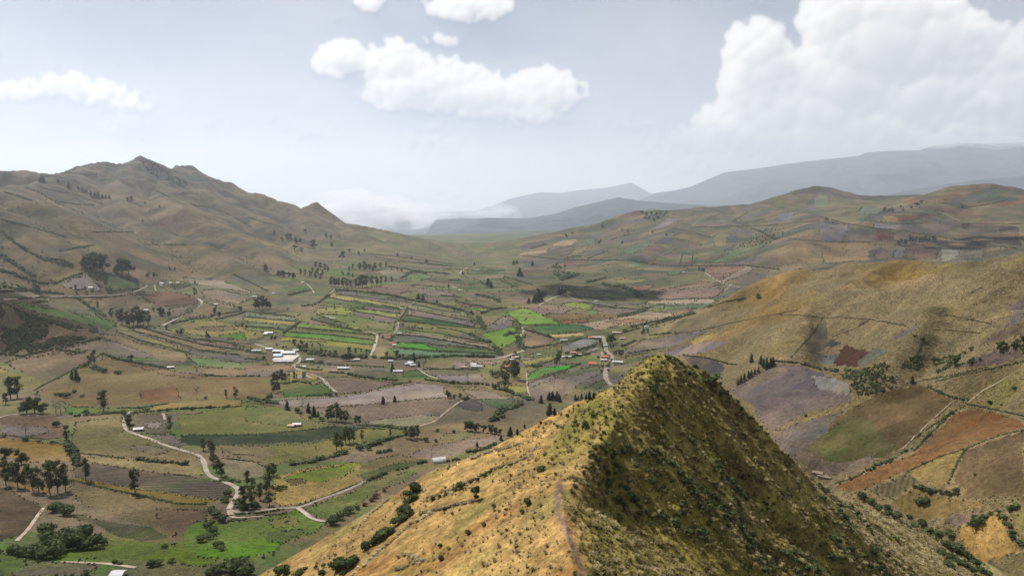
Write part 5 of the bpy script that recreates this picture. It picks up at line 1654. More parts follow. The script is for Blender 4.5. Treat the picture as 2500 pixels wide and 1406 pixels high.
# middle
T('in the row below the pale purple field', 'pine', 'f', [(355, 1055, 92), (540, 1080, 95), (585, 1112, 102), (622, 1112, 55)], 'pines below the pale field', 1.3)
T('in the pine row below the pale purple field', 'shrub', 'f', [(440, 1078, 62), (560, 1130, 45), (650, 1150, 50), (480, 1095, 40)], 'shrubs below the pale field')
T('among the pines below the pale purple field', 'bare', 'f', [(490, 1062, 110)], None, 1.2)
T('in the stand above the dark green crop band', 'euc', 'f', [(705, 1150, 110), (740, 1152, 150), (780, 1152, 165), (820, 1162, 115), (860, 1162, 110), (950, 1182, 85), (975, 1180, 80)], 'stand above the crop band', 1.3)
T('on the pale purple bank, one of two', 'pine', 'f', [(1180, 1006, 78), (1278, 988, 65)], 'two pines on the purple bank', 1.3)
T('at the end of the pale purple field', 'broad', 'f', [(1735, 955, 82), (1790, 965, 50), (1840, 960, 52)], 'trees at the purple field end', 1.1)
T('in the tall clump beside the olive field', 'euc', 'f', [(780, 1402, 155), (820, 1392, 125), (860, 1345, 145), (890, 1335, 135), (925, 1335, 110)], 'tall clump by the olive field', 1.3)
T('in the olive field', 'euc', 'f', [(1000, 1322, 100), (1240, 1292, 75), (600, 1400, 35)], 'trees in the olive field')
T('at the end of the olive field', 'euc', 'f', [(1375, 1300, 112), (1420, 1312, 122), (1470, 1300, 122), (1440, 1300, 100)], 'block at the olive field end', 1.3)
T('along the ditch below the olive field', 'shrub', 'f', [(1150, 1345, 70), (1100, 1360, 60), (1050, 1400, 60), (980, 1400, 70), (1540, 1330, 60), (1630, 1330, 40), (1640, 1240, 40), (1790, 1250, 40)], 'shrubs along the ditch')
T('in the dark block behind the orange ridge', 'broad', 'f', [(1905, 1235, 110), (1940, 1242, 100), (1980, 1242, 92), (2040, 1250, 82), (2100, 1256, 92), (2140, 1262, 72), (2180, 1272, 62)], 'dark block behind the ridge', 1.0)
T('at the edge of the orange ridge', 'pine', 'f', [(2270, 1282, 95), (2330, 1270, 62), (2392, 1212, 42), (1985, 1370, 50), (2190, 1320, 60)], 'conifers at the ridge edge', 1.4)
T('along the gully above the village', 'broad', 'm', [(720, 130, 105), (735, 150, 60), (830, 135, 100), (910, 195, 105), (995, 165, 62), (1110, 160, 52), (1130, 262, 105), (1190, 262, 75), (1545, 262, 112), (1720, 242, 75), (560, 192, 62), (600, 182, 52), (460, 152, 62), (440, 62, 80), (390, 62, 90), (1340, 292, 90), (800, 202, 110), (870, 222, 112), (1500, 372, 120), (1550, 372, 130), (1460, 372, 100), (1250, 290, 80), (1640, 262, 80), (1800, 270, 90), (1850, 260, 70), (1020, 250, 80)], 'trees along the village gully', 0.9)
T('by the red roofed house above the village', 'broad', 'm', [(2050, 42, 55), (2100, 322, 105), (2260, 312, 112), (2300, 342, 82), (2350, 330, 70)], 'trees by the red roofed house')
T('in front of the village houses', 'pine', 'm', [(2190, 532, 150)], None, 1.2)
T('in the clump beside the graveyard', 'euc', 'm', [(430, 702, 172), (480, 692, 182), (540, 692, 192), (590, 692, 152), (420, 852, 182), (470, 832, 165), (390, 760, 120), (500, 820, 120)], 'clump beside the graveyard', 1.3)
T('standing over the graveyard', 'euc', 'm', [(720, 662, 142), (760, 650, 90), (860, 652, 125), (885, 640, 110)], 'trees over the graveyard')
T('below the graveyard field', 'shrub', 'm', [(350, 932, 82), (910, 902, 42), (1340, 890, 60), (1200, 870, 50), (1640, 865, 40), (320, 1000, 45), (180, 220, 40), (90, 200, 50), (170, 340, 50), (270, 350, 75), (320, 430, 40)], 'shrubs below the graveyard')
T('at the village lane end', 'pine', 'n', [(65, 382, 152), (140, 462, 102)], 'conifers at the village lane end', 1.3)
T('beside the stream below the village', 'euc', 'n', [(1530, 602, 225), (1560, 652, 300), (1600, 642, 265), (1430, 782, 235), (1385, 645, 105), (1490, 420, 80), (1640, 400, 60)], 'tall trees by the stream')
T('rising alone from the purple strip', 'bare', 'n', [(870, 722, 245)], None, 0.7)
T('by the white roofed hall across the stream', 'euc', 'n', [(2165, 432, 110), (2200, 402, 135), (2240, 402, 205), (2190, 440, 90)], 'trees by the white hall', 1.2)
T('on the bank of the pale green field', 'broad', 'n', [(1830, 452, 62), (1900, 490, 50), (1765, 545, 40), (1240, 452, 35), (1120, 460, 40), (1380, 170, 60), (1330, 200, 60), (1360, 240, 60)], 'trees on the stream bank')
T('with spiky branches on the orange ridge crest', 'pine', 'n', [(2090, 1182, 205), (2160, 1180, 120)], 'spiky conifers on the crest', 1.5)
T('in the clump by the farmhouse behind the orange ridge', 'pine', 'n', [(1960, 1002, 132), (2080, 962, 140), (2130, 965, 155), (2200, 965, 155), (2240, 985, 120)], 'clump by the farmhouse', 1.5)
T('in the row behind the green shoulder of the peak', 'pine', 'o', [(640, 1332, 105), (680, 1332, 85), (730, 1305, 90), (800, 1312, 85), (850, 1312, 135), (910, 1292, 95)], 'row behind the shoulder', 1.4)
# village on the right
T('in the big dark grove by the white road', 'broad', 'o', [(1130, 482, 112), (1160, 495, 165), (1195, 470, 145), (1170, 560, 70), (1210, 540, 60), (1040, 545, 60), (1010, 480, 70)], 'grove by the white road', 0.95)
T('in the row beside the white road', 'euc', 'o', [(1250, 662, 95), (1285, 672, 110), (1315, 682, 122), (1350, 655, 82), (1220, 660, 70)], 'row beside the white road', 1.4)
T('above the village on the right', 'broad', 'o', [(1540, 262, 65), (1640, 345, 72), (1660, 330, 85), (1715, 322, 82), (1850, 197, 34), (2130, 342, 55), (1360, 320, 60), (1400, 310, 50)], 'trees above the right village')
T('around the red roofed houses', 'shrub', 'o', [(980, 700, 60), (1050, 830, 50), (1080, 640, 50), (1140, 680, 60), (1180, 730, 40), (1140, 830, 60), (1130, 890, 50), (1030, 900, 50), (1640, 670, 30), (1710, 690, 45), (1390, 700, 35), (1160, 110, 25), (700, 670, 50), (790, 650, 40), (850, 640, 40), (490, 635, 30), (1340, 970, 40), (1290, 1085, 45)], 'shrubs around the village')
# near right hill
T('in the upper pine row by the purple field', 'pine', 'h', [(120, 652, 92), (200, 672, 92), (225, 692, 85), (250, 702, 105), (285, 692, 95), (305, 672, 82)], 'upper pine row', 1.1)
T('in the lower pine row by the purple field', 'pine', 'h', [(30, 822, 72), (60, 802, 72), (95, 782, 72), (122, 767, 66), (150, 752, 62), (180, 737, 62), (5, 838, 60)], 'lower pine row', 1.1)
T('alone above the brown knoll', 'pine', 'h', [(1502, 832, 76)], None, 1.4)
T('on the dark scrub slope', 'broad', 'h', [(1865, 695, 112), (2005, 672, 84), (2080, 640, 36)], 'round trees on the scrub slope', 1.15)
T('on the plum coloured slope at the right edge', 'broad', 'h', [(2262, 555, 112), (2380, 535, 108), (2455, 505, 100), (2455, 575, 70)], 'round trees on the plum slope', 1.05)
T('dotted about the right hand slope', 'shrub', 'h', [(2365, 885, 58), (2170, 1002, 50), (2265, 1020, 30), (1842, 1092, 42), (1808, 1112, 30), (580, 1112, 36), (180, 102, 44), (1160, 535, 20), (2000, 545, 50), (1950, 575, 40), (1520, 430, 35), (1590, 460, 50)], 'shrubs dotted on the right slope')
# far
T('at the foot of the left mountain', 'broad', 'b', [(170, 922, 62), (280, 962, 55), (320, 967, 62), (370, 982, 66), (410, 987, 62)], 'trees at the mountain foot', 1.0)
T('in the wood at the mountain foot', 'euc', 'b', [(470, 955, 60), (510, 965, 60), (550, 975, 65), (600, 985, 65), (640, 1000, 65), (600, 895, 60), (640, 905, 65), (680, 925, 70), (705, 930, 55), (570, 940, 55), (620, 950, 60), (660, 965, 60)], 'wood at the mountain foot', 1.4)
T('in the long wood above the green strips', 'euc', 'b', [(740, 1052, 92), (770, 1055, 80), (800, 1055, 84), (840, 1058, 92), (870, 1064, 84), (905, 1064, 70), (940, 1064, 82), (970, 1064, 100), (1000, 1064, 122), (1040, 1056, 102), (1080, 1046, 92), (1120, 1044, 82), (1160, 1034, 72), (1200, 1024, 62), (1250, 1014, 52)], 'long wood above the strips', 1.5)
T('in the upper wood by the pale plot', 'euc', 'b', [(920, 905, 52), (980, 915, 72), (1020, 925, 92), (1060, 915, 62), (1110, 905, 62), (1160, 895, 52), (1205, 895, 54), (890, 920, 45), (1090, 930, 55), (1250, 910, 40), (1300, 920, 40), (1340, 930, 40)], 'upper wood', 1.5)
T('scattered over the far left slopes', 'broad', 'b', [(830, 822, 82), (830, 955, 40), (880, 965, 40), (920, 975, 40), (380, 655, 62), (350, 645, 52), (430, 685, 62), (470, 685, 52), (420, 745, 62), (480, 765, 52), (580, 725, 82), (690, 635, 42), (730, 645, 42), (510, 595, 42), (740, 715, 42), (890, 765, 42), (970, 785, 42), (1020, 755, 32), (1300, 795, 38), (1425, 820, 34), (1550, 855, 42), (245, 605, 35), (310, 660, 40)], 'trees on the far left slopes')
T('on the far valley floor', 'pine', 'b', [(2300, 865, 42), (2350, 965, 82), (2080, 1045, 72), (2105, 1065, 62), (1480, 1165, 62), (1520, 1175, 62), (1640, 1200, 40), (1860, 950, 35), (1740, 1060, 35), (1960, 870, 30)], 'conifers on the far valley floor', 1.6)
T('on the crest shoulder of the left mountain', 'pine', 'a', [(350, 335, 58), (372, 335, 60), (590, 378, 52), (500, 332, 32), (670, 392, 32), (710, 418, 42), (740, 425, 35), (780, 452, 46), (815, 460, 45), (845, 467, 50), (880, 472, 42), (910, 475, 40), (940, 478, 40)], 'row on the mountain shoulder', 1.6)
T('on the open mountain slope', 'broad', 'a', [(1100, 502, 50), (1130, 505, 55), (1245, 532, 38), (1370, 552, 24), (1225, 680, 26), (1460, 1092, 34), (1500, 1097, 38), (1675, 1212, 34), (2280, 1094, 64), (2400, 1144, 62), (2440, 1144, 52)], 'trees on the open slope')
T('in the two dark woods on the lower spur', 'broad', 'a', [(740, 1065, 130), (770, 1075, 150), (830, 1085, 185), (885, 1095, 155), (1010, 1115, 110), (1050, 1125, 150), (1105, 1125, 145), (800, 1095, 110), (1270, 1150, 55), (1320, 1150, 50)], 'two dark woods on the spur', 1.0)
T('by the farm below the spur woods', 'euc', 'a', [(840, 1195, 74), (910, 1235, 94), (300, 1275, 80), (330, 1280, 70), (650, 1270, 60), (730, 1270, 50)], 'trees by the farm', 1.3)
T('along the far ravine', 'pine', 'c', [(240, 962, 72), (260, 970, 50), (190, 865, 42), (350, 875, 52), (630, 885, 32), (400, 1185, 125), (420, 1180, 100), (370, 1195, 82), (320, 1195, 54), (440, 1142, 62), (580, 1125, 72), (605, 1120, 72), (630, 1112, 60), (215, 860, 40), (460, 1130, 50)], 'conifers along the far ravine', 1.6)
T('on the far right hillside', 'broad', 'c', [(950, 552, 46), (640, 632, 42), (690, 610, 30), (1380, 602, 34), (930, 692, 54), (1780, 922, 44), (1812, 928, 44), (2285, 1152, 48), (1120, 580, 30), (1170, 590, 30), (1500, 620, 25), (1120, 690, 30)], 'trees on the far right hillside')
T('in the wood on the far hill top', 'broad', 'c', [(1290, 432, 40), (1330, 455, 44), (1370, 445, 44), (1410, 455, 44), (1350, 485, 40), (1390, 495, 40), (1450, 435, 36), (1500, 432, 34), (1320, 480, 36), (1430, 475, 36), (1480, 450, 32)], 'wood on the far hill top', 1.2)
T('in the dark wood among the far right plots', 'broad', 'd', [(1395, 872, 60), (1440, 872, 54), (1490, 858, 62), (1530, 842, 52), (1570, 842, 52), (1610, 842, 52), (1640, 842, 40), (1685, 842, 54)], 'dark wood among the plots', 1.2)
T('on the far right ridges', 'broad', 'd', [(765, 668, 38), (1260, 588, 44), (1330, 588, 44), (1300, 588, 36), (1540, 552, 52), (1580, 522, 42), (1420, 588, 36), (1490, 562, 32), (1400, 552, 24), (1930, 557, 28), (820, 692, 28), (1760, 590, 20)], 'trees on the far right ridges', 1.2)
# orange slope in front
T('standing alone on the orange slope', 'broad', 'j', [(1945, 770, 150)], None, 0.85)
T('along the upper edge of the orange slope', 'red', 'j', [(1175, 690, 40), (1100, 740, 70), (1070, 770, 60), (1010, 810, 50)], 'reddish shrubs on the slope edge')
T('along the outer edge of the orange slope', 'shrub', 'j', [(955, 840, 55), (890, 870, 80), (840, 890, 60), (740, 970, 120), (790, 930, 80), (1430, 700, 130), (1390, 730, 100), (1420, 770, 90), (1370, 790, 80)], 'shrubs on the slope edge')
T('in the dark row down the orange slope', 'shrub', 'j', [(800, 1340, 150), (860, 1330, 160), (930, 1280, 90), (1010, 1180, 100), (1060, 1150, 90), (1120, 1120, 110), (1170, 1080, 110), (1220, 1040, 100), (1270, 980, 100), (1320, 940, 110), (1370, 900, 100), (1310, 870, 90), (1360, 850, 90), (820, 1380, 80), (770, 1360, 80)], 'dark shrub row on the slope')
T('at the bottom of the orange slope', 'shrub', 'j', [(260, 1400, 110), (330, 1390, 115), (440, 1400, 90), (640, 1400, 70), (600, 1340, 40), (660, 1330, 50), (715, 1320, 45), (500, 1350, 40), (150, 1255, 35), (230, 1230, 30)], 'shrubs at the slope bottom')
T('scattered over the orange slope', 'shrub', 'j', [(1815, 660, 75), (1760, 690, 50), (1690, 720, 40), (1640, 740, 40), (1570, 770, 60), (1850, 640, 40), (1900, 620, 40), (1950, 600, 40), (2020, 560, 45), (2060, 530, 40), (1680, 850, 45), (2100, 820, 40), (2200, 850, 35), (2010, 980, 50), (1880, 1050, 60), (1650, 1270, 60), (1640, 1160, 45), (2380, 800, 80), (1750, 890, 30), (2340, 870, 40)], 'shrubs scattered on the slope')
T('on the green shoulder left of the peak', 'shrub', 'k', [(800, 140, 75), (560, 150, 45), (600, 160, 35), (410, 515, 70), (640, 60, 40), (700, 110, 40), (410, 120, 35), (290, 770, 40), (860, 60, 50), (970, 70, 40), (540, 550, 35)], 'shrubs on the green shoulder')
T('in the ravine right of the peak', 'shrub', 'l', [(1050, 750, 85), (1110, 800, 90), (1180, 850, 80), (1250, 840, 70), (1330, 920, 110), (1290, 900, 80), (1450, 910, 50), (1560, 980, 90), (1500, 1000, 80), (1620, 1050, 90), (1700, 1070, 90), (1780, 1070, 80), (1820, 1080, 60), (860, 630, 40), (960, 590, 35)], 'shrubs in the ravine')
T('in the thicket at the bottom right', 'shrub', 'l', [(1740, 1160, 90), (1800, 1180, 100), (1860, 1200, 110), (1900, 1240, 110), (1960, 1280, 110), (2010, 1320, 100), (1830, 1280, 100), (1900, 1330, 90), (1970, 1370, 90), (2060, 1380, 90), (2110, 1400, 80), (1720, 1230, 90), (1780, 1330, 80)], 'thicket at the bottom right', 1.1)
T('by the earth scar on the right', 'shrub', 'l', [(1530, 800, 70), (1570, 790, 80), (1600, 770, 60), (2030, 960, 120), (1990, 980, 90), (2080, 920, 60), (1560, 680, 70), (1620, 700, 70), (1840, 700, 60), (1780, 720, 60), (2300, 850, 70), (2340, 840, 60), (2010, 550, 30), (1570, 455, 30)], 'shrubs by the earth scar')

# ------------------------------------------------------------------ hedges
SH_LIB = {}


def shrub_lib(n, size):
    if (n, size) not in SH_LIB:
        SH_LIB[(n, size)] = [shrub_arrays(700 + 13 * i + n, n, size) for i in range(6)]
    return SH_LIB[(n, size)]


def hedge_mesh(line, h, w, rs, gap=0.0):
    """a run of leafy bushes along a ground line"""
    L = np.array(line)
    seg = np.hypot(np.diff(L[:, 0]), np.diff(L[:, 1])); s = np.concatenate([[0], np.cumsum(seg)])
    if s[-1] < 1:
        return None
    r = np.hypot(L[:, 0], L[:, 1]).mean()
    n, size = (70, 0.12) if r < 420 else (34, 0.17) if r < 900 else (14, 0.28)
    lib = shrub_lib(n, size)
    step = w * 0.62
    parts = []
    t = 0.0
    while t < s[-1]:
        x = np.interp(t, s, L[:, 0]); y = np.interp(t, s, L[:, 1])
        hv = h * (0.62 + 0.55 * vnoise(np.array([x / 9.0]), np.array([y / 9.0]), 5)[0] + rs.uniform(-0.15, 0.25))
        if not (gap and vnoise(np.array([x / 14.0]), np.array([y / 14.0]), 9)[0] < gap):
            x += rs.normal() * w * 0.12; y += rs.normal() * w * 0.12
            V, Fc = lib[rs.integers(6)]
            a = rs.uniform(0, 6.28); c, q = math.cos(a), math.sin(a)
            sx = w * rs.uniform(0.8, 1.2)
            P = np.stack([(V[:, 0] * c - V[:, 1] * q) * sx, (V[:, 0] * q + V[:, 1] * c) * sx, V[:, 2] * hv], 1)
            z = float(zat(np.array([x]), np.array([y]))[0])
            parts.append((P + np.array([x, y, z - 0.05 * h]), Fc))
        t += step * rs.uniform(0.8, 1.25)
    if not parts:
        return None
    vs = np.concatenate([p[0] for p in parts])
    fs = []; k = 0
    for P, Fc in parts:
        fs += [[i + k for i in f] for f in Fc]; k += len(P)
    return vs, fs


def HB_(desc, group, reg, lines, h=2.2, gap=0.0, mat='hedge', name='hedge', word='hedge', wk=1.0):
    """a block of hedges: lines in window pixels"""
    got = []
    for ln in lines:
        hh = h
        if isinstance(ln, tuple):
            ln, hh = ln
        g = ground_line(reg, ln, 6)
        if len(g) >= 2:
            got.append((np.mean([p[1] for p in zp(reg, ln)]), g, hh))
    got.sort(key=lambda a: a[0])
    for i, (_, g, hh) in enumerate(got):
        rs = np.random.default_rng(int(abs(g[0][0]) * 10 + abs(g[0][1])))
        fr = float(np.clip(math.hypot(g[0][0], g[0][1]) / 1000, 0, 1.6)); hh *= 1 + 0.2 * fr
        m = hedge_mesh(g, hh, max(hh * 1.05, 1.1) * wk * (1 + 0.25 * fr), rs, gap)
        if m is None:
            continue
        o = bpy.data.objects.new(name, make_mesh(name, *m, M[mat]))
        COL.objects.link(o)
        if len(got) == 1:
            lab = f'{word} {desc}'
        elif i == 0:
            lab = f'topmost {word} {desc}'
        elif i == len(got) - 1:
            lab = f'lowest {word} {desc}'
        else:
            lab = f'{ORD[i]} {word} from the top {desc}'
        tag(o, lab, 'hedge' if mat != 'rock' else 'bank', group)


HB_('between the terraced strips left of the white compound', 'terrace hedges', 'e', [[(1130, 380), (1400, 445), (1700, 540), (2060, 590)], [(1180, 345), (1450, 425), (1750, 500), (2250, 570)], [(1600, 440), (1900, 470), (2100, 515)], [(1010, 390), (1200, 460), (1450, 520), (1600, 560)], ([(1200, 345), (1330, 380), (1450, 400), (1600, 440), (1850, 480)], 1.6)], 2.6)
HB_('beside the roads of the upper left valley', 'roadside hedges', 'e', [[(100, 100), (560, 92), (900, 88), (1060, 72)], ([(660, 90), (740, 150), (860, 230), (900, 260)], 4), ([(1430, 300), (1560, 250), (1700, 170)], 3), ([(1480, 315), (1650, 280), (1830, 260)], 3.5), ([(1830, 250), (1950, 230), (2060, 210)], 4), ([(1860, 282), (2030, 240), (2110, 215)], 4), [(2100, 210), (2300, 235), (2460, 250)], [(1420, 170), (1690, 150)], [(1140, 68), (1330, 75)], [(280, 135), (400, 130)], [(950, 40), (1200, 15)], [(0, 40), (250, 40), (480, 60)]], 2.6)
HB_('around the fields on the left side of the valley', 'left field hedges', 'e', [([(890, 575), (1000, 620), (1200, 660), (1440, 705)], 3), [(500, 540), (600, 555), (740, 565)], ([(290, 890), (400, 830), (520, 770), (690, 680), (850, 590)], 1.4), ([(0, 575), (200, 595), (480, 525), (850, 440)], 3.2), ([(1770, 760), (1930, 770)], 3), ([(2040, 770), (2230, 768)], 3), [(1050, 1040), (1200, 1040), (1450, 1000)], ([(650, 1112), (850, 1097), (1080, 1075)], 3), ([(1130, 1085), (1300, 1072), (1450, 1055), (2080, 1025)], 2.4), ([(2130, 955), (2230, 992), (2380, 1005)], 3), ([(0, 1270), (200, 1290), (400, 1310)], 1)], 2.0)
HB_('between the near left fields', 'near left hedges', 'i', [([(640, 372), (800, 380), (1060, 412)], 1.0), ([(1170, 425), (1400, 450), (1620, 465)], 3.4), ([(590, 592), (900, 665), (1200, 728), (1500, 795), (1720, 800)], 1.2), ([(560, 285), (600, 350), (640, 430), (650, 480)], 4.5), ([(2000, 885), (2200, 875), (2400, 845)], 1.6), ([(1480, 552), (1620, 562)], 1.4), ([(1960, 935), (2080, 930)], 1.5), ([(1880, 410), (2200, 445)], 0.8), ([(1980, 378), (2150, 382)], 1.0), ([(650, 355), (600, 300)], 3), ([(1260, 205), (1400, 208)], 1.0), ([(1880, 600), (2040, 610)], 2.5)], 2.0)
HB_('between the fields below the crop band', 'lower middle hedges', 'j', [([(380, 465), (560, 445), (700, 405), (860, 365)], 4.5), ([(960, 325), (1060, 300), (1200, 255), (1340, 222)], 4.5), ([(1010, 135), (1180, 145), (1330, 165)], 3), ([(1140, 365), (1250, 345)], 4), ([(1030, 600), (1200, 535)], 2.4), ([(440, 812), (700, 722), (980, 612)], 0.9), ([(1850, 360), (2000, 340), (2130, 285)], 3.5), ([(1290, 510), (1380, 490)], 2.2), ([(1690, 440), (1830, 425), (1900, 410)], 2.6), ([(340, 880), (0, 905), (-260, 890)], 1.2), ([(1450, 460), (1540, 440)], 2.5)], 2.5)
HB_('between the green strips left of the middle lane', 'left strip hedges', 'f', [[(690, 90), (1000, 150), (1340, 190)], [(640, 165), (1000, 195), (1330, 235)], [(920, 210), (1300, 275)], [(400, 345), (700, 372), (1110, 415)], [(350, 385), (720, 415), (1110, 460)], [(320, 425), (700, 460), (1080, 500)], [(800, 60), (1100, 100), (1420, 140)], ([(560, 280), (760, 330), (900, 365), (1000, 385)], 3.4), ([(0, 210), (200, 230), (430, 262)], 3.2), [(0, 255), (300, 290), (440, 300)], [(0, 335), (200, 350), (330, 370)], ([(470, 300), (400, 350), (320, 400)], 3), [(760, 15), (700, 75), (630, 140)], [(1010, 190), (1010, 165), (1330, 198)], [(560, 470), (700, 475)]], 2.0, 0.12)
HB_('between the strips right of the middle lane', 'right strip hedges', 'f', [[(1430, 150), (1700, 210), (1960, 240)], [(1390, 190), (1600, 230), (1900, 290)], [(1370, 240), (1650, 290), (1960, 345)], [(1350, 290), (1650, 330), (2020, 360)], [(1640, 350), (1800, 375), (1900, 400)], [(1400, 375), (1650, 400), (1900, 450), (2090, 480)], ([(1280, 415), (1500, 425), (1800, 480), (2080, 530)], 2.6), ([(1300, 475), (1560, 490), (1740, 510), (2140, 545)], 2.6), [(1300, 520), (1600, 550), (2140, 575)], ([(1390, 180), (1340, 260), (1310, 300)], 2.6), [(1270, 420), (1240, 470)]], 2.2, 0.1)
HB_('around the village and the fields below it', 'village hedges', 'f', [([(460, 535), (560, 575), (700, 595), (850, 605), (1050, 615)], 7), ([(1090, 610), (1190, 615), (1400, 622), (1500, 612), (1800, 597), (2150, 607)], 5.5), ([(480, 648), (680, 658)], 3.5), ([(440, 692), (560, 712), (650, 717)], 3.2), [(700, 667), (1000, 677), (1200, 692)], ([(870, 755), (1050, 785), (1300, 805)], 4), ([(1530, 707), (1780, 707), (2000, 712)], 1.8), ([(1650, 812), (1800, 832), (2000, 837), (2180, 855)], 4), ([(540, 935), (640, 935), (760, 932)], 3), ([(20, 955), (200, 975), (280, 1005)], 2.6), ([(1010, 1190), (1130, 1192), (1340, 1215)], 3), ([(330, 835), (440, 812), (560, 832)], 3), ([(1540, 800), (1640, 810)], 3), ([(720, 735), (850, 745)], 3), ([(1270, 840), (1440, 815)], 3), ([(0, 560), (170, 580)], 2.5), ([(0, 620), (180, 628)], 2)], 2.2)
HB_('of thick bushes along the stream', 'stream side bushes', 'f', [[(2030, 230), (2100, 200), (2230, 180)], [(1990, 260), (2030, 320), (2050, 370)], [(1920, 410), (2000, 450), (2100, 480)], [(2130, 520), (2170, 560), (2200, 590)], [(2230, 420), (2260, 400), (2310, 410)], [(2150, 880), (2240, 900), (2310, 920)], [(2340, 930), (2440, 980)], [(2130, 1110), (2230, 1060), (2340, 1030), (2380, 1000)], [(2110, 1150), (2200, 1120)], [(1940, 280), (1970, 320)], [(2310, 290), (2340, 350), (2330, 400)], [(2340, 430), (2340, 490), (2380, 540)], [(2200, 690), (2300, 720), (2250, 740)], [(1900, 960), (1880, 980)]], 5.0, 0, 'hedge', 'hedge', 'band of bushes', 1.2)
HB_('across the far valley floor', 'far valley hedges', 'b', [([(770, 1085), (1050, 1105), (1250, 1135), (1400, 1165), (1560, 1195), (1700, 1225), (1950, 1285)], 6), [(1030, 770), (1300, 800), (1500, 830), (1800, 860)], [(1100, 800), (1400, 840), (1700, 870)], [(1200, 830), (1500, 860), (1900, 890)], ([(1230, 885), (1500, 925), (1750, 945)], 5), [(1500, 990), (1850, 1000)], [(1600, 1010), (1980, 1040)], [(1440, 1040), (1700, 1060)], [(1680, 1130), (1850, 1150)], ([(1980, 1130), (2100, 1150), (2190, 1190)], 6), ([(2110, 1250), (2230, 1240)], 6), [(2200, 1010), (2330, 1060)], ([(1340, 980), (1420, 930), (1560, 940)], 6), [(1900, 920), (2230, 920)], [(1900, 945), (2230, 940)], [(2010, 1010), (2100, 1060)], ([(370, 1130), (480, 1100), (570, 1085)], 5), ([(490, 1225), (620, 1200), (720, 1120)], 4), [(1800, 1180), (2080, 1240)], [(1700, 900), (1900, 910)], [(2230, 970), (2460, 1040)]], 3.2, 0.08)
HB_('running across the left mountain', 'mountain field walls', 'a', [[(1640, 530), (1760, 545), (1900, 580), (2040, 650), (2160, 720)], [(2050, 650), (2140, 640), (2300, 690), (2440, 720)], [(1300, 385), (1420, 450), (1560, 520)], [(790, 760), (1150, 765)], [(350, 268), (560, 303)], [(220, 385), (330, 420), (450, 490), (600, 520), (810, 530)], [(40, 420), (170, 460), (280, 495)], [(0, 650), (200, 700), (400, 760), (560, 800)], [(520, 930), (700, 890), (800, 875)], ([(0, 750), (200, 900), (380, 1000), (640, 1060)], 4), ([(500, 1190), (600, 1150), (720, 1110)], 4), ([(0, 950), (120, 1030), (300, 1150)], 5), ([(0, 1090), (200, 1150), (350, 1200), (500, 1200)], 5), ([(0, 1235), (300, 1262), (560, 1290)], 4), ([(880, 1112), (1040, 1152), (1190, 1200)], 4), ([(400, 985), (520, 1000), (640, 1050)], 4), [(500, 245), (660, 262), (830, 272)], [(1380, 430), (1700, 432)], [(1240, 870), (1600, 870)], [(2000, 1120), (2300, 1270)], [(340, 385), (600, 430), (880, 520)]], 3.0)
HB_('across the far right hills', 'far right hedges', 'c', [[(260, 790), (560, 820), (900, 830), (1200, 830), (1450, 870), (1600, 880)], [(1600, 880), (1900, 875), (2180, 870), (2460, 910)], [(1740, 545), (1970, 540), (2460, 530)], [(2230, 550), (2340, 600), (2460, 650)], [(2070, 490), (2200, 420)], ([(660, 802), (760, 792)], 6), [(650, 1080), (900, 1090), (1180, 1110)], [(680, 1130), (900, 1150), (1050, 1160)], ([(980, 1045), (1100, 1055), (1200, 1092), (1290, 1145)], 10), ([(1080, 1305), (1200, 1282), (1380, 1232)], 4), ([(1200, 1400), (1500, 1335), (1740, 1285)], 5), ([(1610, 870), (1640, 780)], 2), ([(1715, 860), (1730, 770)], 2), [(830, 810), (1000, 750)], ([(1030, 650), (1190, 600)], 5), ([(600, 1000), (740, 950)], 8), ([(820, 1020), (980, 980)], 5), ([(340, 730), (470, 690)], 6)], 3.5, 0.1)
HB_('between the plots of the far right slope', 'far plot hedges', 'd', [[(800, 655), (950, 692), (1180, 732), (1400, 752), (1700, 802), (1940, 832), (2200, 877), (2400, 902)], [(1040, 648), (1200, 672), (1400, 692), (1600, 682)], [(0, 717), (300, 702), (700, 667)], ([(450, 822), (720, 842), (1150, 847)], 2.5), [(1930, 690), (2200, 692), (2460, 692)], [(1020, 595), (1080, 545)], [(1220, 595), (1480, 595)], ([(1880, 560), (2100, 535), (2300, 490)], 3), ([(180, 745), (330, 830)], 4)], 2.6, 0.1)
HB_('on the right side of the valley floor', 'right valley hedges', 'g', [[(320, 330), (540, 325)], ([(280, 370), (400, 400), (520, 440)], 4), ([(230, 470), (280, 522), (360, 527), (560, 492)], 4), ([(560, 490), (700, 462), (830, 437)], 3), ([(1000, 422), (1240, 367), (1480, 302), (1750, 232)], 4), ([(1080, 257), (1200, 242), (1340, 207)], 4), ([(1360, 415), (1550, 400)], 3), ([(1120, 515), (1250, 460)], 4), ([(1180, 572), (1440, 532)], 3), ([(640, 572), (760, 542), (900, 502)], 3), ([(640, 612), (850, 577)], 3.5), [(680, 690), (770, 657)], ([(1640, 590), (1850, 612), (2030, 662), (2100, 667)], 2), ([(1840, 832), (1930, 792)], 3), [(780, 130), (1050, 180), (1340, 197)], [(1860, 182), (2000, 132), (2180, 102)], ([(1560, 405), (1800, 372), (2150, 292)], 1.3), ([(290, 690), (520, 640)], 1.5), ([(360, 690), (430, 680)], 4), ([(390, 800), (560, 740), (760, 665)], 1.2), ([(985, 690), (1010, 650), (1040, 640)], 3)], 2.6, 0.1)
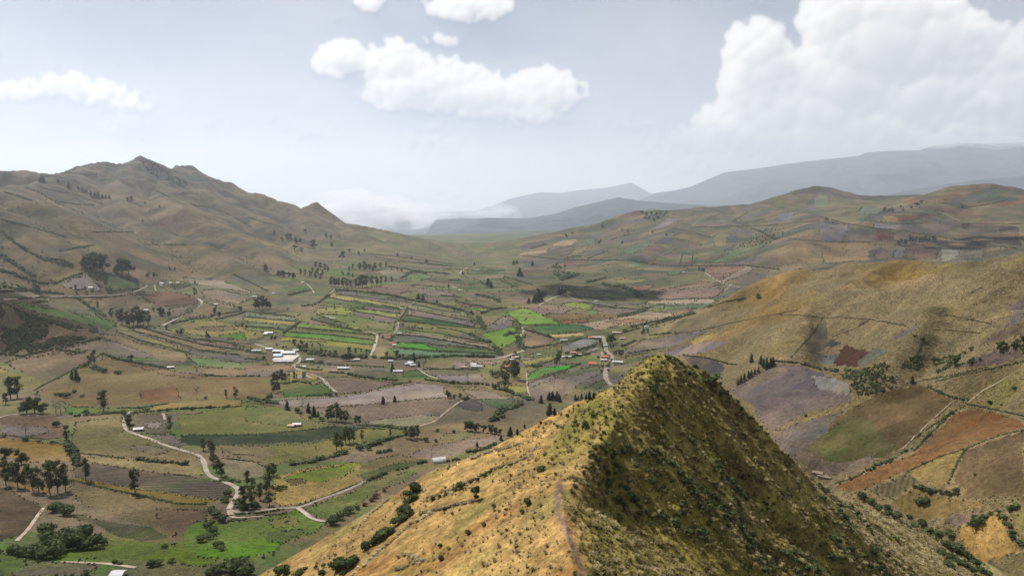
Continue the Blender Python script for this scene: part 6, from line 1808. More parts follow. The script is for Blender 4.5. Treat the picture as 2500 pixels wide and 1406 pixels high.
HB_('on the near right hill', 'right hill hedges', 'h', [([(330, 637), (560, 662), (720, 712)], 2.6), ([(750, 712), (860, 732)], 3), ([(920, 722), (1100, 735)], 3), ([(460, 610), (620, 430), (740, 267), (900, 264), (1150, 282), (1450, 337)], 1.0), ([(820, 430), (1000, 362), (1120, 292)], 0.9), ([(1700, 822), (1900, 762), (2200, 702), (2460, 642)], 1.4), ([(1640, 862), (1800, 942), (1970, 972)], 2), ([(1530, 1300), (1640, 1212), (1840, 1082), (1980, 1002)], 1.3), ([(1990, 1012), (2200, 1052), (2460, 1112)], 1.2), ([(1780, 242), (1950, 272), (2180, 322)], 0.9), ([(310, 237), (560, 247), (730, 267)], 0.9), ([(1990, 60), (2100, 5)], 0.9), ([(1680, 370), (1900, 380), (2080, 400)], 0.8), ([(1600, 420), (1560, 540), (1530, 600)], 1.2), ([(1560, 810), (1800, 770), (2150, 690)], 1.1), ([(0, 300), (300, 240), (520, 200)], 0.8)], 1.5, 0.06)
HB_('on the lower right slopes', 'lower right hedges', 'l', [([(1120, 502), (1250, 442), (1350, 402)], 2), ([(1390, 372), (1480, 332)], 2.4), ([(1440, 522), (1700, 402), (1920, 332), (2200, 222), (2424, 172)], 0.9), ([(1930, 332), (1860, 452), (1780, 622)], 1.3), ([(1500, 655), (1660, 692), (1880, 722)], 2.4), ([(2230, 905), (2300, 1000), (2400, 1180)], 3), ([(1960, 965), (2080, 905), (2230, 855)], 2), ([(2330, 832), (2424, 772)], 3), ([(830, 620), (1000, 570), (1110, 505)], 1.0), ([(1500, 350), (1640, 190), (1800, 40)], 1.4)], 1.5)
HB_('of pale tussock down the orange slope', 'tussock lines on the slope', 'j', [[(960, 980), (1080, 860), (1250, 720), (1440, 560)], [(900, 1400), (1040, 1270), (1200, 1130), (1400, 960), (1550, 890)], [(1540, 745), (1700, 690), (1900, 600), (2080, 510), (2300, 440), (2420, 380)], [(1480, 880), (1700, 830), (1950, 770)], [(1330, 1220), (1500, 1270), (1250, 1360)], [(2100, 300), (2250, 220), (2380, 140)], [(1900, 420), (2060, 360), (2300, 300)]], 0.9, 0.0, 'straw', 'tussock_line', 'line of clumps', 1.2)

# ------------------------------------------------------------------ roads and tracks
def road(reg, pts, w, mat='road', name='road'):
    g = ground_line(reg, pts, 5)
    if len(g) < 2:
        return
    P = np.array(g)[:, :2]
    # smooth and resample
    for _ in range(3):
        P[1:-1] = 0.25 * P[:-2] + 0.5 * P[1:-1] + 0.25 * P[2:]
    s = np.concatenate([[0], np.cumsum(np.hypot(*np.diff(P, axis=0).T))])
    n = max(2, int(s[-1] / 2.0))
    t = np.linspace(0, s[-1], n)
    Q = np.stack([np.interp(t, s, P[:, 0]), np.interp(t, s, P[:, 1])], 1)
    d = np.gradient(Q, axis=0); d /= np.maximum(np.linalg.norm(d, axis=1, keepdims=True), 1e-6)
    nn = np.stack([-d[:, 1], d[:, 0]], 1)
    ww = 0.8 * w * (0.5 + 0.32 * fbm(Q[:, 0] / 7, Q[:, 1] / 7, 3, 600))
    rows = [Q + nn * (ww * k)[:, None] for k in (-1, -0.4, 0.4, 1)]
    r = np.hypot(Q[:, 0], Q[:, 1])
    V = []
    for k, R in zip((0, 1, 1, 0), rows):
        z = zat(R[:, 0], R[:, 1]) + 0.10 + 0.0003 * r + 0.06 * k
        V.append(np.stack([R[:, 0], R[:, 1], z], 1))
    V = np.stack(V, 1).reshape(-1, 3)
    f = [(i * 4 + j, i * 4 + j + 1, (i + 1) * 4 + j + 1, (i + 1) * 4 + j) for i in range(n - 1) for j in range(3)]
    mesh_obj(name, V.tolist(), f, M[mat], kind='structure', smooth=True)


road('e', [(30, 112), (250, 94), (560, 84), (900, 79), (1050, 70), (1150, 47), (1240, 15), (1262, -15)], 4)
road('q', [(590, 885), (750, 810), (900, 730), (1050, 650), (1150, 590), (1200, 545), (1190, 520), (1140, 490), (1080, 465)], 6)
road('q', [(780, 365), (900, 342), (1050, 302), (1090, 302), (1300, 332), (1500, 392), (1700, 432), (1930, 462)], 3.5)
road('q', [(475, 280), (460, 325), (490, 372)], 5)
road('f', [(765, 18), (700, 78), (640, 128), (610, 155)], 6)
road('f', [(1450, 130), (1400, 180), (1355, 205), (1335, 270), (1300, 300), (1310, 360), (1272, 400)], 4.5)
road('f', [(1000, 385), (1070, 392), (1135, 402), (1120, 470), (1095, 540), (1072, 590)], 5)
road('f', [(590, 235), (620, 210), (640, 205)], 3.5)
road('f', [(80, 490), (200, 530), (300, 550), (440, 560), (470, 620), (475, 650), (395, 670), (430, 700), (500, 735), (620, 770), (670, 790), (690, 830), (740, 880), (780, 905)], 4.5)
road('f', [(0, 722), (200, 720), (420, 718)], 2.5, 'track', 'track')
road('f', [(200, 968), (560, 953), (850, 940), (1200, 872), (1450, 827), (1560, 818)], 2.6, 'track', 'track')
road('f', [(680, 640), (900, 630), (1100, 640), (1350, 645), (1500, 640)], 3.5)
road('f', [(1900, 628), (2020, 627), (2170, 615), (2250, 597), (2380, 547)], 6)
road('f', [(1480, 702), (1520, 740), (1570, 765), (1650, 790)], 3)
road('f', [(1920, 942), (1800, 1010), (1720, 1070), (1680, 1110), (1600, 1165), (1480, 1200)], 3.2, 'track', 'track')
road('g', [(90, 612), (190, 572), (280, 550)], 6)
road('g', [(275, 550), (232, 500), (225, 460), (250, 410), (290, 392), (262, 348)], 4)
road('g', [(300, 740), (303, 840), (318, 920), (350, 970)], 2, 'track', 'track')
road('o', [(1050, 370), (1070, 440), (1110, 500), (1080, 560), (1120, 620), (1190, 650), (1215, 700), (1170, 750), (1120, 790), (1092, 860), (1085, 950), (1110, 1040), (1160, 1090), (1230, 1145)], 7)
road('o', [(1030, 600), (1050, 670)], 3.5)
road('i', [(-20, 72), (80, 42), (200, 44), (330, 50)], 3)
road('i', [(480, 66), (560, 64), (660, 46), (800, 38)], 3)
road('i', [(1110, 15), (1070, 60), (1042, 110), (1050, 160), (1100, 190), (1250, 242), (1400, 302), (1500, 332), (1640, 372), (1700, 392), (1730, 450), (1742, 520), (1770, 562), (1900, 612), (1980, 642), (2025, 680), (2010, 720), (1960, 790), (1935, 840)], 3.6)
road('j', [(-140, 850), (-70, 866), (0, 866), (250, 838), (430, 828), (500, 812), (620, 762), (850, 682), (980, 622), (1002, 602)], 3.4)
road('j', [(440, 830), (500, 872), (560, 922), (668, 946)], 3.2)
road('i', [(1938, 845), (1960, 915), (2080, 908), (2230, 898)], 3, 'track', 'track')
road('i', [(140, 1110), (240, 1010), (330, 880), (370, 830)], 2, 'track', 'track')
road('i', [(520, 1285), (760, 1295), (900, 1300), (1150, 1335)], 2.2, 'track', 'track')
road('e', [(1400, 1085), (1415, 1140)], 2.5, 'track', 'track')
road('c', [(1830, 935), (1900, 982), (2000, 1032), (2130, 1062)], 6)
road('c', [(640, 1120), (700, 1162), (1000, 1212), (1340, 1252)], 5)
road('c', [(2060, 1030), (2020, 1080), (1980, 1100)], 4)
road('c', [(400, 1220), (520, 1150), (640, 1120)], 5)
road('d', [(1750, 600), (1830, 635), (1900, 662)], 5)
road('d', [(795, 655), (830, 680)], 6)
road('b', [(1830, 940), (1880, 905), (1900, 890)], 7)
road('b', [(520, 1030), (570, 1070), (585, 1110)], 4)
road('h', [(1980, 995), (2100, 895), (2280, 800), (2460, 690)], 1.0, 'track', 'track')
road('h', [(1420, 1390), (1600, 1210), (1750, 1070), (1840, 990)], 0.9, 'track', 'track')


# ------------------------------------------------------------------ houses
def bxv(x0, x1, y0, y1, z0, z1):
    return np.array([(x, y, z) for z in (z0, z1) for y in (y0, y1) for x in (x0, x1)], float)


BXF = [(0, 2, 3, 1), (4, 5, 7, 6), (0, 1, 5, 4), (2, 6, 7, 3), (0, 4, 6, 2), (1, 3, 7, 5)]


def house(reg, x, y, w, d, h, roof, label, wall='wall', yaw=0.0, style='gable', group=None, name='house', cat='house'):
    p = hit(*zp(reg, [(x, y)])[0])
    if p is None:
        return
    w, d, h = w * 0.78, d * 0.78, max(h * 0.85, 1.2)
    root = bpy.data.objects.new(name, None)
    COL.objects.link(root)
    base = min(float(zat(np.array([p[0] + a * w / 2]), np.array([p[1] + b * d / 2]))[0]) for a in (-1, 1) for b in (-1, 1))
    root.location = (p[0], p[1], max(base, p[2] - 1.5))
    root.rotation_euler = (0, 0, math.atan2(-p[0], p[1]) * 0.0 + yaw)
    tag(root, label, cat, group)
    V = bxv(-w / 2, w / 2, -d / 2, d / 2, -1.2, h)
    mesh_obj('wall', V.tolist(), BXF, M[wall], root)
    o = 0.45
    if style == 'gable':
        rh = d * 0.22
        V = [(-w / 2 - o, -d / 2 - o, h - 0.05), (w / 2 + o, -d / 2 - o, h - 0.05), (w / 2 + o, 0, h + rh), (-w / 2 - o, 0, h + rh), (w / 2 + o, d / 2 + o, h - 0.05), (-w / 2 - o, d / 2 + o, h - 0.05)]
        V += [(a, b, c + 0.16) for a, b, c in V]
        Fc = [(0, 3, 2, 1), (3, 5, 4, 2), (6, 7, 8, 9), (9, 8, 10, 11), (0, 1, 7, 6), (5, 11, 10, 4), (1, 2, 8, 7), (2, 4, 10, 8), (0, 6, 9, 3), (3, 9, 11, 5)]
        g = [(-w / 2, -d / 2, h), (-w / 2, d / 2, h), (-w / 2, 0, h + rh * 0.92), (w / 2, -d / 2, h), (w / 2, d / 2, h), (w / 2, 0, h + rh * 0.92)]
        mesh_obj('gable', g, [(0, 2, 1), (3, 4, 5)], M[wall], root)
    elif style == 'arch':
        n = 9; V = []
        for k in range(n + 1):
            a = math.pi * k / n
            V += [(-w / 2 - 0.2, -math.cos(a) * (d / 2 + 0.2), h + math.sin(a) * d * 0.32), (w / 2 + 0.2, -math.cos(a) * (d / 2 + 0.2), h + math.sin(a) * d * 0.32)]
        Fc = [(2 * k, 2 * k + 1, 2 * k + 3, 2 * k + 2) for k in range(n)]
        Fc += [tuple(range(0, 2 * n + 2, 2))[::-1], tuple(range(1, 2 * n + 2, 2))]
    else:
        V = [(-w / 2 - o, -d / 2 - o, h), (w / 2 + o, -d / 2 - o, h), (w / 2 + o, d / 2 + o, h + d * 0.1), (-w / 2 - o, d / 2 + o, h + d * 0.1)]
        V += [(a, b, c + 0.15) for a, b, c in V]
        Fc = [(0, 3, 2, 1), (4, 5, 6, 7), (0, 1, 5, 4), (2, 3, 7, 6), (0, 4, 7, 3), (1, 2, 6, 5)]
    mesh_obj('roof', V, Fc, M[roof], root)
    if style != 'arch' and w > 3.5:
        V = bxv(-0.45 + w * 0.12, 0.45 + w * 0.12, -d / 2 - 0.05, -d / 2 + 0.05, -0.4, min(2.0, h - 0.25))
        mesh_obj('door', V.tolist(), BXF, M['wood'], root)
        for q in (-0.28, 0.36):
            V = bxv(q * w - 0.5, q * w + 0.5, -d / 2 - 0.05, -d / 2 + 0.05, h * 0.38, h * 0.38 + 0.9)
            wn = mesh_obj('window', V.tolist(), BXF, M['dark'], root)
            V = bxv(q * w - 0.62, q * w + 0.62, -d / 2 - 0.14, -d / 2 + 0.02, h * 0.38 - 0.14, h * 0.38 - 0.02)
            mesh_obj('sill', V.tolist(), BXF, M['white'], wn)
    return root


def slab(reg, x, y, w, d, label, mat='concrete'):
    p = hit(*zp(reg, [(x, y)])[0])
    z = max(float(zat(np.array([p[0] + a * w / 2]), np.array([p[1] + b * d / 2]))[0]) for a in (-1, 0, 1) for b in (-1, 0, 1))
    V = bxv(p[0] - w / 2, p[0] + w / 2, p[1] - d / 2, p[1] + d / 2, z - 3, z + 0.15)
    mesh_obj('pavement', V.tolist(), BXF, M[mat], kind='structure')


slab('m', 600, 335, 28, 26, 'yard')
house('m', 640, 290, 23, 11, 5.0, 'white', 'large white sheet roofed hall behind the concrete yard', yaw=0.05)
house('m', 485, 325, 13, 11, 4.5, 'blue', 'pale blue roofed hall beside the concrete yard', yaw=0.05)
house('m', 560, 400, 30, 5, 3.2, 'white', 'long low white shed on the near side of the concrete yard', yaw=0.06, style='shed')
house('m', 490, 250, 18, 8, 3.5, 'white', 'white roofed block with red wall above the blue hall', 'redroof', yaw=0.0)
house('m', 355, 212, 12, 6, 3.0, 'grey', 'grey roofed house at the left end of the compound')
house('m', 750, 232, 9, 5, 2.8, 'grey', 'small grey hut right of the large white hall')
house('m', 165, 235, 16, 5, 3.0, 'grey', 'long house behind shrubs on the terrace left of the compound')
house('m', 960, 372, 12, 5, 2.8, 'white', 'white roofed house beside the hedge below the gully trees', style='shed')
house('m', 860, 475, 8, 5, 2.6, 'grey', 'grey roofed hut beside the village lane')
house('m', 1455, 500, 17, 5, 3.0, 'white', 'long white roofed shed in the grey green field', style='shed')
house('m', 1325, 540, 7, 5, 2.6, 'pink', 'brown tiled hut beside the long white shed')
house('m', 1660, 372, 9, 5, 2.8, 'white', 'white hut on the valley road under the gully trees')
house('m', 2165, 392, 7, 4, 2.6, 'white', 'small white hut far along the valley road', style='shed')
house('m', 2270, 545, 14, 5, 2.8, 'grey', 'grey shed below the village pine', style='shed')
house('m', 2420, 440, 9, 6, 3.2, 'white', 'white village house at the lane end', yaw=0.2)
house('n', 20, 420, 9, 6, 3.2, 'white', 'white village house left of the dark conifers', yaw=-0.2)
house('n', 45, 455, 8, 5, 2.8, 'grey', 'grey village house under the dark conifers', yaw=0.3)
house('m', 2180, 130, 9, 7, 3.2, 'redroof', 'red roofed house beside the bright green strip', yaw=0.2)
house('m', 2215, 150, 7, 5, 2.6, 'white', 'white shed right of the red roofed house', style='shed')
for k, (x, y) in enumerate([(740, 630), (775, 640), (815, 612), (835, 640), (885, 630), (915, 612), (945, 628), (970, 640)]):
    house('m', x, y, 2.2, 1.6, 1.6, 'white', ('leftmost' if k == 0 else 'rightmost' if k == 7 else ORD[k]) + (' white tomb' if k in (0, 7) else ' white tomb from the left') + ' in the small graveyard', style='shed', group='tombs in the graveyard', name='tomb', cat='tomb', wall='white')
house('m', 765, 1345, 8, 5, 2.6, 'white', 'white tin roofed hut on the olive slope', 'adobe', yaw=0.1)
house('m', 675, 1358, 6, 4, 2.0, 'pink', 'low brown shed left of the tin roofed hut', 'adobe', style='shed')
house('e', 1190, 1235, 8, 5, 2.4, 'white', 'white roofed hut under shrubs beside the lane', style='gable', yaw=0.3)
house('e', 1465, 700, 9, 4, 2.6, 'white', 'white roofed house at the end of the tan strips', yaw=0.3)
house('e', 1255, 208, 10, 5, 3.0, 'white', 'pale roofed farmhouse behind the dark roadside stand')
house('q', 580, 262, 13, 7, 3.5, 'white', 'largest white house of the three under the mountain', group='three white houses')
house('q', 712, 252, 10, 6, 3.2, 'white', 'middle white house of the three under the mountain', group='three white houses')
house('q', 825, 256, 9, 6, 3.2, 'white', 'rightmost white house of the three under the mountain', group='three white houses')
house('q', 560, 285, 12, 4, 2.6, 'grey', 'grey shed in front of the largest white mountain house', style='shed')
house('q', 1392, 578, 9, 5, 2.8, 'white', 'white roofed house inside the road bend')
house('q', 1960, 462, 12, 5, 2.8, 'white', 'long pale house at the foot of the brown spur', style='shed')
house('q', 2250, 412, 8, 5, 2.8, 'blue', 'bluish roofed hut on the shaded spur')
house('q', 2180, 1010, 16, 7, 3.4, 'white', 'white roofed farm at the left of the gully')
house('q', 2130, 1025, 8, 6, 3.0, 'white', 'white hut left of the gully farm')
house('a', 780, 1240, 12, 6, 3.0, 'white', 'pale farmhouse among trees below the mountain')
house('f', 742, 278, 10, 5, 2.8, 'white', 'white roofed hut among the green strips')
house('f', 705, 265, 8, 4, 2.6, 'grey', 'grey hut left of the white hut among the strips')
house('f', 1320, 408, 9, 5, 2.8, 'white', 'white hut beside the middle lane')
house('f', 1335, 192, 8, 4, 2.6, 'grey', 'grey hut at the upper end of the middle lane')
house('n', 1000, 478, 17, 6, 3.4, 'grey', 'long grey roofed house on the purple strip', yaw=-0.15)
house('n', 960, 445, 9, 6, 3.2, 'white', 'white roofed house behind the long grey one', yaw=-0.3)
house('n', 810, 482, 9, 5, 2.8, 'pink', 'faded tile roofed house left of the long grey one')
house('n', 1475, 482, 9, 7, 3.2, 'redroof', 'orange roofed house among the stream trees')
house('n', 1560, 342, 9, 6, 3.0, 'pink', 'tile roofed house above the stream trees')
house('n', 1525, 372, 7, 5, 2.8, 'white', 'white hut above the stream trees')
house('n', 1605, 332, 6, 5, 2.8, 'grey', 'grey hut beside the stream road')
house('n', 1930, 286, 7, 2.5, 1.8, 'white', 'tiny white shed in the tan green field', style='shed')
house('o', 955, 405, 17, 5, 3.0, 'white', 'long white roofed row house at the head of the road', style='shed')
house('o', 868, 408, 9, 5, 3.0, 'redroof', 'red roofed end of the row house', style='shed')
house('o', 605, 632, 10, 7, 3.2, 'pink', 'faded pink roofed house in the pale plot')
house('o', 510, 695, 15, 5, 3.0, 'white', 'long white roofed hall by the tall trees', style='shed')
house('o', 900, 800, 12, 9, 3.4, 'redroof', 'bright orange roofed house standing alone in the field', yaw=-0.25)
house('o', 1080, 697, 12, 7, 3.2, 'redroof', 'red roofed house beside the white road', yaw=-0.1)
house('o', 1062, 742, 10, 6, 3.0, 'white', 'white roofed house below the red one by the road', yaw=-0.1)
house('o', 1268, 776, 17, 6, 3.0, 'grey', 'long grey roofed shed right of the white road', style='shed', yaw=-0.2)
house('o', 1088, 530, 7, 5, 3.0, 'white', 'white hut under the big dark grove')
house('o', 1270, 336, 17, 6, 3.0, 'pink', 'long tile roofed house above the dark grove')
house('o', 1220, 330, 8, 5, 3.0, 'white', 'white hut at the left of the long tiled house')
house('o', 1345, 418, 12, 4, 2.8, 'pink', 'low tiled house right of the dark grove', style='shed')
house('o', 1700, 242, 9, 5, 2.8, 'white', 'white hut on the hedged road above the village')
house('o', 470, 445, 13, 6, 3.0, 'grey', 'grey roofed farm by the hedge above the grey field')
house('o', 690, 660, 8, 5, 2.6, 'white', 'white roofed hut in the hedge below the pale plot')
house('j', 1632, 440, 11, 8, 1.2, 'white', 'white arched greenhouse at the edge of the orange slope', 'white', yaw=0.4, style='arch', name='greenhouse', cat='greenhouse')
house('l', 735, 565, 9, 4, 2.2, 'wood', 'low dark hut half hidden by the ridge on the right', 'adobe', yaw=-0.6, style='shed')
house('l', 680, 535, 7, 4, 2.0, 'wood', 'brown shed beside the half hidden dark hut', 'adobe', yaw=-0.6, style='shed')
house('i', 1000, 1402, 5, 4, 1.4, 'grey', 'grey roof of a hut at the bottom edge')
house('c', 605, 1075, 11, 7, 3.2, 'white', 'white house on the far terrace corner')
house('c', 895, 1185, 10, 6, 3.0, 'white', 'white hut alone on the far plain')
house('c', 1650, 935, 12, 6, 3.0, 'white', 'pale house on the far right slope')
house('b', 1845, 950, 14, 8, 3.5, 'white', 'white house by the far bridge road')
house('b', 1990, 915, 14, 8, 3.5, 'white', 'white house right of the far bridge road')
house('b', 490, 1022, 10, 6, 3.0, 'white', 'white hut below the far left wood')
house('b', 1790, 1070, 12, 6, 3.0, 'grey', 'grey house in the far hamlet', group='far hamlet')
house('b', 1840, 1090, 12, 6, 3.0, 'white', 'white house in the far hamlet', group='far hamlet')


# ------------------------------------------------------------------ poles, animals, a person
def pole(reg, x, y, h, label, group='utility poles'):
    p = hit(*zp(reg, [(x, y)])[0])
    root = bpy.data.objects.new('utility_pole', None)
    COL.objects.link(root)
    root.location = p
    tag(root, label, 'pole', group)
    mesh_obj('post', *[a.tolist() for a in limb((0, 0, -0.5), (0, 0, h), 0.16, 0.10, 8)], M['wood'], root)
    for z in (h - 0.5, h - 1.3):
        mesh_obj('crossarm', bxv(-1.0, 1.0, -0.07, 0.07, z - 0.08, z + 0.08).tolist(), BXF, M['wood'], root)


pole('o', 470, 1290, 13, 'taller utility pole in the purple field behind the peak')
pole('o', 322, 1185, 11, 'farther utility pole in the purple field behind the peak')
pole('j', 1573, 408, 7, 'utility pole beside the white greenhouse')


def skin_figure(name, verts, edges, radii, mat):
    me = bpy.data.meshes.new(name)
    me.from_pydata(verts, edges, [])
    o = bpy.data.objects.new(name, me)
    COL.objects.link(o)
    me.materials.append(mat)
    sk = o.modifiers.new('skin', 'SKIN')
    for i, r in enumerate(radii):
        me.skin_vertices[0].data[i].radius = (r, r)
    me.skin_vertices[0].data[0].use_root = True
    sk.use_smooth_shade = True
    ss = o.modifiers.new('subsurf', 'SUBSURF')
    ss.levels = 1; ss.render_levels = 1
    return o


def cow(reg, x, y, label, yaw, s=1.0, name='cow'):
    p = hit(*zp(reg, [(x, y)])[0])
    V = [(0.55, 0, 1.0), (0, 0, 1.02), (-0.6, 0, 1.05), (0.95, 0, 1.2), (1.2, 0, 1.1), (1.5, 0, 0.9)]
    E = [(0, 1), (1, 2), (0, 3), (3, 4), (4, 5)]
    Rr = [0.30, 0.33, 0.29, 0.17, 0.14, 0.09]
    for sx, b in ((0.55, 0), (-0.6, 2)):
        for sy in (-0.19, 0.19):
            k = len(V)
            V += [(sx, sy, 0.72), (sx + (0.05 if b == 0 else -0.08), sy, 0.38), (sx, sy, 0.03)]
            E += [(b, k), (k, k + 1), (k + 1, k + 2)]
            Rr += [0.13, 0.075, 0.065]
    k = len(V)
    V += [(-0.92, 0, 1.0), (-0.97, 0, 0.5)]; E += [(2, k), (k, k + 1)]; Rr += [0.05, 0.03]
    for sy in (-0.16, 0.16):
        k = len(V); V.append((1.12, sy, 1.25)); E.append((4, k)); Rr.append(0.04)
    o = skin_figure(name, V, E, Rr, M['hide'])
    o.location = p; o.rotation_euler = (0, 0, yaw); o.scale = (s, s, s)
    tag(o, label, name, 'grazing animals')


cow('j', 345, 962, 'dark horse grazing in the bright green meadow', 0.3, 1.15, 'horse')
cow('j', 300, 895, 'small dark cow at the upper edge of the green meadow', 2.0)
cow('i', 1475, 1075, 'left dark cow of the pair on the bare brown slope', 1.0)
cow('i', 1493, 1055, 'right dark cow of the pair on the bare brown slope', 2.4)
cow('i', 1468, 1150, 'dark cow on the border of the yellow green meadow', 0.2)
cow('l', 1185, 436, 'dark dog or calf near the walker on the right', 2.6, 0.6, 'calf')
p = hit(*zp('l', [(1134, 412)])[0])
V = [(0, 0, 0.95), (0, 0, 1.2), (0, 0, 1.42), (0, 0, 1.53), (0, 0.02, 1.66),
     (-0.1, 0, 0.88), (-0.12, 0.1, 0.48), (-0.12, 0.05, 0.08), (-0.12, 0.2, 0.04),
     (0.1, 0, 0.88), (0.12, -0.08, 0.48), (0.12, -0.18, 0.08), (0.12, -0.04, 0.04),
     (-0.2, 0, 1.40), (-0.26, -0.03, 1.12), (-0.26, 0.08, 0.88), (0.2, 0, 1.40), (0.26, 0.05, 1.12), (0.26, 0.15, 0.90)]
E = [(0, 1), (1, 2), (2, 3), (3, 4), (0, 5), (5, 6), (6, 7), (7, 8), (0, 9), (9, 10), (10, 11), (11, 12), (2, 13), (13, 14), (14, 15), (2, 16), (16, 17), (17, 18)]
Rr = [0.15, 0.15, 0.14, 0.065, 0.105, 0.10, 0.07, 0.05, 0.04, 0.10, 0.07, 0.05, 0.04, 0.075, 0.05, 0.04, 0.075, 0.05, 0.04]
o = skin_figure('person', V, E, Rr, M['cloth'])
o.location = p
tag(o, 'person in dark clothes walking on the brown slope at the right', 'person')

# ------------------------------------------------------------------ tussock grass and scrub that nobody could count
def blade_clump(seed, n, spread, height, width):
    rs = np.random.default_rng(seed)
    V = []; Fc = []
    for i in range(n):
        an = rs.uniform(0, 2 * math.pi); q = rs.uniform(0, 0.18) * spread
        lean = rs.uniform(0.15, 1.0) * spread
        hh = height * rs.uniform(0.55, 1.0) * (1 - 0.35 * lean / spread)
        c, s = math.cos(an), math.sin(an)
        b = np.array([c * q, s * q, -0.05]); m = np.array([c * (q + lean * 0.45), s * (q + lean * 0.45), hh * 0.8]); t = np.array([c * (q + lean), s * (q + lean), hh * 0.75])
        w = np.array([-s, c, 0]) * width
        k = len(V)
        V += [b - w, b + w, m + w, m - w, t]
        Fc += [(k, k + 1, k + 2, k + 3), (k + 3, k + 2, k + 4)]
    return np.array(V), Fc


def instancer(name, pts, scl, protos, mat_group):
    """one object of kind stuff: clumps instanced on points"""
    me = bpy.data.meshes.new(name)
    me.from_pydata(pts.tolist(), [], [])
    rs = np.random.default_rng(len(pts))
    a = me.attributes.new('size', 'FLOAT', 'POINT'); a.data.foreach_set('value', scl.astype(np.float32))
    a = me.attributes.new('turn', 'FLOAT_VECTOR', 'POINT')
    rot = np.zeros((len(pts), 3), np.float32); rot[:, 2] = rs.uniform(0, 6.28, len(pts)); rot[:, 0] = rs.normal(0, 0.15, len(pts))
    a.data.foreach_set('vector', rot.ravel())
    a = me.attributes.new('which', 'INT', 'POINT'); a.data.foreach_set('value', rs.integers(0, len(protos), len(pts)).astype(np.int32))
    o = bpy.data.objects.new(name, me)
    COL.objects.link(o)
    o['kind'] = 'stuff'
    src = bpy.data.collections.new(name + '_clumps')
    for i, q in enumerate(protos):
        src.objects.link(bpy.data.objects.new('clump', q))
    ng = bpy.data.node_groups.new(name, 'GeometryNodeTree')
    ng.interface.new_socket('Geometry', in_out='INPUT', socket_type='NodeSocketGeometry')
    ng.interface.new_socket('Geometry', in_out='OUTPUT', socket_type='NodeSocketGeometry')
    gi = ng.nodes.new('NodeGroupInput'); go = ng.nodes.new('NodeGroupOutput')
    ip = ng.nodes.new('GeometryNodeInstanceOnPoints')
    ci = ng.nodes.new('GeometryNodeCollectionInfo')
    ci.inputs['Collection'].default_value = src
    ci.inputs['Separate Children'].default_value = True
    ci.inputs['Reset Children'].default_value = True

    def at(nm, typ):
        n = ng.nodes.new('GeometryNodeInputNamedAttribute')
        n.data_type = typ
        n.inputs['Name'].default_value = nm
        return n.outputs['Attribute']
    L = ng.links.new
    L(gi.outputs[0], ip.inputs['Points']); L(ci.outputs[0], ip.inputs['Instance'])
    ip.inputs['Pick Instance'].default_value = True
    L(at('which', 'INT'), ip.inputs['Instance Index'])
    L(at('turn', 'FLOAT_VECTOR'), ip.inputs['Rotation'])
    L(at('size', 'FLOAT'), ip.inputs['Scale'])
    L(ip.outputs[0], go.inputs[0])
    md = o.modifiers.new('clumps', 'NODES')
    md.node_group = ng
    return o


STRAW = [make_mesh('tussock', *blade_clump(900 + i, 34, 0.55, 0.75, 0.035), M['straw']) for i in range(4)]
OLIVE = [make_mesh('tussock', *blade_clump(920 + i, 34, 0.6, 0.7, 0.045), M['olive']) for i in range(4)]
SCRUB = [make_mesh('scrub', *shrub_arrays(940 + i, 70, 0.13), M['hedge']) for i in range(4)]


def scatter(n, x0, x1, y0, y1, seed):
    rs = np.random.default_rng(seed)
    return rs.uniform(x0, x1, n), rs.uniform(y0, y1, n), rs


def fg_at(x, y):
    u = (np.arctan2(x, y) - AZ[0]) / (AZ[1] - AZ[0]); v = (np.log(np.hypot(x, y)) - LR[0]) / (LR[1] - LR[0])
    i = np.clip(v.astype(int), 0, NR - 1); j = np.clip(u.astype(int), 0, NA - 1)
    return GFG[i, j] & (u > 0) & (u < NA) & (v > 0)


# foreground hill
x, y, rs = scatter(90000, -125, 150, 62, 225, 11)
xc = crest_x(y)
ok = fg_at(x, y)
right = x > xc + rs.normal(0, 1.5, len(x))
should = np.clip((x - xc + 16 + 14 * fbm(x / 12, y / 9, 3, 176)) / 8, 0, 1) * np.clip((y - 118) / 14, 0, 1)
dens_l = np.clip((fbm(x / 11, y / 7, 4, 700) + 0.5 - 0.52) * 5, 0, 1) * 0.5 + 0.03
dens_l = np.maximum(dens_l, np.clip(1 - np.abs(x - 1 - (y - 80) * 0.05) / 9, 0, 1) * 0.55)
dens_l = np.maximum(dens_l, 0.75 * should)
ok &= rs.random(len(x)) < np.where(right, 0.95, dens_l)
ok &= ~((np.abs(x - 8.3 - 0.9 * np.sin(y / 6)) < 0.8) & (y < 114))
x, y, right, should = x[ok], y[ok], right[ok], should[ok]
z = zat(x, y)
pale = rs.random(len(x)) < np.where(right, np.clip((x - 62) / 18, 0.26, 0.8), 0.8 - 0.55 * should)
sz = (0.3 + 1.0 * rs.random(len(x)) ** 2.2) * np.where(right, 1.25, 1.0)
pts = np.stack([x, y, z], 1)
instancer('tussock_grass', pts[pale], sz[pale], STRAW, 'straw')
instancer('tussock_grass', pts[~pale], sz[~pale], OLIVE, 'olive')
# bushes on the shaded face of the peak
x, y, rs = scatter(3600, 10, 110, 118, 190, 12)
ok = fg_at(x, y) & (fbm(x / 9, y / 9, 3, 720) > 0.0) & (x > crest_x(y)) & ((y < 138) | (rs.random(len(x)) < 0.35))
x, y = x[ok], y[ok]
instancer('scrub', np.stack([x, y, zat(x, y)], 1), rs.uniform(0.6, 1.7, len(x)), SCRUB, 'hedge')
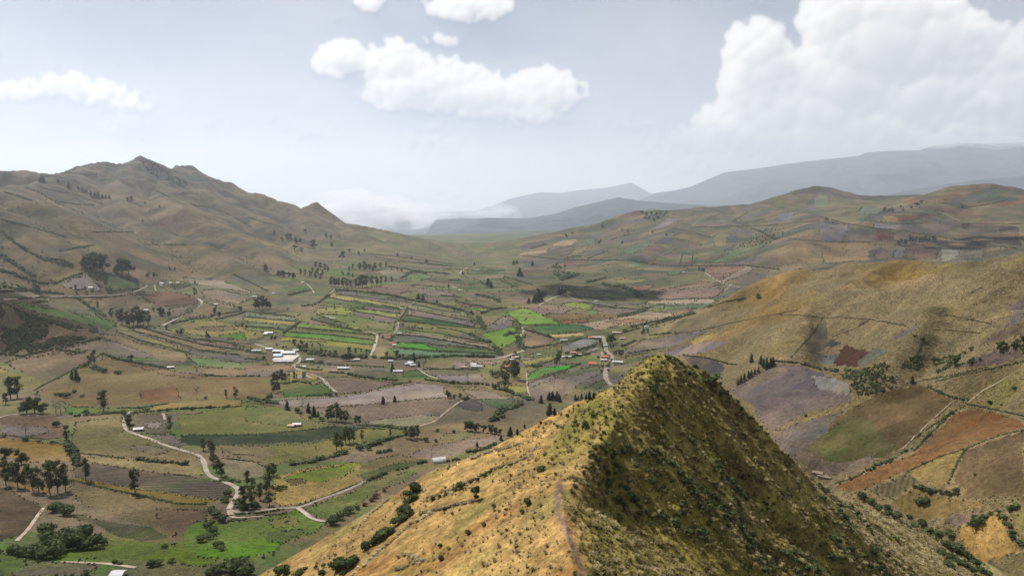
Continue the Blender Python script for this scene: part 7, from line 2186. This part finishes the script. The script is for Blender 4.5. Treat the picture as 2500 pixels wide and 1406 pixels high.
# tussock on the near right hill
az = np.radians(rs.uniform(10, 44, 70000)); r = np.exp(rs.uniform(math.log(330), math.log(1080), 70000))
x, y = r * np.sin(az), r * np.cos(az)
u = ((az - AZ[0]) / (AZ[1] - AZ[0])).astype(int); v = ((np.log(r) - LR[0]) / (LR[1] - LR[0])).astype(int)
ok = (FID[np.clip(v, 0, NR - 2), np.clip(u, 0, NA - 2)] < 0) & (VR.reshape(NR, NA)[v, u] > 0.6) & ~GFG[v, u]
ok &= rs.random(len(x)) < np.clip((fbm(x / 60, y / 60, 3, 730) + 0.5 - 0.3) * 3, 0.1, 1)
x, y, r = x[ok], y[ok], r[ok]
pale = rs.random(len(x)) < 0.75
pts = np.stack([x, y, zat(x, y)], 1); sz = rs.uniform(0.7, 1.5, len(x))
instancer('tussock_grass', pts[pale], sz[pale], STRAW, 'straw')
instancer('tussock_grass', pts[~pale], sz[~pale], OLIVE, 'olive')


def scrub_zone(reg, poly, n, s0, s1, seed):
    P = [hit(*q) for q in dens(zp(reg, poly), 20, True)]
    P = np.array([p[:2] for p in P if p])
    rs = np.random.default_rng(seed)
    x = rs.uniform(P[:, 0].min(), P[:, 0].max(), n); y = rs.uniform(P[:, 1].min(), P[:, 1].max(), n)
    ok = inpoly(x, y, P.tolist()) & (fbm(x / 22, y / 22, 3, seed) > -0.06)
    x, y = x[ok], y[ok]
    if len(x):
        instancer('scrub', np.stack([x, y, zat(x, y)], 1), rs.uniform(s0, s1, len(x)), SCRUB, 'hedge')


scrub_zone('e', [(0, 130), (250, 230), (500, 290), (850, 380), (800, 430), (400, 530), (200, 570), (0, 560)], 7000, 1.2, 3.4, 21)
scrub_zone('h', [(880, 760), (1150, 690), (1350, 590), (1800, 600), (2050, 540), (1950, 640), (1600, 800), (1300, 880), (1050, 950), (980, 850)], 2600, 0.9, 2.6, 22)
scrub_zone('a', [(0, 980), (250, 1110), (500, 1200), (300, 1290), (0, 1280)], 1500, 2.0, 4.5, 23)
scrub_zone('a', [(1190, 150), (1320, 170), (1600, 330), (1620, 390), (1450, 350), (1290, 270)], 900, 4, 9, 24)
scrub_zone('d', [(60, 900), (130, 750), (400, 730), (400, 800), (260, 880)], 350, 3, 7, 25)
scrub_zone('c', [(2090, 740), (2180, 640), (2400, 620), (2400, 680), (2200, 720)], 300, 3, 7, 26)
scrub_zone('g', [(60, 780), (100, 650), (200, 560), (250, 600), (240, 760), (150, 850)], 500, 1.2, 3.5, 27)
scrub_zone('c', [(470, 890), (560, 850), (640, 930), (740, 940), (640, 1000), (560, 985)], 260, 3, 7, 29)
scrub_zone('n', [(1120, 480), (1350, 480), (1480, 560), (1480, 720), (1330, 740), (1250, 640)], 350, 1.2, 3.0, 28)


# low grass tufts on the nearer valley floor and slopes
az = np.radians(rs.uniform(-38, 40, 60000)); r = np.exp(rs.uniform(math.log(235), math.log(640), 60000))
x, y = r * np.sin(az), r * np.cos(az)
u = ((az - AZ[0]) / (AZ[1] - AZ[0])).astype(int); v = ((np.log(r) - LR[0]) / (LR[1] - LR[0])).astype(int)
FUR = np.array([(f[3] is None) or isinstance(f[3], tuple) for f in FIELDS] + [False])
fi = FID[np.clip(v, 0, NR - 2), np.clip(u, 0, NA - 2)]
ok = ~GFG[v, u] & (~FUR[fi] | (rs.random(len(x)) < 0.25)) & (rs.random(len(x)) < np.clip((fbm(x / 16, y / 16, 4, 760) + 0.5 - 0.36) * 4, 0.06, 1))
x, y = x[ok], y[ok]
pts = np.stack([x, y, zat(x, y)], 1); sz = rs.uniform(0.25, 0.7, len(x))
g1 = rs.random(len(x)) < 0.25
instancer('grass_tufts', pts[g1], sz[g1], STRAW, 'straw')
instancer('grass_tufts', pts[~g1], sz[~g1], OLIVE, 'olive')
# far bushes along the plot borders
az = np.radians(rs.uniform(-38, 40, 60000)); r = np.exp(rs.uniform(math.log(1150), math.log(3900), 60000))
x, y = r * np.sin(az), r * np.cos(az)
_, e1 = cells(x, y, 82, 1.5, -0.35, 35, 70, True)
_, e2 = cells(x, y, 46, 3.0, 0.15, 22, 80, True)
dz = np.degrees(az)
rt = (dz > 0) & (r > 1750) | (dz > 18)
ok = np.where(rt, e1 < 5, (e2 < 3.5) & (dz > -16)) & (fbm(x / 90, y / 90, 2, 85) > -0.05) & (rs.random(len(x)) < 0.6)
ok |= (rs.random(len(x)) < 0.03) & (fbm(x / 200, y / 200, 3, 770) > 0.0)
x, y, r = x[ok], y[ok], r[ok]
instancer('scrub', np.stack([x, y, zat(x, y)], 1), rs.uniform(1.4, 4.2, len(x)), SCRUB, 'hedge')


# ------------------------------------------------------------------ clouds overhead, out of the picture, that shade parts of the valley
CLOUDM = plain_material('cloud_white', (0.80, 0.80, 0.81), (0.86, 0.86, 0.86), 0.01, 0.95, 0.0, 0.0)


def cloud(px, py, half_w, half_d, seed):
    p = hit(px, py)
    t = (ZC + 2150 - p[2]) / sdir.z
    c = np.array([p[0] + sdir.x * t, p[1] + sdir.y * t, ZC + 2150])
    rs = np.random.default_rng(seed)
    parts = []
    for k in range(44):
        a = rs.uniform(0, 6.28); q = rs.random() ** 0.7
        r = rs.uniform(0.10, 0.26) * min(half_w, half_d)
        parts.append(lump(c + np.array([math.cos(a) * q * half_w, math.sin(a) * q * half_d, rs.uniform(0, 0.4) * r]), (r * 1.4, r * 1.4, r * 0.8), rs, 0.1))
    V, Fc = merge(parts)
    o = bpy.data.objects.new('cloud', make_mesh('cloud', V, Fc, CLOUDM, True))
    COL.objects.link(o)
    o['kind'] = 'stuff'


cloud(1440, 716, 170, 120, 1)
cloud(2400, 590, 200, 90, 3)


# grey green scrub in the hollows of the left mountain and on the far right hills
az = np.radians(rs.uniform(-40, 36, 90000)); r = np.exp(rs.uniform(math.log(1450), math.log(3900), 90000))
x, y = r * np.sin(az), r * np.cos(az)
z = zat(x, y)
q = 45.0
lap = zat(x + q, y) + zat(x - q, y) + zat(x, y + q) + zat(x, y - q) - 4 * z       # >0 in a hollow
left_ = (np.degrees(az) < 4) & (z - ZC > -225)
pr = np.where(left_, np.clip(0.10 + lap / 40 + 0.9 * fbm(x / 130, y / 130, 4, 780), 0, 0.8), np.clip(lap / 60 + 0.3 * fbm(x / 110, y / 110, 3, 790) - 0.12, 0, 0.3))
ok = rs.random(len(x)) < pr * np.clip((z - ZC + 232) / 25, 0, 1)
x, y, z = x[ok], y[ok], z[ok]
instancer('scrub', np.stack([x, y, z], 1), rs.uniform(1.2, 4.0, len(x)), SCRUB, 'hedge')


# bushes and rank grass along the borders of the fields
dif = np.zeros(FID.shape, bool)
dif[:-1] |= FID[:-1] != FID[1:]; dif[:, :-1] |= FID[:, :-1] != FID[:, 1:]
dif &= ~CFG & (np.exp(LR[:-1])[:, None] > 240) & (np.exp(LR[:-1])[:, None] < 3200)
i, j = np.nonzero(dif)
rr_ = GR1[i]
keep = (fbm(CXc[i, j] / 40, CYc[i, j] / 40, 3, 810) > -0.10) & (rs.random(len(i)) < np.clip(rr_ / 800, 0.2, 0.85)) & ~((np.degrees(np.arctan2(CXc[i, j], CYc[i, j])) > 12) & (rr_ < 1100) & (rs.random(len(i)) < 0.7))
i, j, rr_ = i[keep], j[keep], rr_[keep]
x = CXc[i, j] + rs.normal(0, 0.6, len(i)); y = CYc[i, j] + rs.normal(0, 0.6, len(i))
instancer('hedge_undergrowth', np.stack([x, y, zat(x, y)], 1), rs.uniform(0.6, 1.8, len(x)) * np.clip(rr_ / 700, 0.7, 2.4), SCRUB, 'hedge')
